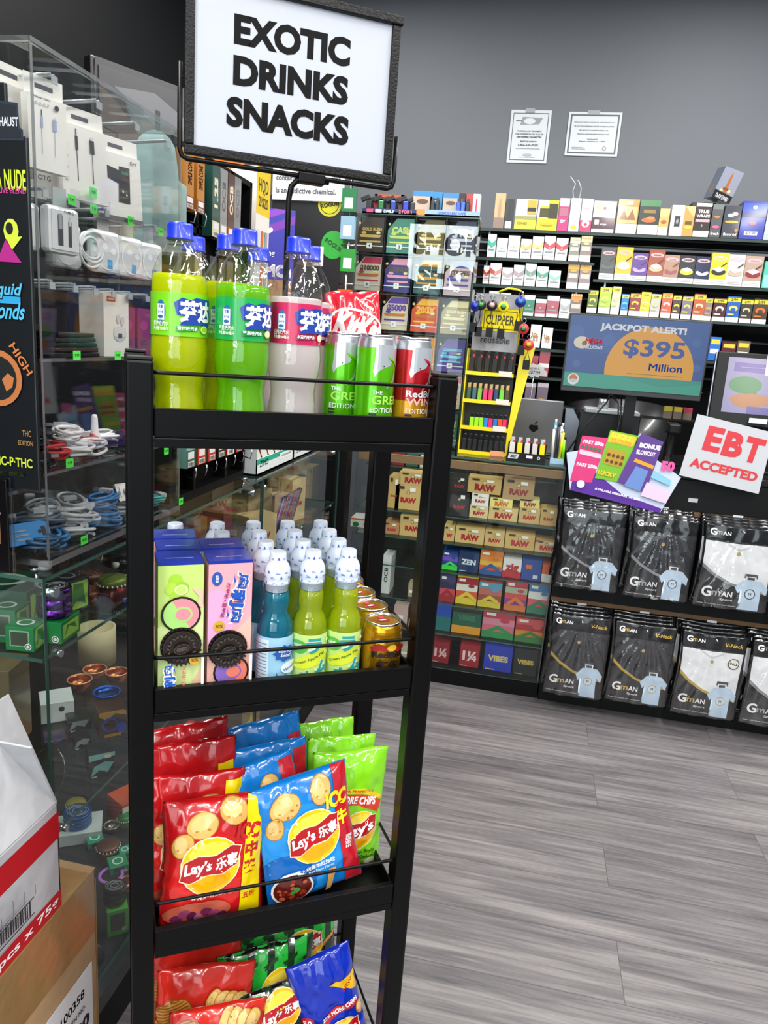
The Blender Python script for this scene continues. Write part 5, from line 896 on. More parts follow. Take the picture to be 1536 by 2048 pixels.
low = [('teal strip, first of the lowest row', '#7fb5a8', 'BLU', '#1e4a42', '#2a5a50'), ('olive strip lettered 1½, lowest row', '#6a5a2c', '1½', '#f2ecd8', '#c41f24'), ('olive strip next to the lettered one, lowest row', '#5c5230', '1½', '#f2ecd8', '#c41f24'), ('black and white strip, lowest row', '#15161a', '12', '#f2f2f2', '#101010'), ('bright red strip, lowest row', '#d8281c', '', '#fff', '#e8e8e8'), ('dark olive strip with red foot, lowest row', '#4a3c22', '1', '#f2ecd8', '#c41f24'), ('navy strip with yellow top at the far end of the lowest row', '#1c2450', '', '#fff', '#e8e4d8')]
for k, (l, c, s_, tc, f) in enumerate(low): strip(l, 1.42+.053*k, 1.05, 1.22, .040, c, s_, tc, f)
# white and teal tin trays
for k, (y0, y1) in enumerate(((1.80, 2.10), (2.11, 2.36))):
    t = empty('tin_tray', ['white and teal countertop tray of round tins, nearer one', 'white and teal countertop tray of packets, farther one'][k], 'display tray', (-.685, y0, CT+.0005)); Lr = y1-y0
    b = B(); wm = M('#e6eceb', .4); b.box(-.10, 0, 0, 0, Lr, .006, wm); b.box(-.003, 0, 0, 0, Lr, .045, wm); b.box(-.10, 0, 0, -.097, Lr, .10, wm); b.box(-.1, 0, 0, 0, .003, .09, wm); b.box(-.1, Lr-.003, 0, 0, Lr, .09, wm)
    stamp(b, [('r', 0, .10*.3/Lr, 1, .045/Lr, '#1fa88a'), ('t', 'ZIMO', .18, .10, .22, '#0c4a3e', {'h': .055}), ('r', .6, .07, .97, .13, '#f0f2f1'), ('t', 'CONTAINS NICOTINE', .78, .1, .3, '#3a3a3a', {'h': .02})], Lr, lambda u, v, n: Vector((n, u, v))); obj('tray', b, t, recalc=False)
    for j in range(5):
        o = obj('round_tin', B().lathe([(.03, 0), (.032, .002), (.032, .018), (.03, .02)], M(['#2a1c1e', '#5a1c20', '#1c3a30', '#3a3c40', '#24262a'][j], .35, .3), 28).lathe([(.022, .0201), (.022, .0206)], M('#c9c4ba', .5), 24), loc=(-.72, y0+.04+.052*j*(Lr/.3), CT+.045), rot=(0, dg(72), 0))
        tag(o, f'dark round tin standing on edge, {ORD[j]} in the {["nearer","farther"][k]} white tray', 'tin', 'round tins in the white counter trays')
# orange display
t = empty('orange_display', 'tall orange countertop display with yellow price card, behind the middle soda bottles', 'display stand', (0, 0, 0))
OR = M('#e8701a', .4)
obj('body', B().box(-.90, 1.80, CT+.0505, -.79, 1.92, 1.80, OR, bev=.003), t)
b = B(); b.box(-.79, 1.83, 1.10, -.72, 1.925, 1.74, M('#e9e4dc', .5)); stamp(b, [('r', 0, 5.6, 1, 6.75, '#e9c81c'), ('t', 'HQD', .5, 6.3, .7, '#3a3a20', {'h': .4}), ('t', '2/$20', .5, 5.9, .7, '#3a3a20', {'h': .3})] + [('r', .1+.28*k, 3.2, .3+.28*k, 5.2, ['#d5d5d3', '#c9702a', '#9a9ea8', '#2c2c30'][k % 4]) for k in range(3)] + [('r', 0, 0, 1, .6, '#d8601a')], .095, lambda u, v, n: Vector((-.72+n, 1.83+u, 1.10+v))); obj('price_card', b, t, recalc=False)
for k, (x, y, z0, W, D, Hh, c, l, txt) in enumerate(((-.896, 2.37, CT+.0005, .17, .15, .28, '#a8794a', 'kraft carton at the bottom of the stack behind the peach soda', None), (-.896, 2.37, CT+.282, .165, .14, .26, '#a87c50', 'kraft carton stamped CONES in the middle of the stack', 'CONES'), (-.755, 2.53, CT+.0005, .08, .07, .34, '#c9a65c', 'tall kraft rolling paper carton beside the black poster stand', 'RAW'), (-.745, 2.42, CT+.0005, .07, .06, .40, '#b8924e', 'kraft cone carton leaning beside the stack', None))):
    o = carton('kraft_carton', W, D, Hh, c, [('t', txt, .5, Hh/W*.6, .7, '#8c2a20', {'bold': .06})] if txt else None, None, [('t', txt, .5, Hh/D*.6, .7, '#8c2a20', {'bold': .06})] if txt else None, mk=paper); o.location = (x, y, z0); o.rotation_euler = (0, 0, dg(24 if z0 > 0 and x < -.85 else 10)); tag(o, l, 'box')
b = B(); o = carton('vape_display_box', .175, .11, .215, '#3a3aa8', [('p', [(0, .7), (1, 1.15), (1, 1.0), (0, .55)], '#7a3ab0'), ('p', [(0, 1.0), (.7, 1.25), (1, 1.25), (0, .85)], '#8a40c0'), ('t', 'ZIMO', .55, .16, .7, '#f2f2f6', {'bold': .06}), ('t', '50mg', .5, .45, .3, '#f2f2f6'), ('e', .55, .85, .06, .04, '#f2f2f6', 40)], None, [('p', [(0, .6), (.6, .5), (.8, .2), (1, .2), (1, 0), (0, 0)], '#241a30'), ('r', .2, 1.2, .8, 1.8, '#cfd2f0')], mk=gloss, bev=.001); o.location = (-.896, 2.37, CT+.5425); o.rotation_euler = (0, 0, dg(24)); tag(o, 'purple and blue vape display box on top of the kraft cartons', 'box')
# the tall black display with round-badge poster and nicotine notice
t = empty('poster_stand', 'black countertop display with round yellow, orange and green badges', 'display stand', (0, 0, 0))
b = B(); b.box(-.97, 2.615, CT, -.705, 2.80, 1.80, M('#17181a', .4)); stamp(b, [('e', .80, 1.48, .16, .15, '#d9d41c'), ('e', .80, 1.48, .13, .12, '#1c1d1f'), ('e', .80, 1.48, .12, .11, '#d9d41c'), ('t', 'ROGUE', .80, 1.48, .24, '#1c1d1f', {'rot': 12, 'bold': .04}), ('e', .12, 1.18, .18, .2, '#e08024'), ('t', 'ROGUE', .12, 1.18, .26, '#1c1d1f', {'rot': 35, 'bold': .04}), ('e', .88, .98, .17, .18, '#2fae3a'), ('t', 'ROGUE', .88, .98, .26, '#14401a', {'rot': -30, 'bold': .04}), ('r', .6, .7, .75, .95, '#e9e9e6')], .265, front_fn(-.97, 2.615, 1.40)); obj('poster', b, t, recalc=False)
b = B(); b.box(-.965, 2.60, 1.800, -.705, 2.606, 1.95, M('#e9ebee', .5)); stamp(b, [('t', 'WARNING: This product', .5, .46, .84, '#4a4c50', {'bold': .03, 'h': .065}), ('t', 'contains nicotine. Nicotine', .5, .28, .9, '#5a5c60', {'bold': .03, 'h': .07}), ('t', 'is an addictive chemical.', .47, .12, .84, '#5a5c60', {'bold': .03, 'h': .07})], .26, front_fn(-.965, 2.60, 1.80)); obj('nicotine_notice', b, t, recalc=False)
for k, (px, py, c) in enumerate(((700, 400, '#1f7a45'), (697, 455, '#8fb4c9'), (697, 520, '#1f9a3a'), (690, 600, '#e8561c'))):
    p = at(px, py, Y=2.595); o = carton('hanging_blister', .05, .02, .075, c, [('r', .2, .2, .8, .9, '#dfe6e6' if k != 3 else '#f06a2a'), ('e', .5, 1.1, .2, .15, c)], mk=gloss); o.location = (p.x, 2.59, p.z-.04); tag(o, ['green blister pack hanging highest beside the black poster stand', 'pale blue blister pack hanging beside the poster stand', 'bright green blister pack hanging beside the poster stand', 'orange blister pack hanging lowest beside the poster stand'][k], 'blister pack', 'blister packs hanging by the poster stand')
b = B(); b.cyl((-.68, 2.6, CT+.0005), (-.68, 2.6, 1.9), .005, M('#b9bdc0', .2, 1), 8); b.box(-.70, 2.565, CT+.0003, -.66, 2.605, CT+.005, BLKP)
for z in (1.40, 1.53, 1.66, 1.79): b.cyl((-.705, 2.6, z), (-.655, 2.6, z), .003, M('#b9bdc0', .2, 1), 6)
tag(obj('blister_stand', b), 'thin metal stand holding blister packs at the corner of the left counter', 'stand')
# ---------------------------------------------------------------- cardboard boxes at the lower left
def cardboard(name, col):
    m, nt, b, N, L = nodes_mat(name); tc = N('ShaderNodeTexCoord'); n = N('ShaderNodeTexNoise'); n.inputs['Scale'].default_value = 7; n.inputs['Detail'].default_value = 5; n.inputs['Distortion'].default_value = 1.5
    r = N('ShaderNodeValToRGB'); c = srgb(col); r.color_ramp.elements[0].position = .35; r.color_ramp.elements[0].color = [x*.86 for x in c[:3]]+[1]; r.color_ramp.elements[1].position = .65; r.color_ramp.elements[1].color = [min(1, x*1.08) for x in c[:3]]+[1]
    w_ = N('ShaderNodeTexNoise'); w_.inputs['Scale'].default_value = 22; bp = N('ShaderNodeBump'); bp.inputs['Strength'].default_value = .5; bp.inputs['Distance'].default_value = .006
    L(tc.outputs['Object'], n.inputs['Vector']); L(n.outputs[0], r.inputs[0]); L(r.outputs[0], b.inputs['Base Color']); L(tc.outputs['Object'], w_.inputs['Vector']); L(w_.outputs[0], bp.inputs['Height']); L(bp.outputs[0], b.inputs['Normal']); b.inputs['Roughness'].default_value = .6
    return m
KB, WB = cardboard('brown_cardboard', '#a98a66'), cardboard('white_cardboard', '#b4b5b9')
TAPE = M('#94744c', .2, 0, .7, bump=.6, bs=30)
t = empty('brown_carton', 'large brown taped cardboard carton with white shipping label, lower left corner', 'cardboard box', (-.767, .655, 0))
w2, d2, h2 = .20, .205, .527
b = B(); b.box(-w2, -d2, 0, w2, d2, h2-.002, KB, bev=.004); obj('body', b, t)
b = B(); b.box(-w2, -d2, h2-.0015, .0-.004, d2, h2+.001, KB); obj('flap', b, t); b = B(); b.box(.004, -d2, h2-.0015, w2, d2, h2+.001, KB, Matrix.Translation((0, 0, 0))); obj('flap', b, t)
b = B(); b.box(w2, -.2, h2-.11, w2+.0008, .2, h2+.0005, TAPE); b.box(w2-.06, -.2, h2+.0012, w2+.0008, .19, h2+.0018, TAPE); b.box(w2, -.2, .0, w2+.0008, .2, h2-.38, TAPE); b.box(w2-.03, d2, .1, w2+.0, d2+.0008, h2-.02, TAPE); obj('packing_tape', b, t)
b = B(); b.box(w2+.001, -.17, h2-.36, w2+.0018, .188, h2-.155, M('#d2d3d5', .5))
stamp(b, [('t', 'GM2402-251100358', .70, .40, .48, '#4a4a50', {'h': .04}), ('t', '57249', .42, .26, .46, '#1c1a2c', {'h': .13, 'bold': .03}), ('t', '30', .92, .26, .1, '#1c1a2c', {'h': .06, 'bold': .05}), ('t', '11-06', .44, .09, .34, '#1c1a2c', {'h': .09}), ('r', .05, .17, .8, .175, '#3a3a40'), ('t', 'CTN NO.', .88, .34, .12, '#4a4a50'), ('t', 'MADE IN CHINA', .78, .06, .2, '#4a4a50', {'h': .02})] + [('r', .83, .2+.02*k, .97, .208+.02*k, '#5a5a60') for k in range(0)], .358, lambda u, v, n: Vector((w2+.0018+n, -.17+u, h2-.352+v*1.12)), lay=.0003)
obj('shipping_label', b, t, recalc=False)
t = empty('white_carton', 'open white and red printed cardboard carton standing on the brown carton', 'cardboard box', (-.727, .595, h2+.0022))
w3, d3, h3 = .158, .185, .165
b = B(); b.box(-w3, -d3, 0, w3, d3, .006, WB)
for q in ((w3-.004, -d3, w3, d3), (-w3, -d3, -w3+.004, d3), (-w3, d3-.004, w3, d3), (-w3, -d3, w3, -d3+.004)): b.box(q[0], q[1], 0, q[2], q[3], h3, WB, bev=.001)
obj('body', b, t)
b = B(); rf = lambda u, v, n: Vector((w3+n, -d3+u, v)); R_ = '#b3141e'
stamp(b, [('p', [(0, .30), (1, .30), (1, .41), (0, .41)], R_), ('r', 0, 0, 1, .075, R_), ('t', 'displays x 6pcs x 75g', .62, .037, .72, '#f2eef0', {'h': .045, 'bold': .02})] + [('r', .25+.012*k, .12, .25+.012*k+.004+.003*(k % 3), .165, '#2a2a2c') for k in range(18)] + [('r', .62+.011*k, .14, .62+.011*k+.005+.003*(k % 2), .20, '#2a2a2c') for k in range(16)] + [('r', .60, .135, .81, .14, '#2a2a2c'), ('r', .60, .2, .81, .205, '#2a2a2c')] +
      [('r', .2+.055*k, .22, .203+.055*k, .285-.012*(k % 3), '#6a6a70') for k in range(12)] + [('r', .05, .10+.03*k, .22, .104+.03*k, '#8a8a90') for k in range(6)] + [('r', .2, .225, .8, .228, '#9a9aa0')], 2*d3, rf, lay=.0003)
obj('printed_side', b, t, recalc=False)
fl = lambda mx: B().box(0, -d3, 0, .003, d3, .165, WB, mx, bev=.001)
o = obj('flap', fl(Matrix()), t, (w3-.003, 0, h3), (0, dg(-24), 0))
obj('flap', B().box(-w3, 0, 0, w3, .003, .12, WB, bev=.001), t, (0, d3-.004, h3), (dg(22), 0, 0))
obj('flap', fl(Matrix()), t, (-w3, 0, h3), (0, dg(-60), 0))
b = B(); b.box(-.06, -.06, 0, .06, .06, .02, M('#9a9ca0', .8), bev=.008); tag(obj('packing_foam', b, loc=(-.76, .62, h2+.009)), 'grey foam lump inside the open white carton', 'packing material')
# ---------------------------------------------------------------- back counter with the rolling paper case
FY = 2.74
t = empty('back_showcase', 'back glass counter case stacked with rolling paper boxes, beside the shirt wall', 'display case', (0, 0, 0))
bx0, bx1, by1, bt = -.632, .165, 3.20, .936
obj('plinth', B().box(bx0, FY+.0, 0, bx1, by1, .062, BLKP), t)
obj('glass_top', B().slab(bx0, FY, bt-.006, bx1, by1, bt, GLASS, EDGE), t); obj('front_pane', B().slab(bx0, FY, .064, bx1, FY+.006, bt-.0065, GLASS, EDGE), t)
obj('wood_rail', B().box(bx0, FY+.03, .885, bx1, FY+.05, .915, M('#8a6a4a', .5)), t); obj('side_frame', B().box(bx1-.004, FY+.007, .064, bx1, by1, bt-.007, M('#5a5c5e', .3)), t)
SH = [.695, .587, .468, .332, .206, .064]
for z in SH[:-1]: obj('shelf', B().slab(bx0+.004, FY+.02, z-.005, bx1-.006, FY+.30, z, GLASS, EDGE), t)
obj('back_board', B().box(bx0, FY+.31, .064, bx1-.005, FY+.32, bt-.008, M('#3a3634', .6)), t)
def pbox(name, label, cat, q, Y, D, col, prims=None, z0=None, group=None, mk=paper, top=None, yaw=0, topcol=None, lay=.0005, fw=None):
    x0 = at(q[0], q[3], Y=Y).x; x1 = at(q[1], q[3], Y=Y).x; xm = (q[0]+q[1])/2
    zb = at(xm, q[3], Y=Y).z if z0 is None else z0; zt = at(xm, q[2], Y=Y).z; W = x1-x0; Hh = max(.006, zt-zb)
    o = carton(name, W, D, Hh, col, prims(Hh/W) if callable(prims) else prims, top, mk=mk, lay=lay)
    o.location = ((x0+x1)/2, Y+D/2, zb+.0006); o.rotation_euler = (0, 0, yaw)
    if topcol: stampobj(o, topcol, W, D, Hh)
    return tag(o, label, cat, group)
def stampobj(o, c, W, D, Hh): obj('lid', B().box(-W/2, -D/2, Hh, W/2, D/2, Hh+.0015, paper(c)), o)
def rawp(txt, c='#9c1a20', extra=()):
    return lambda A: [('t', txt, .52, A*.38, .62, c, {'bold': .07}), ('e', .5, A*.70, .07, .07, '#5a4a34'), ('e', .5, A*.70, .055, .055, '#d5b87e'), ('r', .12, A*.82, .34, A*.94, '#3a3026'), ('r', .56, A*.74, .78, A*.9, '#f2f0ea')] + list(extra)
RAWC = '#cfae6e'; GR = 'rolling paper boxes in the back case'
rows = [  # x0, x1, top, bottom, colour, text, text colour, shelf, words
 (775, 797, 952, 1010, '#c2a060', 'RAW', 0, 'kraft rolling paper box at the far left of the top row, seen through the rack'), (789, 840, 970, 1014, RAWC, 'RAW', 0, 'kraft RAW box under the flatter one, seen through the rack, top row'), (843, 864, 985, 1016, '#d9be84', 'RAW', 0, 'kraft box half hidden by the right rack post, top row'),
 (766, 796, 1045, 1083, '#bb8a5c', 'RAW', 1, 'small reddish kraft RAW box, second row left'), (797, 846, 1032, 1086, RAWC, 'RAW', 1, 'tall double kraft RAW box seen through the rack, second row'),
 (898, 936, 985, 1020, '#1c1a18', 'RAW', 0, 'black RAW box with red lettering just right of the rack post'), (938, 975, 1012, 1034, '#d9c48c', 'RAW', 0, 'cream RAW box under the white one, top row'), (976, 1034, 1016, 1042, '#d4b878', 'RAW', 0, 'wide kraft RAW box under the yellow one, top row'), (1036, 1078, 1016, 1046, '#c9a868', 'RAW', 0, 'kraft RAW box right of the wide one, top row'), (1079, 1112, 1018, 1048, '#c4a060', 'RAW', 0, 'kraft RAW box at the right end of the top row'),
 (886, 907, 1052, 1087, RAWC, 'W', 1, 'kraft box cut by the rack post, second row'), (908, 966, 1056, 1095, '#d6b676', 'RAW', 1, 'kraft RAW box with dark corner, second row, right of the post'), (967, 1006, 1062, 1100, RAWC, 'RAW', 1, 'narrow kraft RAW box, second row middle'), (1007, 1066, 1068, 1108, '#cfa964', 'RAW', 1, 'wide kraft RAW box, second row right'), (1067, 1114, 1082, 1115, '#d0ae70', 'RAW', 1, 'kraft RAW box with red triangle, right end of second row')]
for k, (x0, x1, yt, yb, c, tx, s_, l) in enumerate(rows):
    ex = [('p', [(0, .55), (.5, .62), (0, .44)], '#a32a22')] if 'triangle' in l else ()
    pbox('rolling_paper_box', l, 'box', (x0, x1, yt, yb), FY+.055, .09, c, rawp(tx, '#b3202a' if c != '#1c1a18' else '#a3242c', ex), SH[s_], GR)
def on(o, q, D, col, prims, l, mk=paper, grp=GR):   # a box standing on the one named o
    o2 = pbox('rolling_paper_box', l, 'box', q, FY+.055, D, col, prims, None, grp, mk); top = max((o.matrix_basis @ v.co).z for v in o.data.vertices); o2.location.z = top+.0006; return o2
R = {o['label']: o for o in C.objects if 'label' in o.keys()}
on(R[rows[1][7]], (797, 852, 947, 972), .085, '#cbab6c', rawp('RAW', '#a3222a'), 'flat kraft RAW box lying on another, seen through the rack, top row')
a = on(R[rows[6][7]], (942, 976, 988, 1013), .08, '#ebe4dc', rawp('RAW', '#b3242c'), 'white RAW box with red lettering, stacked in the top row'); b_ = on(R[rows[7][7]], (979, 1024, 999, 1017), .08, '#e8d87c', rawp('RAW', '#d9702a'), 'yellow RAW box with orange sticker, stacked in the top row')
on(a, (934, 1001, 957, 988), .085, '#c9a766', rawp('RAW'), 'kraft RAW KING TIPS box, topmost left of the stacks'); on(b_, (1004, 1066, 957, 999), .085, '#b08e5e', rawp('RAW', '#8c2a24'), 'brown kraft RAW box, topmost right of the stacks')
on(R[rows[8][7]], (1039, 1078, 1000, 1016), .08, '#e3d27c', rawp('RAW'), 'pale yellow box on the kraft one, right of the top row'); on(R[rows[5][7]], (900, 934, 952, 984), .08, '#26221e', rawp('RAW', '#a3242c'), 'black RAW box stacked on another beside the rack post')
cart = lambda cs: (lambda A: [('r', 0, A*i/len(cs), 1, A*(i+1)/len(cs), c) for i, c in enumerate(cs)] + [('p', [(.1, A*.1), (.5, A*.35), (.9, A*.15), (.9, A*.3), (.5, A*.5), (.1, A*.25)], cs[0]), ('e', .7, A*.7, .15, .08, cs[-1]), ('r', .1, A*.85, .4, A*.95, '#efeae2')])
def logo(txt, tc, base2=None): return lambda A: ([('r', 0, 0, 1, A*.35, base2)] if base2 else []) + [('t', txt, .5, A*.5, .72, tc, {'bold': .05}), ('r', .08, .04, .4, .07, tc)]
more = [(883, 914, 1104, 1141, '#1c3a8a', cart(['#3ad84a', '#1c3a8a', '#6a4ac0', '#1c3a8a']), 2, 'holographic green and blue box, third row beside the rack post'), (915, 955, 1104, 1146, '#1f3560', logo('ZEN', '#d9e2ee'), 2, 'navy box with pink top, third row'), (957, 1002, 1103, 1152, '#d8762c', cart(['#2a5a9a', '#d8562c', '#e0b040', '#e88a3a', '#d8762c']), 2, 'orange fruit printed box, third row'), (1003, 1040, 1118, 1158, '#e6e2e0', logo('zig', '#b3242c', '#c22a34'), 2, 'white and red box with orange price tag, third row'), (1041, 1080, 1120, 1162, '#2c4c9a', lambda A: [('r', .2, A*.55, .5, A*.75, '#e0702a'), ('r', .6, .1, .85, .3, '#d9dce6')], 2, 'plain royal blue box, third row'), (1081, 1111, 1130, 1167, '#d9602c', lambda A: [('r', 0, 0, 1, A*.45, '#e0dedc')], 2, 'orange and white box, right end of third row'),
 (877, 908, 1150, 1200, '#2a2c4a', cart(['#a3242c', '#c24a5a', '#2a2c4a', '#3a3c6a']), 3, 'navy and red fruit box, fourth row beside the post'), (910, 952, 1155, 1208, '#d8b83a', cart(['#e0c83a', '#d9583a', '#e6e2d8', '#a3222c']), 3, 'yellow and dark red fruit box, fourth row'), (954, 1000, 1165, 1215, '#b8543a', cart(['#d8c23a', '#9a4a3c', '#c26a5a', '#5a9ab8']), 3, 'brownish red fruit box with light blue pack on it, fourth row'), (1006, 1050, 1163, 1222, '#c23a42', cart(['#d9783a', '#8a3a8a', '#d84a4a', '#a8b89a', '#c83a4a']), 3, 'pink and purple fruit box, fourth row'), (1052, 1097, 1169, 1229, '#c8586a', cart(['#3a7a5a', '#d85a5a', '#e6e4de', '#4a7ab0']), 3, 'green white and red fruit box, right end of fourth row'),
 (870, 899, 1205, 1262, '#1f6a6a', lambda A: [('r', 0, A*.5, 1, A, '#1f4ab0')], 4, 'blue over teal box, fifth row beside the post'), (901, 959, 1216, 1272, '#1f5a44', lambda A: [('r', 0, 0, 1, A*.3, '#d9962a'), ('t', 'VIBES', .5, A*.62, .6, '#3f7a5c', {'bold': .05}), ('r', 0, A*.82, 1, A, '#2c2420')], 4, 'dark green VIBES box on an orange band, fifth row'), (961, 1025, 1224, 1281, '#c8466a', cart(['#2f8a4a', '#d8647a', '#d8849a', '#c23a4a']), 4, 'pink watermelon printed box, fifth row'), (1027, 1088, 1238, 1290, '#b82c34', cart(['#3a7a3a', '#d8862c', '#b82c34', '#d85a5a']), 4, 'red fruit printed box, right end of fifth row'),
 (862, 896, 1285, 1326, '#8a1c26', logo('1¼', '#d9b0b0'), 5, 'dark red box at the bottom row beside the rack post'), (917, 956, 1290, 1334, '#9c1f2a', logo('1¼', '#e6c8c8'), 5, 'dark red box with white tag, second in the bottom row'), (965, 1021, 1292, 1344, '#2438b0', logo('VIBES', '#d9c06a'), 5, 'royal blue VIBES box, bottom row'), (1024, 1070, 1298, 1354, '#16171a', logo('VIBES', '#d9b85a'), 5, 'black VIBES box with gold lettering, right end of bottom row')]
for x0, x1, yt, yb, c, pr, s_, l in more: pbox('rolling_paper_box', l, 'box', (x0, x1, yt, yb), FY+.055, .09, c, pr, SH[s_], GR)
pbox('rolling_paper_box', 'tall white OCB box standing on edge, seen through the rack', 'box', (760, 778, 1112, 1186), FY+.055, .10, '#d9dad8', lambda A: [('t', 'OCB', .5, A*.5, A*.4, '#2a2a2c', {'rot': 90, 'h': .4})], SH[3]-.0, GR)
pbox('rolling_paper_box', 'orange and white leaf printed box seen between the rear rack post and corner post', 'box', (700, 752, 1038, 1066), FY+.10, .10, '#e9e4dc', lambda A: [('r', 0, A*.8, 1, A, '#e8602a'), ('e', .2, A*.3, .12, .1, '#2f7a3a'), ('e', .7, A*.4, .2, .12, '#c23a2a')], SH[1], GR)
for k, (q, c) in enumerate((((815, 842, 1165, 1192), '#a89a7c'), ((820, 848, 1200, 1212), '#b5a88c'), ((785, 812, 1225, 1262), '#c9a8a0'), ((818, 842, 1222, 1262), '#c98a98'), ((782, 838, 1268, 1290), '#bfae98'))):
    pbox('slim_paper_box', 'pale small rolling paper box in the left part of the back case, ' + ['upper right', 'middle right', 'pink, lower left', 'rose, lower right', 'widest and lowest'][k], 'box', q, FY+.055, .06, c, lambda A: [('r', .1, A*.3, .7, A*.5, '#efe8dc')], None, GR)
for o in [o for o in C.objects if o.name.startswith('slim_paper_box')]: o.location.z = max(z for z in SH if z <= o.location.z+.03)+.0006
for k in range(5): pbox('paper_carton', f'small dark carton at the very top of the back case, {ORD[k]} from the left', 'box', (782+ (120 if k > 2 else 0)+28*k-(56 if k > 2 else 0), 806+(120 if k > 2 else 0)+28*k-(56 if k > 2 else 0), 922+k*2, 944+k*3), FY+.18, .05, ['#8a1c2a', '#3a5a44', '#d9d8d2', '#3c2a26', '#5a5248'][k], lambda A: [('r', .2, A*.3, .8, A*.7, '#d9d5cc')], SH[0]+.12 if 0 else None, 'small cartons at the top of the back case')
s_ = tag(obj('upper_shelf', B().slab(bx0+.004, FY+.15, .845, bx1-.006, FY+.30, .85, GLASS, EDGE)), 'narrow upper glass shelf inside the back case', 'shelf'); s_.parent = t; del s_['category']; del s_['label']; s_.name = 'shelf'
for o in [o for o in C.objects if o.name.startswith('paper_carton')]: o.location.z = .8506
# ---------------------------------------------------------------- right counter with slat front and hanging shirts
SY = 2.735
SBk = 1
t = empty('slat_counter', 'black slat front counter hung with packaged shirts, right side', 'counter', (0, 0, 0)); cx0, cx1 = .170, 2.4
b = B(); SB = M('#090a0b', .5, spec=.25); b.box(cx0, SY+.012, 0, cx1, 3.25, .94, SB); b.box(cx0-.0, SY-.0, .94, cx1, 3.27, .962, M('#141416', .3), bev=.002)
for z0, z1 in ((0, .085), (.10, .415), (.435, .80), (.825, .935)): b.box(cx0, SY, z0, cx1, SY+.012, z1, SB)
obj('counter_body', b, t)
for z in (.417, .803): obj('slat_channel', B().box(cx0, SY+.003, z, cx1, SY+.012, z+.02, M('#6a4f35', .4)), t)
def shirt(label, x, z1, W, Hh, body, line, logoc, white, seed, y=SY-.075, gold=False, group=None, tilt=.03):
    wc = '#eceef0' if white else '#181a20'; A_ = Hh/W
    pr = [('r', .03, .24*A_, .97, .80*A_, wc), ('p', [(.3, .80*A_), (.5, .74*A_), (.7, .80*A_), (.66, .77*A_), (.5, .71*A_), (.34, .77*A_)], '#c9ccd2' if white else '#0e0f13'), ('e', .5, .68*A_, .03, .03, '#b8a068'),
          ('p', [(.03, .50*A_), (.2, .40*A_), (.45, .31*A_), (.75, .25*A_), (.97, .22*A_), (.97, .03), (.03, .03)], '#111214'), ('p', [(.03, .53*A_), (.2, .43*A_), (.45, .335*A_), (.75, .275*A_), (.97, .25*A_), (.97, .225*A_), (.75, .25*A_), (.45, .305*A_), (.2, .395*A_), (.03, .485*A_)], line),
          ('t', 'G', .15, .20*A_, .14, '#f2f2f2', {'bold': .03}), ('t', 'm', .285, .185*A_, .12, logoc, {'h': .07}), ('t', 'AN', .43, .19*A_, .15, '#f2f2f2', {'bold': .02, 'h': .08}), ('t', 'Sport', .43, .12*A_, .18, '#e9e9e9', {'skew': .3, 'h': .045}), ('t', 'Tagless, Tuck-length. Full room shoulder', .32, .05*A_, .54, '#d9d9d9', {'h': .02}),
          ('p', [(.60, .03), (.88, .03), (.88, .27*A_), (.95, .22*A_), (1.0-.02, .30*A_), (.88, .38*A_), (.80, .385*A_), (.70, .385*A_), (.62, .38*A_), (.52, .29*A_), (.57, .22*A_), (.60, .25*A_)], '#bcd2e6'), ('e', .74, .22*A_, .075, .075, '#3a3c44' if not gold else '#c9a040'), ('e', .74, .22*A_, .062, .062, '#c6dae9'), ('t', 'M', .74, .22*A_, .04, '#3a3c44'),
          ('r', .64, .41*A_, .82, .46*A_, '#3a3d44'), ('r', .66, .385*A_, .80, .43*A_, '#e9ecf0'), ('r', .68, .39*A_, .78, .42*A_, '#3a3d44'),
          ('r', .02, .84*A_, .98, .98*A_, '#121315'), ('t', 'G', .12, .91*A_, .09, '#f2f2f2', {'bold': .03}), ('t', 'm', .20, .905*A_, .07, logoc), ('t', 'AN', .30, .907*A_, .11, '#f2f2f2', {'h': .055})] + ([('t', 'V-Neck', .80, .89*A_, .28, '#c9a444', {'skew': .15})] if gold else [])
    if gold and white: pr += [('e', .84, .68*A_, .09, .09, '#3a3020'), ('e', .84, .68*A_, .075, .075, '#f0ede4'), ('t', 'TALL', .84, .68*A_, .13, '#1c1c1e', {'bold': .05})]
    r2 = random.Random(seed)
    o = bag('packaged_shirt', label, 'packaged shirt', group, W, Hh, .014, '#141517', pr, Vector((x, y, z1-Hh)), tilt=tilt, seed=seed, fold=.75, world=True, back='#141517')
    sh = B(); nx, nz = 48, 24; V = [[None]*(nz+1) for _ in range(nx+1)]     # loose clear wrapping with pleats gathered at the hook
    for i in range(nx+1):
        for j in range(nz+1):
            u, v = i/nx-.5, j/nz; ang = math.atan2(u, 1.25-v); rr = math.hypot(u, 1.25-v)
            y_ = -.0115-(.0095+.002*(seed > 65))*abs(math.sin(ang*13+seed+1.2*noise.noise(Vector((u*3, v*3, seed)))))**.8*min(1, rr*1.3)*(1-v*.2) - .003*noise.noise(Vector((u*8, v*8, seed)))
            V[i][j] = sh.bm.verts.new((u*W*.98, y_*min(1, 6*(.5-abs(u))+.15), (.02+.80*v)*Hh))
    fm_ = SHEET
    for i in range(nx):
        for j in range(nz): sh.face([V[i][j], V[i+1][j], V[i+1][j+1], V[i][j+1]], fm_, True)
    obj('clear_wrapping', sh, o, recalc=False)
    return o
SHEET = thin('pleated_clear_film', (.97, .97, .97), 1.5, .12, .09, .7, 45)
GG = 'packaged shirts hanging on the slat counter'
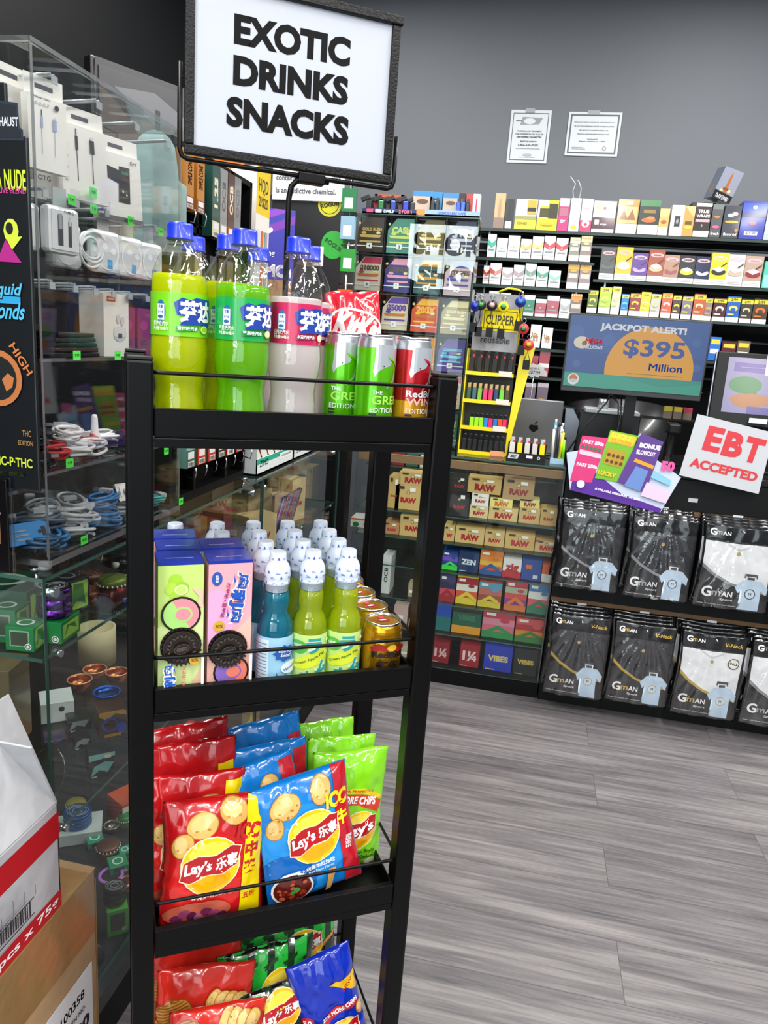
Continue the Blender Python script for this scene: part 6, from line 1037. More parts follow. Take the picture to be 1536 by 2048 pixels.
xs1 = [(.165, .395), (.412, .640), (.655, .905), (.925, 1.16)]; xs2 = [(.178, .398), (.408, .630), (.645, .872), (.885, 1.12)]
def hang(row, i, x0, x1, z1, Hh, white, gold, seed):
    W = x1-x0; xc = (x0+x1)/2; rn = 'upper' if row == 0 else 'lower'; pos = ['first from the left', 'second from the left', 'third from the left', 'at the right picture edge'][i]
    tn = 'white' if white else 'black'; ln = ('#b89a3c', '#c9a040') if gold else ('#8a8d92', '#9a9ca2')
    o = shirt(f'front {tn} shirt pack with {"gold" if gold else "grey"} curved line, {rn} row, {pos}', xc, z1, W, Hh, 0, ln[0], ln[1], white, seed, SY-.085, gold, GG)
    for k in range(1, 4):
        c = dup(o, label=f'{tn} shirt pack, {rn} row, {pos}, {ORD[k]} from the front', group=GG); c.location = (xc+.006*((k*7+seed) % 3-1)-.003*k, SY-.085+.0245*k, z1-Hh+.006*k)
        for ch in list(c.children): bpy.data.objects.remove(ch)
    h = empty('peg_hook', f'chrome peg hook with white price holder, {rn} row, {pos}', 'hook', (xc, SY, z1-.015), 0, 'peg hooks on the slat counter')
    b = B(); b.cyl((0, .004, 0), (0, -.115, 0), .0025, M('#c2c5c8', .2, 1), 8); b.box(-.02, .0, -.008, .02, .005, .02, M('#c2c5c8', .2, 1)); obj('peg', b, h); obj('price_holder', B().box(-.017, -.003, .026, .017, .0, .038, M('#d9dcdf', .4)), h)
for i, (x0, x1) in enumerate(xs1): hang(0, i, x0, x1, .808-.002*i, .305, i >= 2, False, 60+i)
for i, (x0, x1) in enumerate(xs2): hang(1, i, x0, x1, .400, .325-.01*(i == 1), i >= 2, i < 3, 70+i)
# papers on the counter front
def sheet(name, label, cat, pts, Y, col, prims, S, org, rot, thick=.0012):
    b = B(); b.poly([(p[0], p[1]) for p in pts], Y, Y+thick, paper(col)); ca, sa = math.cos(rot), math.sin(rot)
    stamp(b, prims, S, lambda u, v, n: Vector((org[0]+u*ca-v*sa, Y-n, org[1]+u*sa+v*ca)), lay=.0003)
    return tag(obj(name, b, recalc=True), label, cat)
e = [at(px, py, Y=2.69) for px, py in ((1395, 828), (1549, 866), (1517, 988), (1358, 950))]
rot = math.atan2(e[2].z-e[3].z, e[2].x-e[3].x); We = (e[2]-e[3]).length
sheet('ebt_sign', 'white paper sign reading EBT ACCEPTED in red, tilted, below the tablet', 'sign', [(p.x, p.z) for p in e][::-1], 2.69, '#c3c6cb', [('t', 'E', .27, .54, .21, '#cf3a42', {'bold': .05, 'h': .32}), ('t', 'B', .52, .53, .24, '#cf3a42', {'bold': .05, 'h': .32}), ('t', 'T', .77, .52, .23, '#cf3a42', {'bold': .05, 'h': .32}), ('t', 'ACCEPTED', .50, .20, .84, '#cf3a42', {'bold': .045, 'h': .12})], We, (e[3].x, e[3].z), rot)
g = [at(px, py, Y=2.695) for px, py in ((1140, 980), (1320, 1026), (1362, 955), (1307, 915), (1250, 893), (1190, 887), (1186, 896), (1133, 905))]
rot = math.atan2(g[1].z-g[0].z, g[1].x-g[0].x); Wg = (g[1]-g[0]).length
sheet('lottery_poster', 'fan shaped scratch ticket poster with purple base, on the counter front above the shirts', 'poster', [(p.x, p.z) for p in g], 2.695, '#c9d4ea',
  [('p', [(0, 0), (1, 0), (1.0, .05), (.55, .10), (.3, .22), (-.02, .36)], '#5a2a9a'), ('p', [(-.03, .10), (.20, .14), (.24, .66), (-.04, .62)], '#d8387a'), ('t', 'FAST $50s', .1, .57, .22, '#ffffff', {'rot': 4, 'bold': .05}), ('t', 'FAST $50s', .1, .31, .22, '#ffffff', {'rot': 4, 'bold': .05}), ('r', -.02, .42, .22, .47, '#f0c8d8')] +
  [('e', .0+.045*k, .51, .018, .022, '#3a7a4a') for k in range(5)] + [('p', [(.22, .20), (.50, .22), (.53, .76), (.23, .75)], '#7ab82c'), ('p', [(.24, .62), (.51, .64), (.52, .74), (.24, .74)], '#d8c82c'), ('t', 'LUCKY', .37, .71, .22, '#d9e83a', {'bold': .06}), ('t', 'CLOVER', .38, .65, .24, '#f0a82c', {'bold': .06}), ('r', .26, .38, .46, .56, '#b8982a')] + [('e', .29+.05*k, .42+.07*j, .018, .02, '#6a3a1c') for k in range(4) for j in range(2)] +
  [('t', 'LUCKY', .33, .28, .2, '#e8c82c', {'bold': .06}), ('p', [(.46, .22), (.78, .18), (.80, .76), (.55, .80)], '#5c3a8a'), ('t', 'BONUS', .68, .68, .22, '#f2f2f6', {'bold': .06, 'rot': 4}), ('t', 'BLOWOUT', .66, .60, .2, '#e6dcf2', {'bold': .05, 'rot': 4, 'h': .05}), ('p', [(.56, .48), (.78, .45), (.78, .49), (.57, .52)], '#e0a02c'), ('p', [(.54, .2), (.72, .18), (.74, .42), (.6, .44)], '#6a8ac8'), ('t', '50', .92, .52, .14, '#e85aa0', {'bold': .06, 'rot': 8}), ('p', [(.78, .36), (1.0, .32), (1.0, .38), (.80, .44)], '#8ac4e6'), ('p', [(.74, .14), (1.02, .12), (1.04, .24), (.76, .30)], '#e6c8ea'), ('e', .09, .10, .045, .045, '#e9e6f2'), ('t', 'AVAILABLE FEBRUARY 24, 2025', .5, .09, .5, '#f2f0fa', {'bold': .04, 'h': .03})], Wg, (g[0].x, g[0].z), rot)
tag(obj('price_holder', B().box(.604, SY-.004, .858, .636, SY, .872, M('#b5b8bb', .4))), 'small empty white price holder on the counter front below the EBT sign', 'price holder')
# ---------------------------------------------------------------- things standing on the back counter
t = empty('lottery_screen', 'wide flat monitor showing JACKPOT ALERT $395 Million', 'monitor', (0, 0, 0)); my = 2.86
c = [at(px, py, Y=my) for px, py in ((1143, 626), (1427, 643), (1400, 806), (1118, 778))]
mx0, mx1, mz0, mz1 = (c[0].x+c[3].x)/2, (c[1].x+c[2].x)/2, (c[2].z+c[3].z)/2, (c[0].z+c[1].z)/2; Wm, Hm = mx1-mx0, mz1-mz0
obj('casing', B().box(mx0, my, mz0, mx1, my+.03, mz1, M('#2b2d30', .4), bev=.003), t); b = B(); sw = Wm-.014; sz0 = mz0+.020
E2 = lambda c_: M(c_, .25, emit=.85); A_ = (mz1-.006-sz0)/sw
circ = [(.61+.32*math.cos(a), .155+.32*math.sin(a)*1.0) for a in [dg(x) for x in range(-20, 201, 8)]]
stamp(b, [('r', 0, 0, 1, A_, '#34579a'), ('r', 0, A_*.5, 1, A_, '#3a5fa2')] + [('e', x, z, r, r, '#4168ac') for x, z, r in ((.05, .40, .06), (.25, .5, .04), (.3, .36, .05), (.08, .17, .03), (.92, .38, .035), (.33, .46, .03), (.95, .2, .03))] +
  [('p', [(x, max(.03, y)) for x, y in circ], '#eba52e'), ('r', 0, 0, 1, .105, '#2f9a86'), ('p', [(0, .105), (.4, .105), (.7, .04), (1, .08), (1, 0), (0, 0)], '#37a48e'),
   ('t', 'JACKPOT ALERT!', .53, .452, .62, '#e6e9f0', {'bold': .045, 'h': .062}), ('t', '$395', .63, .31, .44, '#2c4f9e', {'bold': .025, 'h': .14}), ('t', 'Million', .73, .185, .24, '#2c4f9e', {'bold': .02, 'h': .055}), ('r', .46, .125, .86, .129, '#8a6a3a'), ('e', .10, .33, .06, .045, '#e6dcc0'), ('e', .12, .325, .02, .02, '#8a6a4a'), ('t', 'MEGA', .19, .345, .13, '#d8343c', {'bold': .06, 'skew': .2}), ('t', 'MILLIONS', .185, .30, .14, '#dfe4f2', {'bold': .05, 'skew': .2}), ('e', .07, .055, .045, .045, '#e8eceb'), ('e', .07, .06, .03, .03, '#d8783a'), ('e', .07, .045, .03, .012, '#c8d8dc')],
  sw, lambda u, v, n: Vector((mx0+.007+u, my-.0004-n, sz0+v)), mk=E2, lay=.0003, clip=(0, 0, 1, A_)); obj('screen', b, t, recalc=False)
b = B(); SBm = M('#0c0d0e', .4, spec=.3); b.box(.35, my+.03, mz0+.05, .41, my+.06, mz0+.18, SBm); b.box(.36, my+.055, .975, .40, my+.075, mz0+.1, SBm); b.box(.30, my-.0, .9625, .48, my+.18, .975, SBm, bev=.003); obj('stand', b, t)
for k, pts in enumerate(([(.30, my+.04, mz0-.0), (.29, my+.02, mz0-.03), (.22, my+.0, 1.08), (.17, my-.02, .99), (.16, my, .968)], [(.34, my+.03, mz0), (.345, my+.0, 1.14), (.335, my-.03, 1.05), (.30, my-.04, .985), (.27, my-.05, .968)], [(.30, my+.04, mz0), (.33, my, mz0-.03), (.34, my-.01, 1.09), (.34, my-.02, 1.0), (.36, my, .968)])):
    obj('monitor_cable', B().tube(pts, .003, SBm, 6), t)
# tablet till
t = empty('till_tablet', 'black point of sale tablet showing coloured speech bubbles at the right picture edge', 'tablet', (.82, 2.86, 0)); t.rotation_euler = (0, 0, dg(-8))
mx = Matrix.Translation((0, 0, 1.135)) @ Matrix.Rotation(dg(-10), 4, 'X')
obj('casing', B().box(-.165, 0, 0, .17, .018, .265, M('#08090a', .4, spec=.25), mx, bev=.004), t); obj('metal_edge', B().box(-.172, -.001, -.004, -.165, .02, .262, M('#7a8088', .25, .9), mx, bev=.002), t)
b = B(); stamp(b, [('r', 0, 0, 1, .72, '#a99fd0'), ('p', [(.08, .66), (.62, .64), (.60, .52), (.5, .52), (.52, .46), (.44, .53), (.08, .54)], '#7a5ac0'), ('e', .24, .37, .20, .115, '#3f9a4a'), ('p', [(.3, .3), (.4, .22), (.38, .34)], '#3f9a4a'), ('e', .34, .18, .26, .08, '#d98a44'), ('e', .3, .16, .2, .09, '#d98a44'), ('t', 'Welcome to', .78, .36, .40, '#2c2c3a'), ('t', 'Green', .74, .27, .22, '#2c2c3a'), ('p', [(.3, .1), (.95, .08), (.95, -.0), (.3, .0)], '#7468b8'), ('r', .16, .59, .5, .6, '#b8a8e0')], .28, lambda u, v, n: mx @ Vector((-.125+u, -.0006-n, .045+v)), mk=lambda c_: M(c_, .2, emit=.9), clip=(0, 0, 1, .72)); obj('screen', b, t, recalc=False)
b = B(); b.box(-.06, .03, .963, .10, .22, .975, SBm, bev=.003); b.cyl((.02, .12, .97), (.02, .06, 1.20), .02, SBm, 14); obj('stand', b, t)
b = B(); b.box(.0, -.006, .185, .16, -.004, .30, M('#dcdde6', .5), mx); obj('taped_paper', b, t)
for x in (.0, .085): obj('clear_tape', B().box(x-.03, -.022, 1.150, x+.03, -.020, 1.168, M('#e9ecf0', .25, alpha=.75)), t)
o = tag(obj('wall_bracket_hook', B().tube([(.62, 2.93, 1.28), (.60, 2.90, 1.27), (.605, 2.90, 1.25), (.63, 2.93, 1.24)], .004, M('#c8ccd0', .2, 1), 8)), 'small bent metal hook on the back edge of the till tablet', 'hook'); o.name = 'metal_hook'
# black office chair, white printer, scanner behind the monitor
t = empty('office_chair', 'black padded office chair behind the counter under the jackpot monitor', 'chair', (.44, 3.57, 0)); LM = M('#131417', .3, 0, .3, bump=.3, bs=12)
b = B(); n = 14
for i in range(n):
    a0, a1 = -1.0+2.0*i/n, -1.0+2.0*(i+1)/n
    P = lambda a, z, o_: Vector((math.sin(a)*.30, .18-math.cos(a)*.16-o_, z-.05*abs(a)**2.2*(1 if z > .9 else 0)))
    vs = [b.bm.verts.new(P(a, z, o_)) for a, z, o_ in ((a0, .62, .03), (a1, .62, .03), (a1, 1.16, .03), (a0, 1.16, .03), (a0, .62, -.04), (a1, .62, -.04), (a1, 1.16, -.04), (a0, 1.16, -.04))]
    for q in ((0, 1, 2, 3), (5, 4, 7, 6), (3, 2, 6, 7), (0, 4, 5, 1)) + (((0, 3, 7, 4),) if i == 0 else ()) + (((1, 5, 6, 2),) if i == n-1 else ()): b.face([vs[j] for j in q], LM, q[0] in (0, 5))
bmesh.ops.remove_doubles(b.bm, verts=b.bm.verts[:], dist=.0005); obj('backrest', b, t)
obj('seat', B().box(-.25, -.25, .46, .25, .22, .56, LM, bev=.03), t); obj('gas_column', B().cyl((0, 0, .08), (0, 0, .46), .03, SBm, 14), t)
for k in range(5): a = k*2*PI/5; o = obj('base_leg', B().box(0, -.02, .06, .28, .02, .09, SBm, Matrix.Rotation(a, 4, 'Z'), bev=.005), t); obj('caster', B().lathe([(.025, -.012), (.03, 0), (.025, .012)], SBm, 16, Matrix.Translation((math.cos(a)*.27, math.sin(a)*.27, .03)) @ Matrix.Rotation(PI/2, 4, 'X')), o)
tag(obj('lever_panel', B().poly([(.0, 0), (.04, .0), (.05, .12), (.02, .17), (-.01, .17)], 0, .02, M('#7c8088', .3, .8)), loc=(.16, 3.04, .9626)), 'silver curved panel of a machine under the left edge of the monitor', 'machine part')
t = empty('receipt_machine', 'grey and white counter machine behind the jackpot monitor', 'machine', (.33, 3.12, .9626)); b = B(); b.box(-.12, -.04, 0, .12, .08, .16, M('#1c1d20', .4), bev=.004); obj('body', b, t); obj('white_tray', B().box(-.10, -.07, .16, .11, .07, .175, M('#c4c8cc', .3), bev=.002), t); obj('bottle_caps', B().cyl((-.03, -.02, .175), (-.03, -.02, .215), .02, M('#b5b9bd', .3, .6), 16).cyl((.05, -.02, .175), (.05, -.02, .20), .022, M('#9a9ea4', .3, .6), 16), t)
t = empty('barcode_scanner', 'black barcode scanner standing on its curved stand right of the cables', 'scanner', (.54, 2.90, .9626)); b = B(); b.lathe([(.045, 0), (.045, .008), (.012, .016), (.010, .12)], SBm, 20); obj('stand', b, t); b = B(); b.box(-.02, -.05, .12, .025, .03, .16, SBm, bev=.008); b.box(-.012, -.01, .03, .016, .022, .125, SBm, bev=.006); obj('handset', b, t)
for k, c_ in enumerate(('#d8c62c', '#e0c02c', '#b8344a')): pbox('candy_packet', f'small {["yellow", "golden yellow", "red"][k]} topped packet under the right corner of the monitor', 'packet', (1326+20*k, 1343+20*k, 808+k, 832+k), 3.0, .02, '#7a6a5c', lambda A: [('r', 0, A*.6, 1, A, c_)], None, 'packets under the monitor').location.z = 1.13
tag(obj('packet_shelf', B().box(.44, 2.99, 1.122, .66, 3.05, 1.1295, SBm).box(.55, 3.03, .9626, .57, 3.05, 1.122, SBm)), 'little black shelf holding yellow packets under the monitor corner', 'shelf')
# silver laptop
t = empty('laptop', 'silver laptop seen from behind with dark fruit emblem on its lid', 'laptop', (.035, 3.02, .9372), dg(-2)); AL = M('#a2a3a6', .35, .75); mx = Matrix.Rotation(dg(12), 4, 'X')
obj('base', B().box(-.098, -.0, 0, .105, .21, .012, AL, bev=.003), t); obj('lid', B().box(-.098, -.006, .010, .105, 0, .232, AL, mx, bev=.004), t)
b = B(); stamp(b, [('e', .44, .52, .055, .06, '#2e2c28'), ('e', .52, .52, .055, .06, '#2e2c28'), ('e', .48, .50, .06, .07, '#2e2c28'), ('p', [(.49, .60), (.52, .61), (.55, .66), (.51, .65)], '#2e2c28'), ('e', .595, .54, .03, .035, '#a2a3a6')], .2, lambda u, v, n: mx @ Vector((-.098+u, -.0064-n, .010+v)), mk=lambda c_: M(c_, .3, .6), lay=.0004); obj('emblem', b, t, recalc=False)
# yellow lighter stand
t = empty('lighter_stand', 'yellow four-shelf lighter display stand with grey curved header', 'display stand', (0, 0, 0)); ly = 2.86; lx0, lx1 = -.252, -.068; YM = M('#ecd800', .35, 0, .2)
zs = [at(967, py, Y=ly).z for py in (750, 806, 860, 913)]
b = B(); b.box(lx0, ly, .9365, lx0+.004, ly+.09, 1.34, YM); b.box(lx0, ly+.088, .9365, lx1, ly+.09, 1.34, M('#3a3c40', .5))
obj('back_panel', b, t); obj('side_wing', B().poly([(lx1, .9365), (lx1+.006, .9365), (lx1+.070, 1.36), (lx1+.018, 1.36), (lx1, 1.02)], ly+.002, ly+.006, YM), t)
for k, z in enumerate(zs):
    obj('shelf', B().box(lx0, ly, max(z, .9365)-.0, lx1, ly+.088, max(z, .9365)+.004, YM).box(lx0, ly-.004, max(z, .9365)-.002, lx1, ly, max(z, .9365)+.012, YM), t)
    obj('price_label', B().box(lx1-.056, ly-.0065, max(z, .9365)+.0, lx1-.006, ly-.005, max(z, .9365)+.020, M(['#e6ded2', '#e6ded2', '#e6ded2', '#e8a070'][k], .5)), t)
b = B(); n = 10
for i in range(n):
    u0, u1 = i/n, (i+1)/n; f = lambda u: (lx0+.012+u*.178, ly+.02-.03*math.sin(PI*u))
    (xa, ya), (xb, yb) = f(u0), f(u1); v = [b.bm.verts.new(p) for p in ((xa, ya, 1.335), (xb, yb, 1.335), (xb, yb, 1.545), (xa, ya, 1.545))]; b.face(v, M('#9a9b9e', .4), True)
stamp(b, [('r', .18, .42, .95, .88, '#ecd800'), ('r', .22, .46, .91, .84, '#3a3820'), ('r', .235, .475, .895, .825, '#ecd800'), ('t', 'CLIPPER', .565, .65, .6, '#3a3820', {'bold': .02, 'h': .2}), ('t', 'reusable', .5, .24, .62, '#3a3a3e', {'bold': .01, 'h': .14})], .178, lambda u, v, n_: Vector((lx0+.012+u, ly+.02-.03*math.sin(PI*u/.178)-n_-.001, 1.335+v)), cut=.0178, lay=.0004); obj('header', b, t, recalc=False)
def lighter(label, x, z, w_, h_, body, hood, group, y=None, mid=None):
    o = obj('lighter', B().box(-w_/2, -.006, 0, w_/2, .006, h_*.72, M(body, .3, 0, .4), bev=.002), loc=(x, y or ly+.018, z)); tag(o, label, 'lighter', group)
    obj('hood', B().box(-w_*.38, -.005, h_*.72, w_*.38, .005, h_*.97, M(hood, .3, .6), bev=.001).cyl((w_*.15, -.004, h_*.93), (w_*.15, .004, h_*.93), h_*.07, M('#8a8a8c', .4, .8), 10), o)
    if mid: obj('thumb_lever', B().box(w_*.1, -.0055, h_*.72, w_*.46, .0055, h_*.84, M(mid, .3)), o)
    return o
cols = [['#160c10']*6, ['#23503a', '#3a5a66', '#7ab81c', '#d82c70', '#d8346a', '#1c4a6a', '#6ad82c', '#4a3c14'], ['#9ae81c', '#9ae81c', '#9ae81c', '#1c86d8', '#e81c6a', '#1c78c8', '#f04a1c', '#e81c5a'], ['#17181b']*8]
cn = [['black tall'], ['dark green', 'grey green', 'lime', 'pink patterned', 'rose patterned', 'petrol blue', 'bright green', 'olive'], ['neon yellow green', 'neon yellow green', 'neon yellow green', 'sky blue', 'hot pink', 'blue', 'orange red', 'magenta'], ['black']]
for k in range(4):
    m_ = len(cols[k]); z = max(zs[k], .9365)+.0046
    for j in range(m_):
        x = lx0+.020+(lx1-lx0-.036)*j/(m_-1) if k != 2 else lx0+.042+(lx1-lx0-.056)*j/(m_-1)
        nm = cn[k][j % len(cn[k])]
        lighter(f'{nm} lighter, {ORD[j]} from the left on the {["top", "second", "third", "bottom"][k]} yellow shelf', x, z, .0165 if k != 0 else .02, [.085, .070, .058, .072][k], cols[k][j], ['#2a2a2c', '#c9a86a', '#16171a', '#1c1d20'][k], 'lighters on the yellow stand', None, '#c8283a' if k == 0 else None)
t = empty('lighter_tray', 'black countertop tray of white and yellow lighters in front of the laptop', 'tray', (0, 0, 0)); tx0, tx1 = -.058, .088; b = B(); b.box(tx0, 2.80, .9365, tx1, 2.85, .944, SBm); b.box(tx0, 2.795, .9365, tx1, 2.80, .966, SBm); b.box(tx0, 2.85, .9365, tx1, 2.853, 1.0, SBm)
stamp(b, [('p', [(.03, .04), (.28, .04), (.32, .17), (.05, .17)], '#c4cdd4'), ('t', 'BIC', .17, .105, .14, '#1c1d20', {'bold': .05, 'skew': .3}), ('r', .5, .08, .66, .16, '#e9e9ea'), ('e', .82, .11, .04, .04, '#e9e9ea'), ('e', .82, .11, .025, .025, '#1c1d20')], .146, front_fn(tx0, 2.795, .9365)); obj('tray', b, t, recalc=False)
for j, c_ in enumerate(('#dedad2', '#f0dc10', '#d8d4cc', '#d8d2ce', '#f0dc10')): lighter(f'{"yellow" if c_[1] == "f" else "white"} disposable lighter, {ORD[j]} from the left in the black tray', tx0+.016+.0285*j, .9446, .020, .080, c_, '#c9c9ca', 'lighters in the black tray', 2.826, '#d8283a')
t = empty('pen_tray', 'small blue tray with upright lighters and pens right of the laptop', 'tray', (0, 0, 0)); obj('tray', B().box(.105, 2.80, .9365, .155, 2.85, .956, M('#9ac0d8', .3)), t)
for j, (c_, h_) in enumerate((('#d8d4cc', .11), ('#2a2c30', .12), ('#e8dc20', .10), ('#8ae81c', .075), ('#3a9ad0', .13), ('#26304a', .09), ('#e8e8ea', .12))):
    o = tag(obj('marker', B().cyl((0, 0, 0), (.004*(j % 3-1), 0, h_), .0055, M(c_, .35), 10)), f'{["white", "black", "yellow", "lime green", "blue", "navy", "clear white"][j]} pen or lighter standing in the blue tray', 'pen', 'pens and lighters in the blue tray'); o.location = (.111+.0135*(j % 4), 2.812+.024*(j//4), .9566)
    obj('cap', B().cyl((0, 0, h_*.98), (0, 0, h_*1.12), .0045, M('#17181a' if j % 2 else '#c8ccd0', .4), 8), o)
def reel(label, px, py, col, rim, drop=.05):
    p = at(px, py, Y=ly-.035); t = empty('badge_reel', label, 'key reel', p, 0, 'retractable reels hanging round the lighter stand')
    obj('disc', B().lathe([(.018, 0), (.020, .003), (.018, .008), (.001, .009)], M(rim, .35), 24, Matrix.Rotation(PI/2, 4, 'X')).lathe([(.011, .0085), (.001, .0095)], M(col, .4), 16, Matrix.Rotation(PI/2, 4, 'X')), t)
    obj('cord', B().cyl((0, -.003, -.018), (0, -.003, -drop), .002, M(rim, .4), 6), t)
    obj('lighter_sleeve', B().tube([(0, -.003, -drop), (-.010, -.003, -drop-.03), (.010, -.003, -drop-.03)], .002, SBm, 6, True).box(-.013, -.008, -drop-.065, .013, .003, -drop-.03, SBm), t)
    obj('clip', B().tube([(0, 0, .018), (-.008, 0, .030), (0, 0, .040), (.008, 0, .030)], .0018, M('#b8bcc0', .2, 1), 6, True), t); return t
reel('black reel with red and green centre, left of the header', 962, 610, '#3a8a3a', '#1c1d20'); reel('black reel with pink centre hanging in front of the header', 984, 611, '#c8a0a0', '#1c1d20'); reel('yellow reel hanging in front of the header', 1007, 614, '#3a8a3a', '#f0dc10'); reel('blue reel at the left edge of the lighter stand', 951, 612, '#2a3ac0', '#1c2c80', .03)
reel('blue reel hanging at the right end of the yellow rod', 1041, 604, '#2a6ac0', '#1c2c90', .04); reel('red reel with green cross on the yellow wing', 1047, 658, '#3a7a3a', '#c8343c', .03); reel('lower red reel on the yellow wing', 1057, 690, '#d89a2c', '#c8343c', .025)
tag(obj('yellow_rod', B().tube([(-.155, ly-.03, 1.55), (-.12, ly-.03, 1.565), (-.085, ly-.03, 1.562), (-.066, ly-.03, 1.555), (-.064, ly, 1.50), (-.064, ly, 1.335)], .004, YM, 8)), 'thin yellow rod arching over the lighter stand header', 'rod')
b = B(); pts = [((.042 if k % 2 else .052)*math.cos(k*PI/11), (.024 if k % 2 else .031)*math.sin(k*PI/11)) for k in range(22)]; b.poly(pts, 0, .001, paper('#c9cac9')); stamp(b, [('t', 'BOWLS', .5, .4, .5, '#3a3a3c'), ('t', '3/$7.99', .5, .22, .6, '#3a3a3c')], .09, lambda u, v, n: Vector((-.045+u, -n, -.028+v))); p = at(1068, 741, Y=3.2); tag(obj('price_burst', b, loc=p), 'grey starburst hand written price card above the laptop', 'price card')
tag(obj('price_burst_holder', B().cyl((0, 0, 0), (0, 0, .0), .002, SBm, 6)) if False else obj('price_stake', B().cyl((p.x, 3.203, .937), (p.x, 3.203, p.z), .002, M('#c8ccd0', .2, 1), 6)), 'thin metal stake holding the starburst price card', 'price stake')
# ---------------------------------------------------------------- scratch ticket dispenser
dy = 2.96; dx0, dx1, dz0, dz1 = -.752, -.262, .9368, 1.822
t = empty('ticket_dispenser', 'clear acrylic scratch ticket dispenser with four columns on the back counter', 'display case', (0, 0, 0))
b = B(); b.box(dx0, dy+.10, dz0, dx1, dy+.106, dz1, M('#4a4b4e', .5)); obj('back_panel', b, t)
obj('front_pane', B().slab(dx0, dy-.004, dz0, dx1, dy, dz1, GLASS, EDGE), t); obj('side_panel', B().slab(dx1-.004, dy+.0, dz0, dx1, dy+.10, dz1, ACRY, EDGE), t); obj('side_panel', B().slab(dx0, dy+.0, dz0, dx0+.004, dy+.10, dz1, ACRY, EDGE), t); obj('top_panel', B().slab(dx0, dy, dz1, dx1, dy+.106, dz1+.004, ACRY, EDGE), t)
cw_, rh = (dx1-dx0-.008)/4, (dz1-dz0)/6
for i in range(1, 4): obj('divider', B().box(dx0+.004+cw_*i-.0015, dy+.0, dz0, dx0+.004+cw_*i+.0015, dy+.10, dz1, M('#26282b', .4)), t)
for j in range(1, 6): obj('divider', B().box(dx0+.004, dy+.001, dz0+rh*j-.002, dx1-.004, dy+.03, dz0+rh*j+.001, M('#33363a', .4)), t)
TK = [[('#3a2c20', 'GOLD RUSH', '#c9a860', 4, 'dark brown ticket reading GOLD RUSH'), ('#4a8a7a', 'CASH', '#c8d870', 3, 'teal patterned ticket, top row second'), ('#6a5a34', '$MONEY', '#e0c878', 2, 'olive ticket, top row third'), ('#3a3c50', 'WIN', '#c8c8d8', 1, 'dark blue ticket, top row right')],
      [('#d9ccb4', '$10000', '#c83a5a', 8, 'cream ticket reading $10000'), ('#2c2e7a', 'BONUS', '#e8a0b8', 7, 'indigo ticket with pink lettering'), ('#2a5a5c', 'CASH MONEY', '#e09a2c', 6, 'teal and orange ticket reading CASH MONEY'), ('#c8b0b8', 'STRIPES', '#3a4a9a', 5, 'pale pink ticket with blue foot')],
      [('#d9d0a8', 'RULES', '#6a9ad0', 12, 'cream ticket with blue columns'), ('#dccdb4', '$5000', '#5a3aa0', 11, 'cream ticket reading $5000 with purple top'), ('#d8502c', '200X', '#f0b82c', 10, 'orange red ticket reading 200X'), ('#b0a078', 'GOLD RUSH', '#e6dcae', 9, 'gold and cream ticket, third row right')],
      [('#1f3a6a', 'CASH', '#d8b83a', 16, 'navy ticket mostly hidden by the wafer bag'), ('#d8d0cc', 'HOLIDAY', '#a03a4a', 15, 'white ticket with dark red script'), ('#e8962a', '100X', '#2a8ad8', 14, 'orange ticket reading 100X'), ('#5c4aa0', 'CASHWORD', '#6ac8e0', 13, 'purple patterned ticket with blue band')],
      [('#7a4a8a', 'LUCK', '#e0c0e0', 20, 'violet ticket behind the slim cans'), ('#3a7a4a', 'CLOVER', '#d0e080', 19, 'green ticket behind the slim cans'), ('#c8c4bc', 'LOTTO', '#c83a3a', 18, 'white ticket just right of the red can'), ('#d9ccb4', '$2500', '#c83a2c', 17, 'cream ticket reading $2500 with red top')],
      [('#8a3a3a', 'RED', '#e8c8c0', 24, 'dark red ticket in the bottom row'), ('#c8a83a', 'GOLD', '#5a3a14', 23, 'yellow ticket in the bottom row'), ('#4a6a9a', 'BLUE', '#d8e4f0', 22, 'blue ticket in the bottom row'), ('#2a6a4a', 'CASH', '#c8e0a0', 21, 'green ticket at the bottom right of the dispenser')]]
for j in range(6):
    for i in range(4):
        c_, s_, tc, n_, l = TK[j][i]; W = cw_-.014; Hh = rh-.018; A_ = Hh/W; x0 = dx0+.004+cw_*i+.007; z0 = dz1-rh*(j+1)+.010
        b = B(); pts = [(0, 0), (1, 0), (1, A_), (.35, A_), (.02, A_*.66)]; b.poly([(x*W, z*W) for x, z in pts], 0, .002, paper(c_))
        stamp(b, [('p', [(.36, A_*.98), (.98, A_*.98), (.98, A_*.8), (.2, A_*.8)], tc if j in (1, 2, 4) else c_), ('t', s_, .55, A_*.66, .74, tc if j not in (1, 4) else '#5a4a40', {'bold': .06}), ('p', [(.14, A_*.42), (.86, A_*.42), (.92, A_*.5), (.08, A_*.5)], '#c8702c' if c_.startswith('#d') else tc), ('r', .1, A_*.28, .9, A_*.33, tc), ('e', .25, A_*.55, .1, .05, tc), ('e', .8, A_*.56, .08, .05, '#e6d8a0'), ('r', .0, A_*.16, 1, A_*.19, '#e6e6e4'), ('r', .38, A_*.1, .58, A_*.26, '#f0f0ee'), ('t', str(n_), .48, A_*.18, .07, '#2a2a2c'), ('e', .0+.08, A_*.82, .05, .05, '#c9c48a')], W, lambda u, v, n: Vector((u, -n, v)), lay=.0003, mk=paper)
        o = obj('scratch_ticket', b, loc=(x0, dy+.012, z0), recalc=False); tag(o, f'{l}, number {n_} in the dispenser', 'scratch ticket', 'scratch tickets in the dispenser')
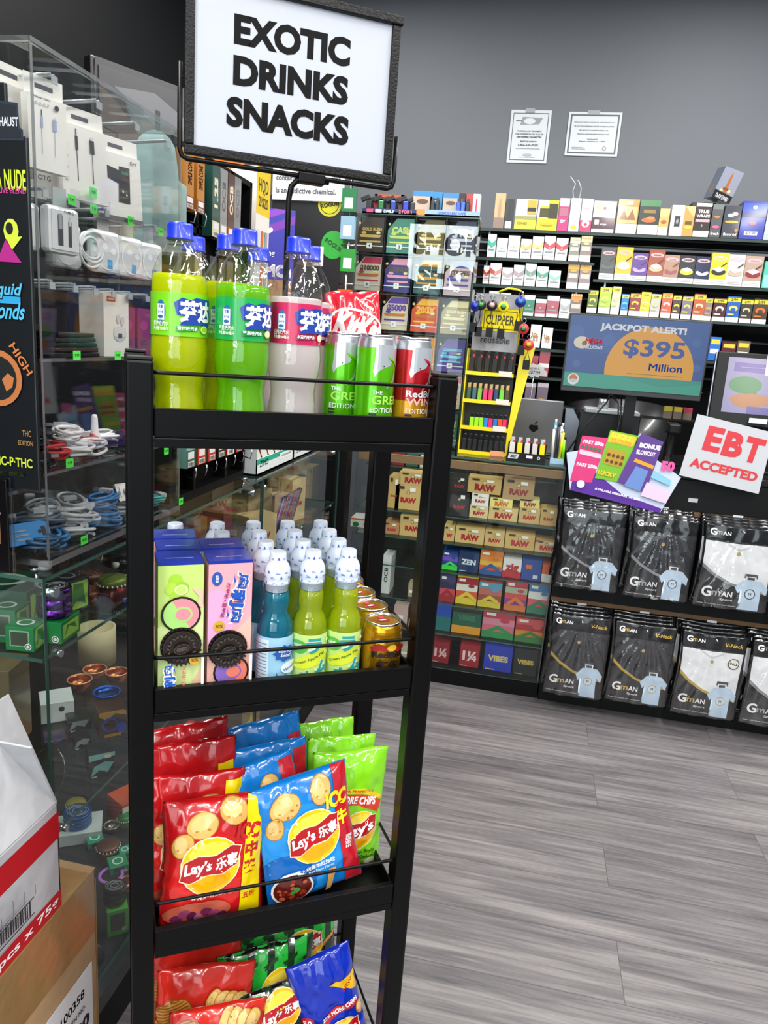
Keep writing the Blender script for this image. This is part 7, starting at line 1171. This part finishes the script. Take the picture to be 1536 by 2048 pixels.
# things on top of the dispenser
tz = dz1+.0046
t = empty('accessory_tray', 'dark blue countertop tray of coloured torch lighters on top of the ticket dispenser', 'tray', (-.725, dy+.005, tz)); b = B(); b.box(0, 0, 0, .215, .09, .008, M('#1f2a5a', .4)); b.box(0, 0, 0, .215, .003, .020, M('#1f2a5a', .4)); b.box(0, .087, 0, .215, .09, .06, M('#14161c', .4)); stamp(b, [('r', .08, .02, .2, .08, '#d8486a'), ('r', .24, .02, .36, .08, '#d9c8d0'), ('t', 'DAILY', .5, .05, .2, '#d8e0f0', {'bold': .04}), ('t', '2 FOR 1', .8, .05, .24, '#e06a8a', {'bold': .04})], .215, front_fn(0, 0, 0)); obj('tray', b, t, recalc=False)
for k, c_ in enumerate(('#2a2c30', '#8a1c2a', '#1c7a3a', '#17181c', '#1c3aa8', '#3a2a20', '#2438c0', '#17181c')):
    o = tag(obj('torch_lighter', B().box(-.010, -.008, 0, .010, .008, .045, M(c_, .3, 0, .3), bev=.003)), f'{["grey", "dark red", "green", "black", "blue", "brown", "royal blue", "second black"][k]} torch lighter in the tray on the dispenser', 'lighter', 'torch lighters on the ticket dispenser'); o.location = (-.705+.0245*k, dy+.03+.02*(k % 2), tz+.0086); obj('nozzle', B().box(-.012, -.006, .045, .024, .006, .062, M('#17181a', .4), Matrix.Rotation(-.4, 4, 'Y'), bev=.002), o)
tag(obj('wire_shelf', B().box(0, 0, 0, .12, .012, .012, M('#b8502c', .4)).box(0, 0, .03, .12, .012, .042, M('#b8502c', .4)).box(0, 0, 0, .012, .012, .09, M('#b8502c', .4)).box(.108, 0, 0, .12, .012, .09, M('#b8502c', .4)).box(0, 0, .078, .12, .012, .09, M('#b8502c', .4)), loc=(-.70, dy+.098, tz)), 'burnt orange wire shelf frame behind the torch lighters', 'shelf frame')
t = empty('blue_counter_strip', 'light blue display tray on the right of the ticket dispenser top', 'tray', (-.475, dy+.002, tz)); b = B(); b.box(0, 0, 0, .212, .095, .006, M('#8ab0e0', .4)); b.box(0, 0, 0, .212, .003, .022, M('#9ab8e6', .4)); stamp(b, [('t', 'DISPOSABLE VAPE', .5, .055, .5, '#3a5aa8', {'bold': .03})], .212, front_fn(0, 0, 0)); obj('tray', b, t, recalc=False)
for k, (x0, x1, yt, c_, l, pr) in enumerate(((824, 862, 382, '#c8b4a0', 'beige box with script lettering on the dispenser', 1), (858, 882, 384, '#3a8ac0', 'sky blue box with black emblem on the dispenser', 2), (884, 915, 386, '#bfae9a', 'tan and blue box on the dispenser', 1), (915, 928, 387, '#3a2a2c', 'dark box with pink dots on the dispenser', 3), (930, 944, 388, '#b84a4c', 'brick red box on the dispenser', 0), (944, 958, 388, '#d2d8d4', 'pale grey carton with red sign on the dispenser', 3))):
    P_ = [lambda A: [('r', .1, .1, .9, .3, '#9a3a3c')], lambda A: [('r', 0, A*.8, 1, A, '#3a8ac8'), ('e', .5, A*.6, .3, .12, '#6a4a3a'), ('r', .1, .1, .9, A*.3, '#d89a4a')], lambda A: [('e', .5, A*.6, .35, .3, '#17181c'), ('e', .5, A*.6, .2, .18, '#7ac0e8'), ('r', 0, 0, 1, A*.3, '#e8f0f4')], lambda A: [('r', .4, A*.3, .6, A*.8, '#c83a5a')]][pr]
    pbox('accessory_carton', l, 'box', (x0, x1, yt, 428), dy+.045, .04, c_, P_, tz, 'boxes on the ticket dispenser')
for k, c_ in enumerate(('#17181c', '#17181c', '#2a5ac8', '#3a6ad8', '#17181c')): o = tag(obj('vape_device', B().box(-.008, -.007, 0, .008, .007, .05, M(c_, .3), bev=.003).box(-.005, -.004, .05, .005, .004, .062, M('#1c1d20', .3)), loc=(-.45+[0, .018, .10, .118, .136][k], dy+.02, tz+.0066)), f'{["black", "second black", "blue", "light blue", "third black"][k]} stubby vape device on the light blue tray', 'vape device', 'vape devices on the light blue tray')
# ---------------------------------------------------------------- cigarette and cigar shelves on the back wall
WY = 3.60
t = empty('shelf_wall', 'black slotted wall panel behind the glass shelves of tobacco packs', 'wall panel', (0, 0, 0)); PB = M('#060708', .6, spec=.15)
b = B(); b.box(-.60, 3.97, .80, 1.45, 4.03, 1.872, PB); obj('panel', b, t)
for z in (1.27, 1.33, 1.40, 1.46, 1.55, 1.62, 1.70, 1.76, 1.83): obj('slot_strip', B().box(-.60, 3.962, z, 1.45, 3.97, z+.008, M('#55575a', .35, .8)), t)
def gshelf(label, x0, x1, z, D=.34, front='#22342e'):
    t = empty('wall_shelf', label, 'shelf', (0, 0, 0)); obj('shelf_board', B().slab(x0, WY-.004, z-.008, x1, WY+D, z, GLASS, M(front, .3)).box(x0, WY-.006, z-.010, x1, WY-.004, z+.002, M(front, .35)), t)
    for x in (x0+.06, x1-.06): obj('shelf_bracket', B().poly([(0, 0), (.0, 0.0)], 0, 0, PB) if False else B().box(x-.004, WY+.06, z-.030, x+.004, 3.962, z-.0085, M('#b9bcbf', .25, .9)), t)
    obj('pusher_tray', B().box(x0+.005, WY+.03, z, x1-.005, WY+D-.02, z+.004, PB), t)
    return t
zt = 1.886
gshelf('long top glass shelf of boxes and pouches along the back wall', -.33, 1.40, zt)
cz = [1.757, 1.636, 1.502, 1.360, 1.228, 1.10]
for k, z in enumerate(cz): gshelf(f'glass cigarette shelf, {ORD[k]} below the top shelf, left section', -.33, .222, z, .30)
gshelf('glass shelf of coloured cigar pouches, right section upper', .226, 1.40, 1.686, .30); gshelf('glass shelf of small cigar pouches, right section middle', .226, 1.40, 1.535, .30); gshelf('glass shelf low on the right section beside the monitor', .226, 1.40, 1.36, .30)
def put_(name, label, cat, x0, x1, yt, zb, D, col, prims, group, mk=gloss, ybot=500, Y=WY):
    xm = (x0+x1)/2; a = at(x0, (yt+ybot)/2, Y=Y).x; c = at(x1, (yt+ybot)/2, Y=Y).x; h = at(xm, yt, Y=Y).z-zb; W = c-a-.0015
    o = carton(name, W, D, h, col, prims(h/W), mk=mk, lay=.0006); o.location = ((a+c)/2, Y+D/2+.002, zb+.0046); return tag(o, label, cat, group)
def pack(col, chev=None, lid='#d9dcdd', dark='#8a8c90'):
    return lambda A: [('r', 0, A*.78, 1, A, lid), ('p', [(0, A*.78), (.5, A*.60), (1, A*.78), (1, A*.55), (.5, A*.42), (0, A*.55)], chev or col), ('r', .15, A*.30, .85, A*.36, dark), ('e', .5, A*.5, .1, .08, '#b8a878'), ('r', .05, .03, .95, A*.16, '#dfe4e4'), ('r', .0, A*.16, 1, A*.18, '#aeb4b4')]
CPg = 'cigarette packs on the wall shelves'
r1 = [(975, 992, 470, '#c8e0da', '#3fae94', 'mint topped white cigarette pack'), (993, 1015, 478, '#d0d2d4', '#b4b7ba', 'grey white cigarette pack'), (1016, 1040, 473, '#d4d8dc', '#c0c6cc', 'silver cigarette pack'), (1041, 1063, 480, '#dcd8cc', '#c9b878', 'white and gold short cigarette pack'), (1064, 1087, 475, '#dcdad0', '#d2c58a', 'white and gold tall cigarette pack'), (1088, 1111, 474, '#dcd4d2', '#c04a5a', 'white and rose cigarette pack with red band'), (1112, 1136, 478, '#dedad8', '#b84850', 'white cigarette pack with brick red chevron')]
r2 = [(966, 978, 533, '#d8ccc8', '#b03a34', 'half hidden red and white cigarette pack'), (979, 1002, 528, '#e2e0dc', '#b8584a', 'white cigarette pack with red picture'), (1003, 1025, 537, '#cfcfd0', '#9a8a90', 'grey mauve cigarette pack'), (1026, 1048, 532, '#cdcccf', '#a08890', 'mauve tall cigarette pack'), (1049, 1072, 529, '#cdd2d0', '#6a9084', 'grey green tall cigarette pack'), (1073, 1096, 535, '#cfd6d2', '#4a9a80', 'green chevron cigarette pack'), (1097, 1121, 543, '#d6dedb', '#8ad0b8', 'pale mint cigarette pack')]
r3 = [(976, 998, 584, '#dcdfde', '#dcdfde', 'plain white cigarette pack behind the header'), (999, 1020, 588, '#dfe2e0', '#9ac0b0', 'white cigarette pack with green letters behind the header'), (1047, 1069, 592, '#1f7a5c', '#1f7a5c', 'dark green and white cigarette pack'), (1070, 1092, 600, '#a8485a', '#a8485a', 'wine red short cigarette pack'), (1093, 1118, 594, '#a84a5c', '#a84a5c', 'wine red tall cigarette pack'), (1119, 1140, 600, '#c6c9c8', '#a8acac', 'silver cigarette pack beside the monitor')]
for k, (row, z, nm, yb) in enumerate(((r1, cz[0], 'top', 495), (r2, cz[1], 'second', 555), (r3, cz[2], 'third', 615))):
    for x0, x1, yt, c_, ch, l in row: put_('cigarette_pack', f'{l}, {nm} cigarette shelf', 'cigarette pack', x0, x1, yt, z, .05, c_, pack(c_, ch, '#d9dcdd' if k < 2 else '#e2e4e4'), CPg, ybot=yb+15)
for x0, x1, yt, k in ((1060, 1082, 651, 0), (1084, 1105, 657, 1)):
    put_('cigarette_pack', ['white cigarette pack with camel picture, left one', 'white cigarette pack with camel picture, right one'][k], 'cigarette pack', x0, x1, yt, cz[3], .05, '#e0dfda', lambda A: [('e', .5, A*.48, .28, .13, '#a8743c'), ('e', .42, A*.60, .09, .08, '#a8743c'), ('e', .62, A*.58, .09, .07, '#a8743c'), ('p', [(.24, A*.5), (.3, A*.5), (.22, A*.66), (.14, A*.68), (.16, A*.62)], '#a8743c')] + [('r', x, A*.28, x+.05, A*.46, '#a8743c') for x in (.3, .42, .6, .7)] + [('r', .05, .03, .95, A*.16, '#d4e4e0')], CPg, ybot=690)
for x0, x1, yt, z, k in ((1056, 1076, 713, cz[4], 0), (1078, 1099, 702, cz[4], 1)): put_('cigarette_pack', ['short red and white cigarette pack behind the starburst card', 'tall red and white cigarette pack behind the starburst card'][k], 'cigarette pack', x0, x1, yt, z, .05, '#9c2f44', lambda A: [('r', 0, A*.35, 1, A*.5, '#dedad8'), ('r', .1, .05, .9, A*.2, '#c8b0b0')], CPg, ybot=745)
for x0, x1, k in ((1050, 1071, 0), (1074, 1096, 1)): put_('round_canister', ['purple grey canister with yellow burst above the laptop, left', 'purple grey canister with yellow burst above the laptop, right'][k], 'canister', x0, x1, 768, cz[5], .06, '#7a6c7c', lambda A: [('r', 0, A*.8, 1, A, '#c2b8c0'), ('e', .5, A*.15, .5, .2, '#dcc42c'), ('t', '3/$9', .5, A*.14, .5, '#5a4a14')], 'canisters above the laptop', ybot=800)
def pouch(c1, c2, c3='#e8e4e0', top='#d8b0b8', yel=False):
    return lambda A: [('e', .5, A*.84, .42, .13, top), ('t', 'RUSSIAN' if False else 'CIGARS', .5, A*.84, .5, c1, {'bold': .05}), ('e', .5, A*.42, .42, .20, c2), ('p', [(.12, A*.50), (.5, A*.58), (.88, A*.50), (.5, A*.40)], c3), ('p', [(.6, A*.6), (.95, A*.74), (.92, A*.68), (.62, A*.56)], '#4a2a1c'), ('r', 0, 0, 1, A*.19, '#e2dedb'), ('r', .1, A*.06, .9, A*.08, '#a8a4a2'), ('r', .1, A*.12, .8, A*.135, '#a8a4a2')]
cg = [(1200, 1230, 498, '#4a4c4c', '#5c6058', 'charcoal'), (1231, 1264, 496, '#e8b41c', '#f0dcc0', 'golden yellow'), (1263, 1295, 508, '#5c3a8a', '#b8a0d0', 'purple'), (1296, 1328, 502, '#9a4a2c', '#d8b08a', 'rust brown'), (1327, 1358, 512, '#a8806a', '#9a4a5a', 'tan and wine'), (1358, 1390, 513, '#121214', '#e0dc2c', 'black and yellow'), (1390, 1421, 515, '#1c2448', '#dcdce6', 'navy'), (1421, 1456, 508, '#e8d41c', '#2a2a1c', 'lemon yellow'), (1455, 1489, 511, '#c2c8ce', '#c8a890', 'silver grey'), (1489, 1526, 514, '#b09486', '#8a2a2c', 'taupe')]
for k, (x0, x1, yt, c1, c2, n_) in enumerate(cg): put_('cigar_pouch', f'{n_} cigar pouch with pink arched lettering, {ORD[k]} on the upper pouch shelf', 'cigar pouch', x0, x1, yt, 1.686, .035, c1, pouch(c1, c2, '#e8e4e0' if k % 2 else c1), 'large cigar pouches on the upper pouch shelf', ybot=560)
put_('cigar_pouch', 'mint green carton at the right picture edge beside the pouches', 'box', 1527, 1550, 525, 1.686, .05, '#4ab8a0', lambda A: [('r', .1, .1, .9, A*.5, '#8ad8c8')], None, ybot=570)
for k, (x0, x1, yt, z, c_, c2, l) in enumerate(((1139, 1160, 477, cz[0], '#8a8a82', '#d6d0b8', 'grey olive cigarillo pack with cream tips'), (1161, 1184, 474, cz[0], '#8c7c78', '#e0d29a', 'grey brown cigarillo pack with yellow tips'), (1135, 1158, 528, cz[1], '#8a7a78', '#e0a82c', 'mauve cigarillo pack with orange tips, left'), (1159, 1182, 530, cz[1], '#907c80', '#e8a41c', 'mauve cigarillo pack with orange tips, right'), (1141, 1163, 590, cz[2], '#7a6e6a', '#e8941c', 'grey cigarillo pack with orange tips above the monitor corner'))):
    put_('cigarillo_pack', l, 'cigarillo pack', x0, x1, yt, z, .045, c_, lambda A: [('r', 0, A*.76, 1, A, c2), ('r', .1, A*.42, .9, A*.6, '#c8c0b8'), ('r', 0, 0, 1, A*.25, '#dedad6'), ('e', .5, A*.7, .3, .1, c2)] + [('r', .02+.2*j, A*.9, .14+.2*j, A, '#f0e0b0') for j in range(5)], 'cigarillo packs between the wall sections', ybot=(510, 510, 565, 565, 625)[k])
sm = [(1174, 1194, 582, '#5a6a2c', '#e0d83a', 'dark olive'), (1197, 1221, 576, '#a8c83a', '#d8e06a', 'lime'), (1222, 1240, 575, '#c8c8b0', '#dce06a', 'grey green'), (1241, 1256, 590, '#1c7ac0', '#6ac0e8', 'blue'), (1258, 1280, 588, '#8a2a2c', '#d8c83a', 'dark red'), (1280, 1300, 586, '#d8cc1c', '#f0e88a', 'shiny yellow'), (1300, 1320, 590, '#b8b8b8', '#c8d03a', 'silver'), (1322, 1343, 588, '#d8582c', '#c8dcf0', 'orange'), (1344, 1361, 592, '#4a2430', '#d8d03a', 'maroon'), (1363, 1384, 594, '#7a6a84', '#c8d83a', 'violet grey'), (1386, 1410, 590, '#b85a34', '#e8c8a0', 'brick orange'), (1409, 1424, 598, '#8a7a78', '#e8a03a', 'grey orange'), (1426, 1452, 598, '#4a2024', '#e8dcc8', 'dark wine'), (1453, 1480, 595, '#2a5aa8', '#e8d86a', 'royal blue'), (1481, 1505, 600, '#3a3630', '#c8b88a', 'black and tan'), (1506, 1536, 600, '#4a3c2c', '#d8702c', 'brown with orange top')]
for k, (x0, x1, yt, c1, c2, n_) in enumerate(sm):
    put_('small_cigar_pouch', f'{n_} small cigar pouch, {ORD[k]} from the left on the middle pouch shelf', 'cigar pouch', x0, x1, yt, 1.535-.0005*k, .03, c1, lambda A: [('r', 0, A*.80, 1, A*.95, '#dccf2c'), ('t', '2/99', .5, A*.875, .5, '#3a3a1c'), ('e', .5, A*.55, .34, .22, c2), ('e', .5, A*.5, .2, .16, c1), ('r', 0, 0, 1, A*.22, '#dedad6') , ('r', .1, A*.3, .6, A*.35, c2)], 'small cigar pouches on the middle pouch shelf', ybot=640)
# top shelf
ts = [(985, 1006, 388, 'tan', '#c2a878', lambda A: [('e', .5, A*.5, .15, A*.35, '#b08a68'), ('r', 0, 0, 1, A*.3, '#8a7062')], 'slim tan and cream box'), (1007, 1023, 400, '', '#26262a', lambda A: [('p', [(.1, 0), (.5, A), (.9, 0)], '#17181a'), ('r', .1, .05, .9, A*.25, '#d9dcdc')], 'black peaked pouch with white tag'),
 (1027, 1070, 400, '', '#e2e2e2', lambda A: [('r', 0, 0, 1, A*.42, '#dcd33a'), ('r', 0, A*.32, 1, A*.44, '#9a9a5a'), ('r', .55, A*.5, .96, A*.96, '#c8a83a'), ('r', .55, A*.6, .96, A*.72, '#2a2418'), ('t', 'CONES', .35, A*.2, .5, '#8a7a2c')], 'white and pale yellow carton with gold packet window'), (1071, 1112, 402, '', '#e4dc2c', lambda A: [('r', 0, A*.4, .5, A, '#e0e0dc'), ('r', .1, A*.42, .55, A*.8, '#4a4424'), ('r', .55, A*.4, .98, A*.98, '#3a3420'), ('r', .1, A*.72, .55, A*.8, '#d8d02c'), ('r', .55, A*.88, .98, A*.97, '#d8d02c'), ('e', .5, A*.2, .35, .08, '#c8b82c')], 'bright yellow carton of black and yellow packets'),
 (1113, 1133, 398, '', '#c23a7a', lambda A: [('r', 0, A*.75, 1, A, '#e4d8dc'), ('r', .1, A*.45, .9, A*.7, '#b06a80'), ('t', 'Dr', .5, A*.3, .5, '#f0e0e8', {'bold': .05, 'rot': 15})], 'pink and plum pouch'), (1135, 1156, 398, '', '#e6e6e4', lambda A: [('t', 'CANDY', .5, A*.7, .7, '#9a9a98'), ('e', .5, A*.12, .3, .2, '#d8b84a'), ('r', .3, A*.3, .7, A*.6, '#d2d2d0')], 'tall white carton with yellow foot emblem'), (1157, 1180, 399, '', '#e8e4e4', lambda A: [('t', 'CANDY', .5, A*.7, .7, '#c86a7a'), ('r', 0, 0, 1, A*.35, '#d83a6a'), ('e', .5, A*.25, .34, .35, '#e8e4e4'), ('e', .5, A*.22, .15, .12, '#c83a4a')], 'tall white carton with pink foot'),
 (1181, 1226, 404, '', '#e6e2de', lambda A: [('r', .1, A*.60, .9, A*.92, '#c4b6a8'), ('r', 0, A*.12, 1, A*.48, '#4a2430'), ('r', .1, A*.25, .3, A*.4, '#e8e4e2'), ('t', 'wraps', .5, A*.25, .3, '#e6dcd8'), ('e', .5, A*.78, .06, .05, '#8a6a54')], 'white display carton with tan panel and wine red front'), (1229, 1271, 400, '', '#a8862c', lambda A: [('r', .05, A*.3, .95, A*.78, '#cfae74'), ('p', [(.1, A*.4), (.3, A*.7), (.5, A*.45), (.7, A*.72), (.9, A*.4)], '#8a5a2c'), ('r', .4, A*.84, .7, A*.94, '#dcdad2'), ('r', 0, 0, 1, A*.28, '#dcdad8')], 'gold and amber display carton'), (1272, 1313, 402, '', '#1c2a26', lambda A: [('r', 0, A*.82, 1, A, '#3f7a4a'), ('e', .5, A*.42, .36, .12, '#b8622c'), ('e', .6, A*.48, .2, .08, '#d8843a'), ('r', .2, A*.62, .8, A*.72, '#8a6a2c'), ('r', 0, 0, 1, A*.28, '#d8d9d8')], 'dark green display carton with orange picture'),
 (1313, 1333, 419, '', '#c8a860', lambda A: [('r', 0, A*.7, 1, A, '#cfb878'), ('e', .5, A*.5, .3, .2, '#a85a2c'), ('r', 0, 0, 1, A*.3, '#e2e0dc')], 'small tan carton with orange picture'), (1336, 1362, 412, '', '#e6e6e6', lambda A: [('r', .3, A*.3, .75, A*.65, '#2a2c30'), ('e', .52, A*.47, .1, .2, '#8a8c90')], 'white carton with round dark window'), (1361, 1383, 414, '', '#c8924a', lambda A: [('p', [(0, A), (1, A*.6), (1, A), ], '#d9b07a'), ('e', .5, A*.3, .4, .15, '#d8b83a'), ('r', .2, A*.4, .8, A*.5, '#5a4a20')], 'orange and tan wedge carton'),
 (1383, 1415, 408, '', '#2c1c1e', lambda A: [('r', 0, A*.9, 1, A, '#e6e2de'), ('t', 'TRUE', .5, A*.76, .7, '#dcd8d4', {'bold': .05}), ('t', 'WRAPS', .5, A*.62, .86, '#dcd8d4', {'bold': .05}), ('r', .05, A*.44, .95, A*.52, '#d8a0a8'), ('r', 0, 0, 1, A*.18, '#e6e4e2'), ('t', '2', .5, A*.34, .08, '#e0dcd8')], 'black TRUE WRAPS carton'), (1416, 1438, 410, '', '#4a4c4e', lambda A: [('r', 0, A*.85, 1, A, '#6a7270'), ('e', .5, A*.62, .3, .12, '#b0783c'), ('e', .5, A*.32, .34, .14, '#c05a8a'), ('t', 'fresh', .5, A*.12, .8, '#dcdcdc')], 'charcoal carton with brown bird and pink emblem'), (1440, 1474, 413, '', '#32343e', lambda A: [('e', .4, A*.7, .2, .12, '#a8c8d0'), ('e', .65, A*.75, .18, .12, '#d8a8b0'), ('e', .5, A*.5, .4, .08, '#c8a83a'), ('e', .85, A*.25, .1, .1, '#e8702c'), ('t', 'flavored', .5, A*.12, .8, '#d8d8d8')], 'dark carton with little sweets pictures'),
 (1475, 1524, 404, '', '#1c2f9a', lambda A: [('r', 0, A*.70, 1, A*.94, '#2a48b8'), ('e', .5, A*.84, .1, .08, '#a8b4d8'), ('r', 0, A*.58, 1, A*.66, '#121a50'), ('e', .5, A*.42, .15, .08, '#c83a5a'), ('r', .2, A*.1, .75, A*.2, '#e2e4e8'), ('t', '$ 9.99', .47, A*.15, .4, '#3a3a3c')], 'royal blue display carton with price strip'), (1525, 1560, 425, '', '#a8b4d8', lambda A: [('r', 0, A*.5, 1, A*.65, '#e0e4f0'), ('r', 0, A*.2, 1, A*.3, '#e0e4f0')], 'pale lavender carton at the right picture edge')]
yb = lambda x: 455+.05*(x-950)
for x0, x1, yt, _, c_, pr, l in ts: put_('display_carton', f'{l} on the top wall shelf', 'box', x0, x1, yt, zt, .09, c_, pr, 'cartons along the top wall shelf', ybot=2*yb((x0+x1)/2)-yt)
o = [o for o in C.objects if o.get('label', '').startswith('dark carton with little sweets')][0]
c_ = carton('tilted_carton', .085, .10, .13, '#8d90a2', [('p', [(.4, .25), (.6, .25), (.55, 1.2), (.5, 1.4), (.45, 1.2)], '#a8642c'), ('r', .35, .5, .65, .62, '#7a4a24'), ('e', .3, .45, .08, .08, '#e0c08a'), ('e', .7, .5, .09, .09, '#e0c08a'), ('p', [(0, 0), (1, 0), (1, .34), (0, .42)], '#1c1d22'), ('t', 'FLAVORED', .5, .2, .7, '#e0e0e0', {'rot': -6}), ('t', 'NEW LOOK', .5, .1, .7, '#e0e0e0', {'rot': -6})], None, None, [('r', 0, 0, 1, 1.3, '#5c6678'), ('e', .5, .4, .2, .2, '#8a6a4a')], mk=gloss)
c_.location = (.712, WY+.06, 2.052); c_.rotation_euler = (dg(8), dg(16), dg(10)); tag(c_, 'tower picture carton tipped at an angle on top of the sweets carton', 'box'); 
for (x, z0, pts, l) in ((.10, 2.02, [(0, 0), (-.012, .05), (-.004, .08), (-.03, .11)], 'thin loose plastic strap sticking up from the tall white cartons'), (.12, 2.02, [(0, 0), (.004, .06), (-.01, .09), (-.02, .095)], 'second loose plastic strap sticking up from the tall white cartons')): tag(obj('plastic_strap', B().tube([(x+a, WY+.04, z0+b_) for a, b_ in pts], .0025, M('#a8aaac', .4), 6)), l, 'strap')
tag(obj('dark_tripod_piece', B().box(.62, WY+.09, 1.8866, .72, WY+.2, 2.05, M('#2a2c30', .5))), 'dark carton standing behind the black wraps carton', 'box').name = 'dark_carton'
# boxes low right beside the monitor
for k, (x0, x1, yt, c1, l) in enumerate(((1419, 1441, 676, '#2a6ac8', 'blue and white carton right of the monitor'), (1443, 1472, 686, '#5a1c30', 'dark wine cigar tubes right of the monitor'), (1474, 1500, 684, '#6a5a48', 'brown pouch right of the monitor'))): put_('cigar_carton', l, 'box', x0, x1, yt, 1.36, .05, c1, lambda A: [('r', .1, A*.7, .9, A*.9, '#d8c83a'), ('r', .1, A*.3, .9, A*.5, '#dcdcdc')], 'cartons right of the jackpot monitor', ybot=710)
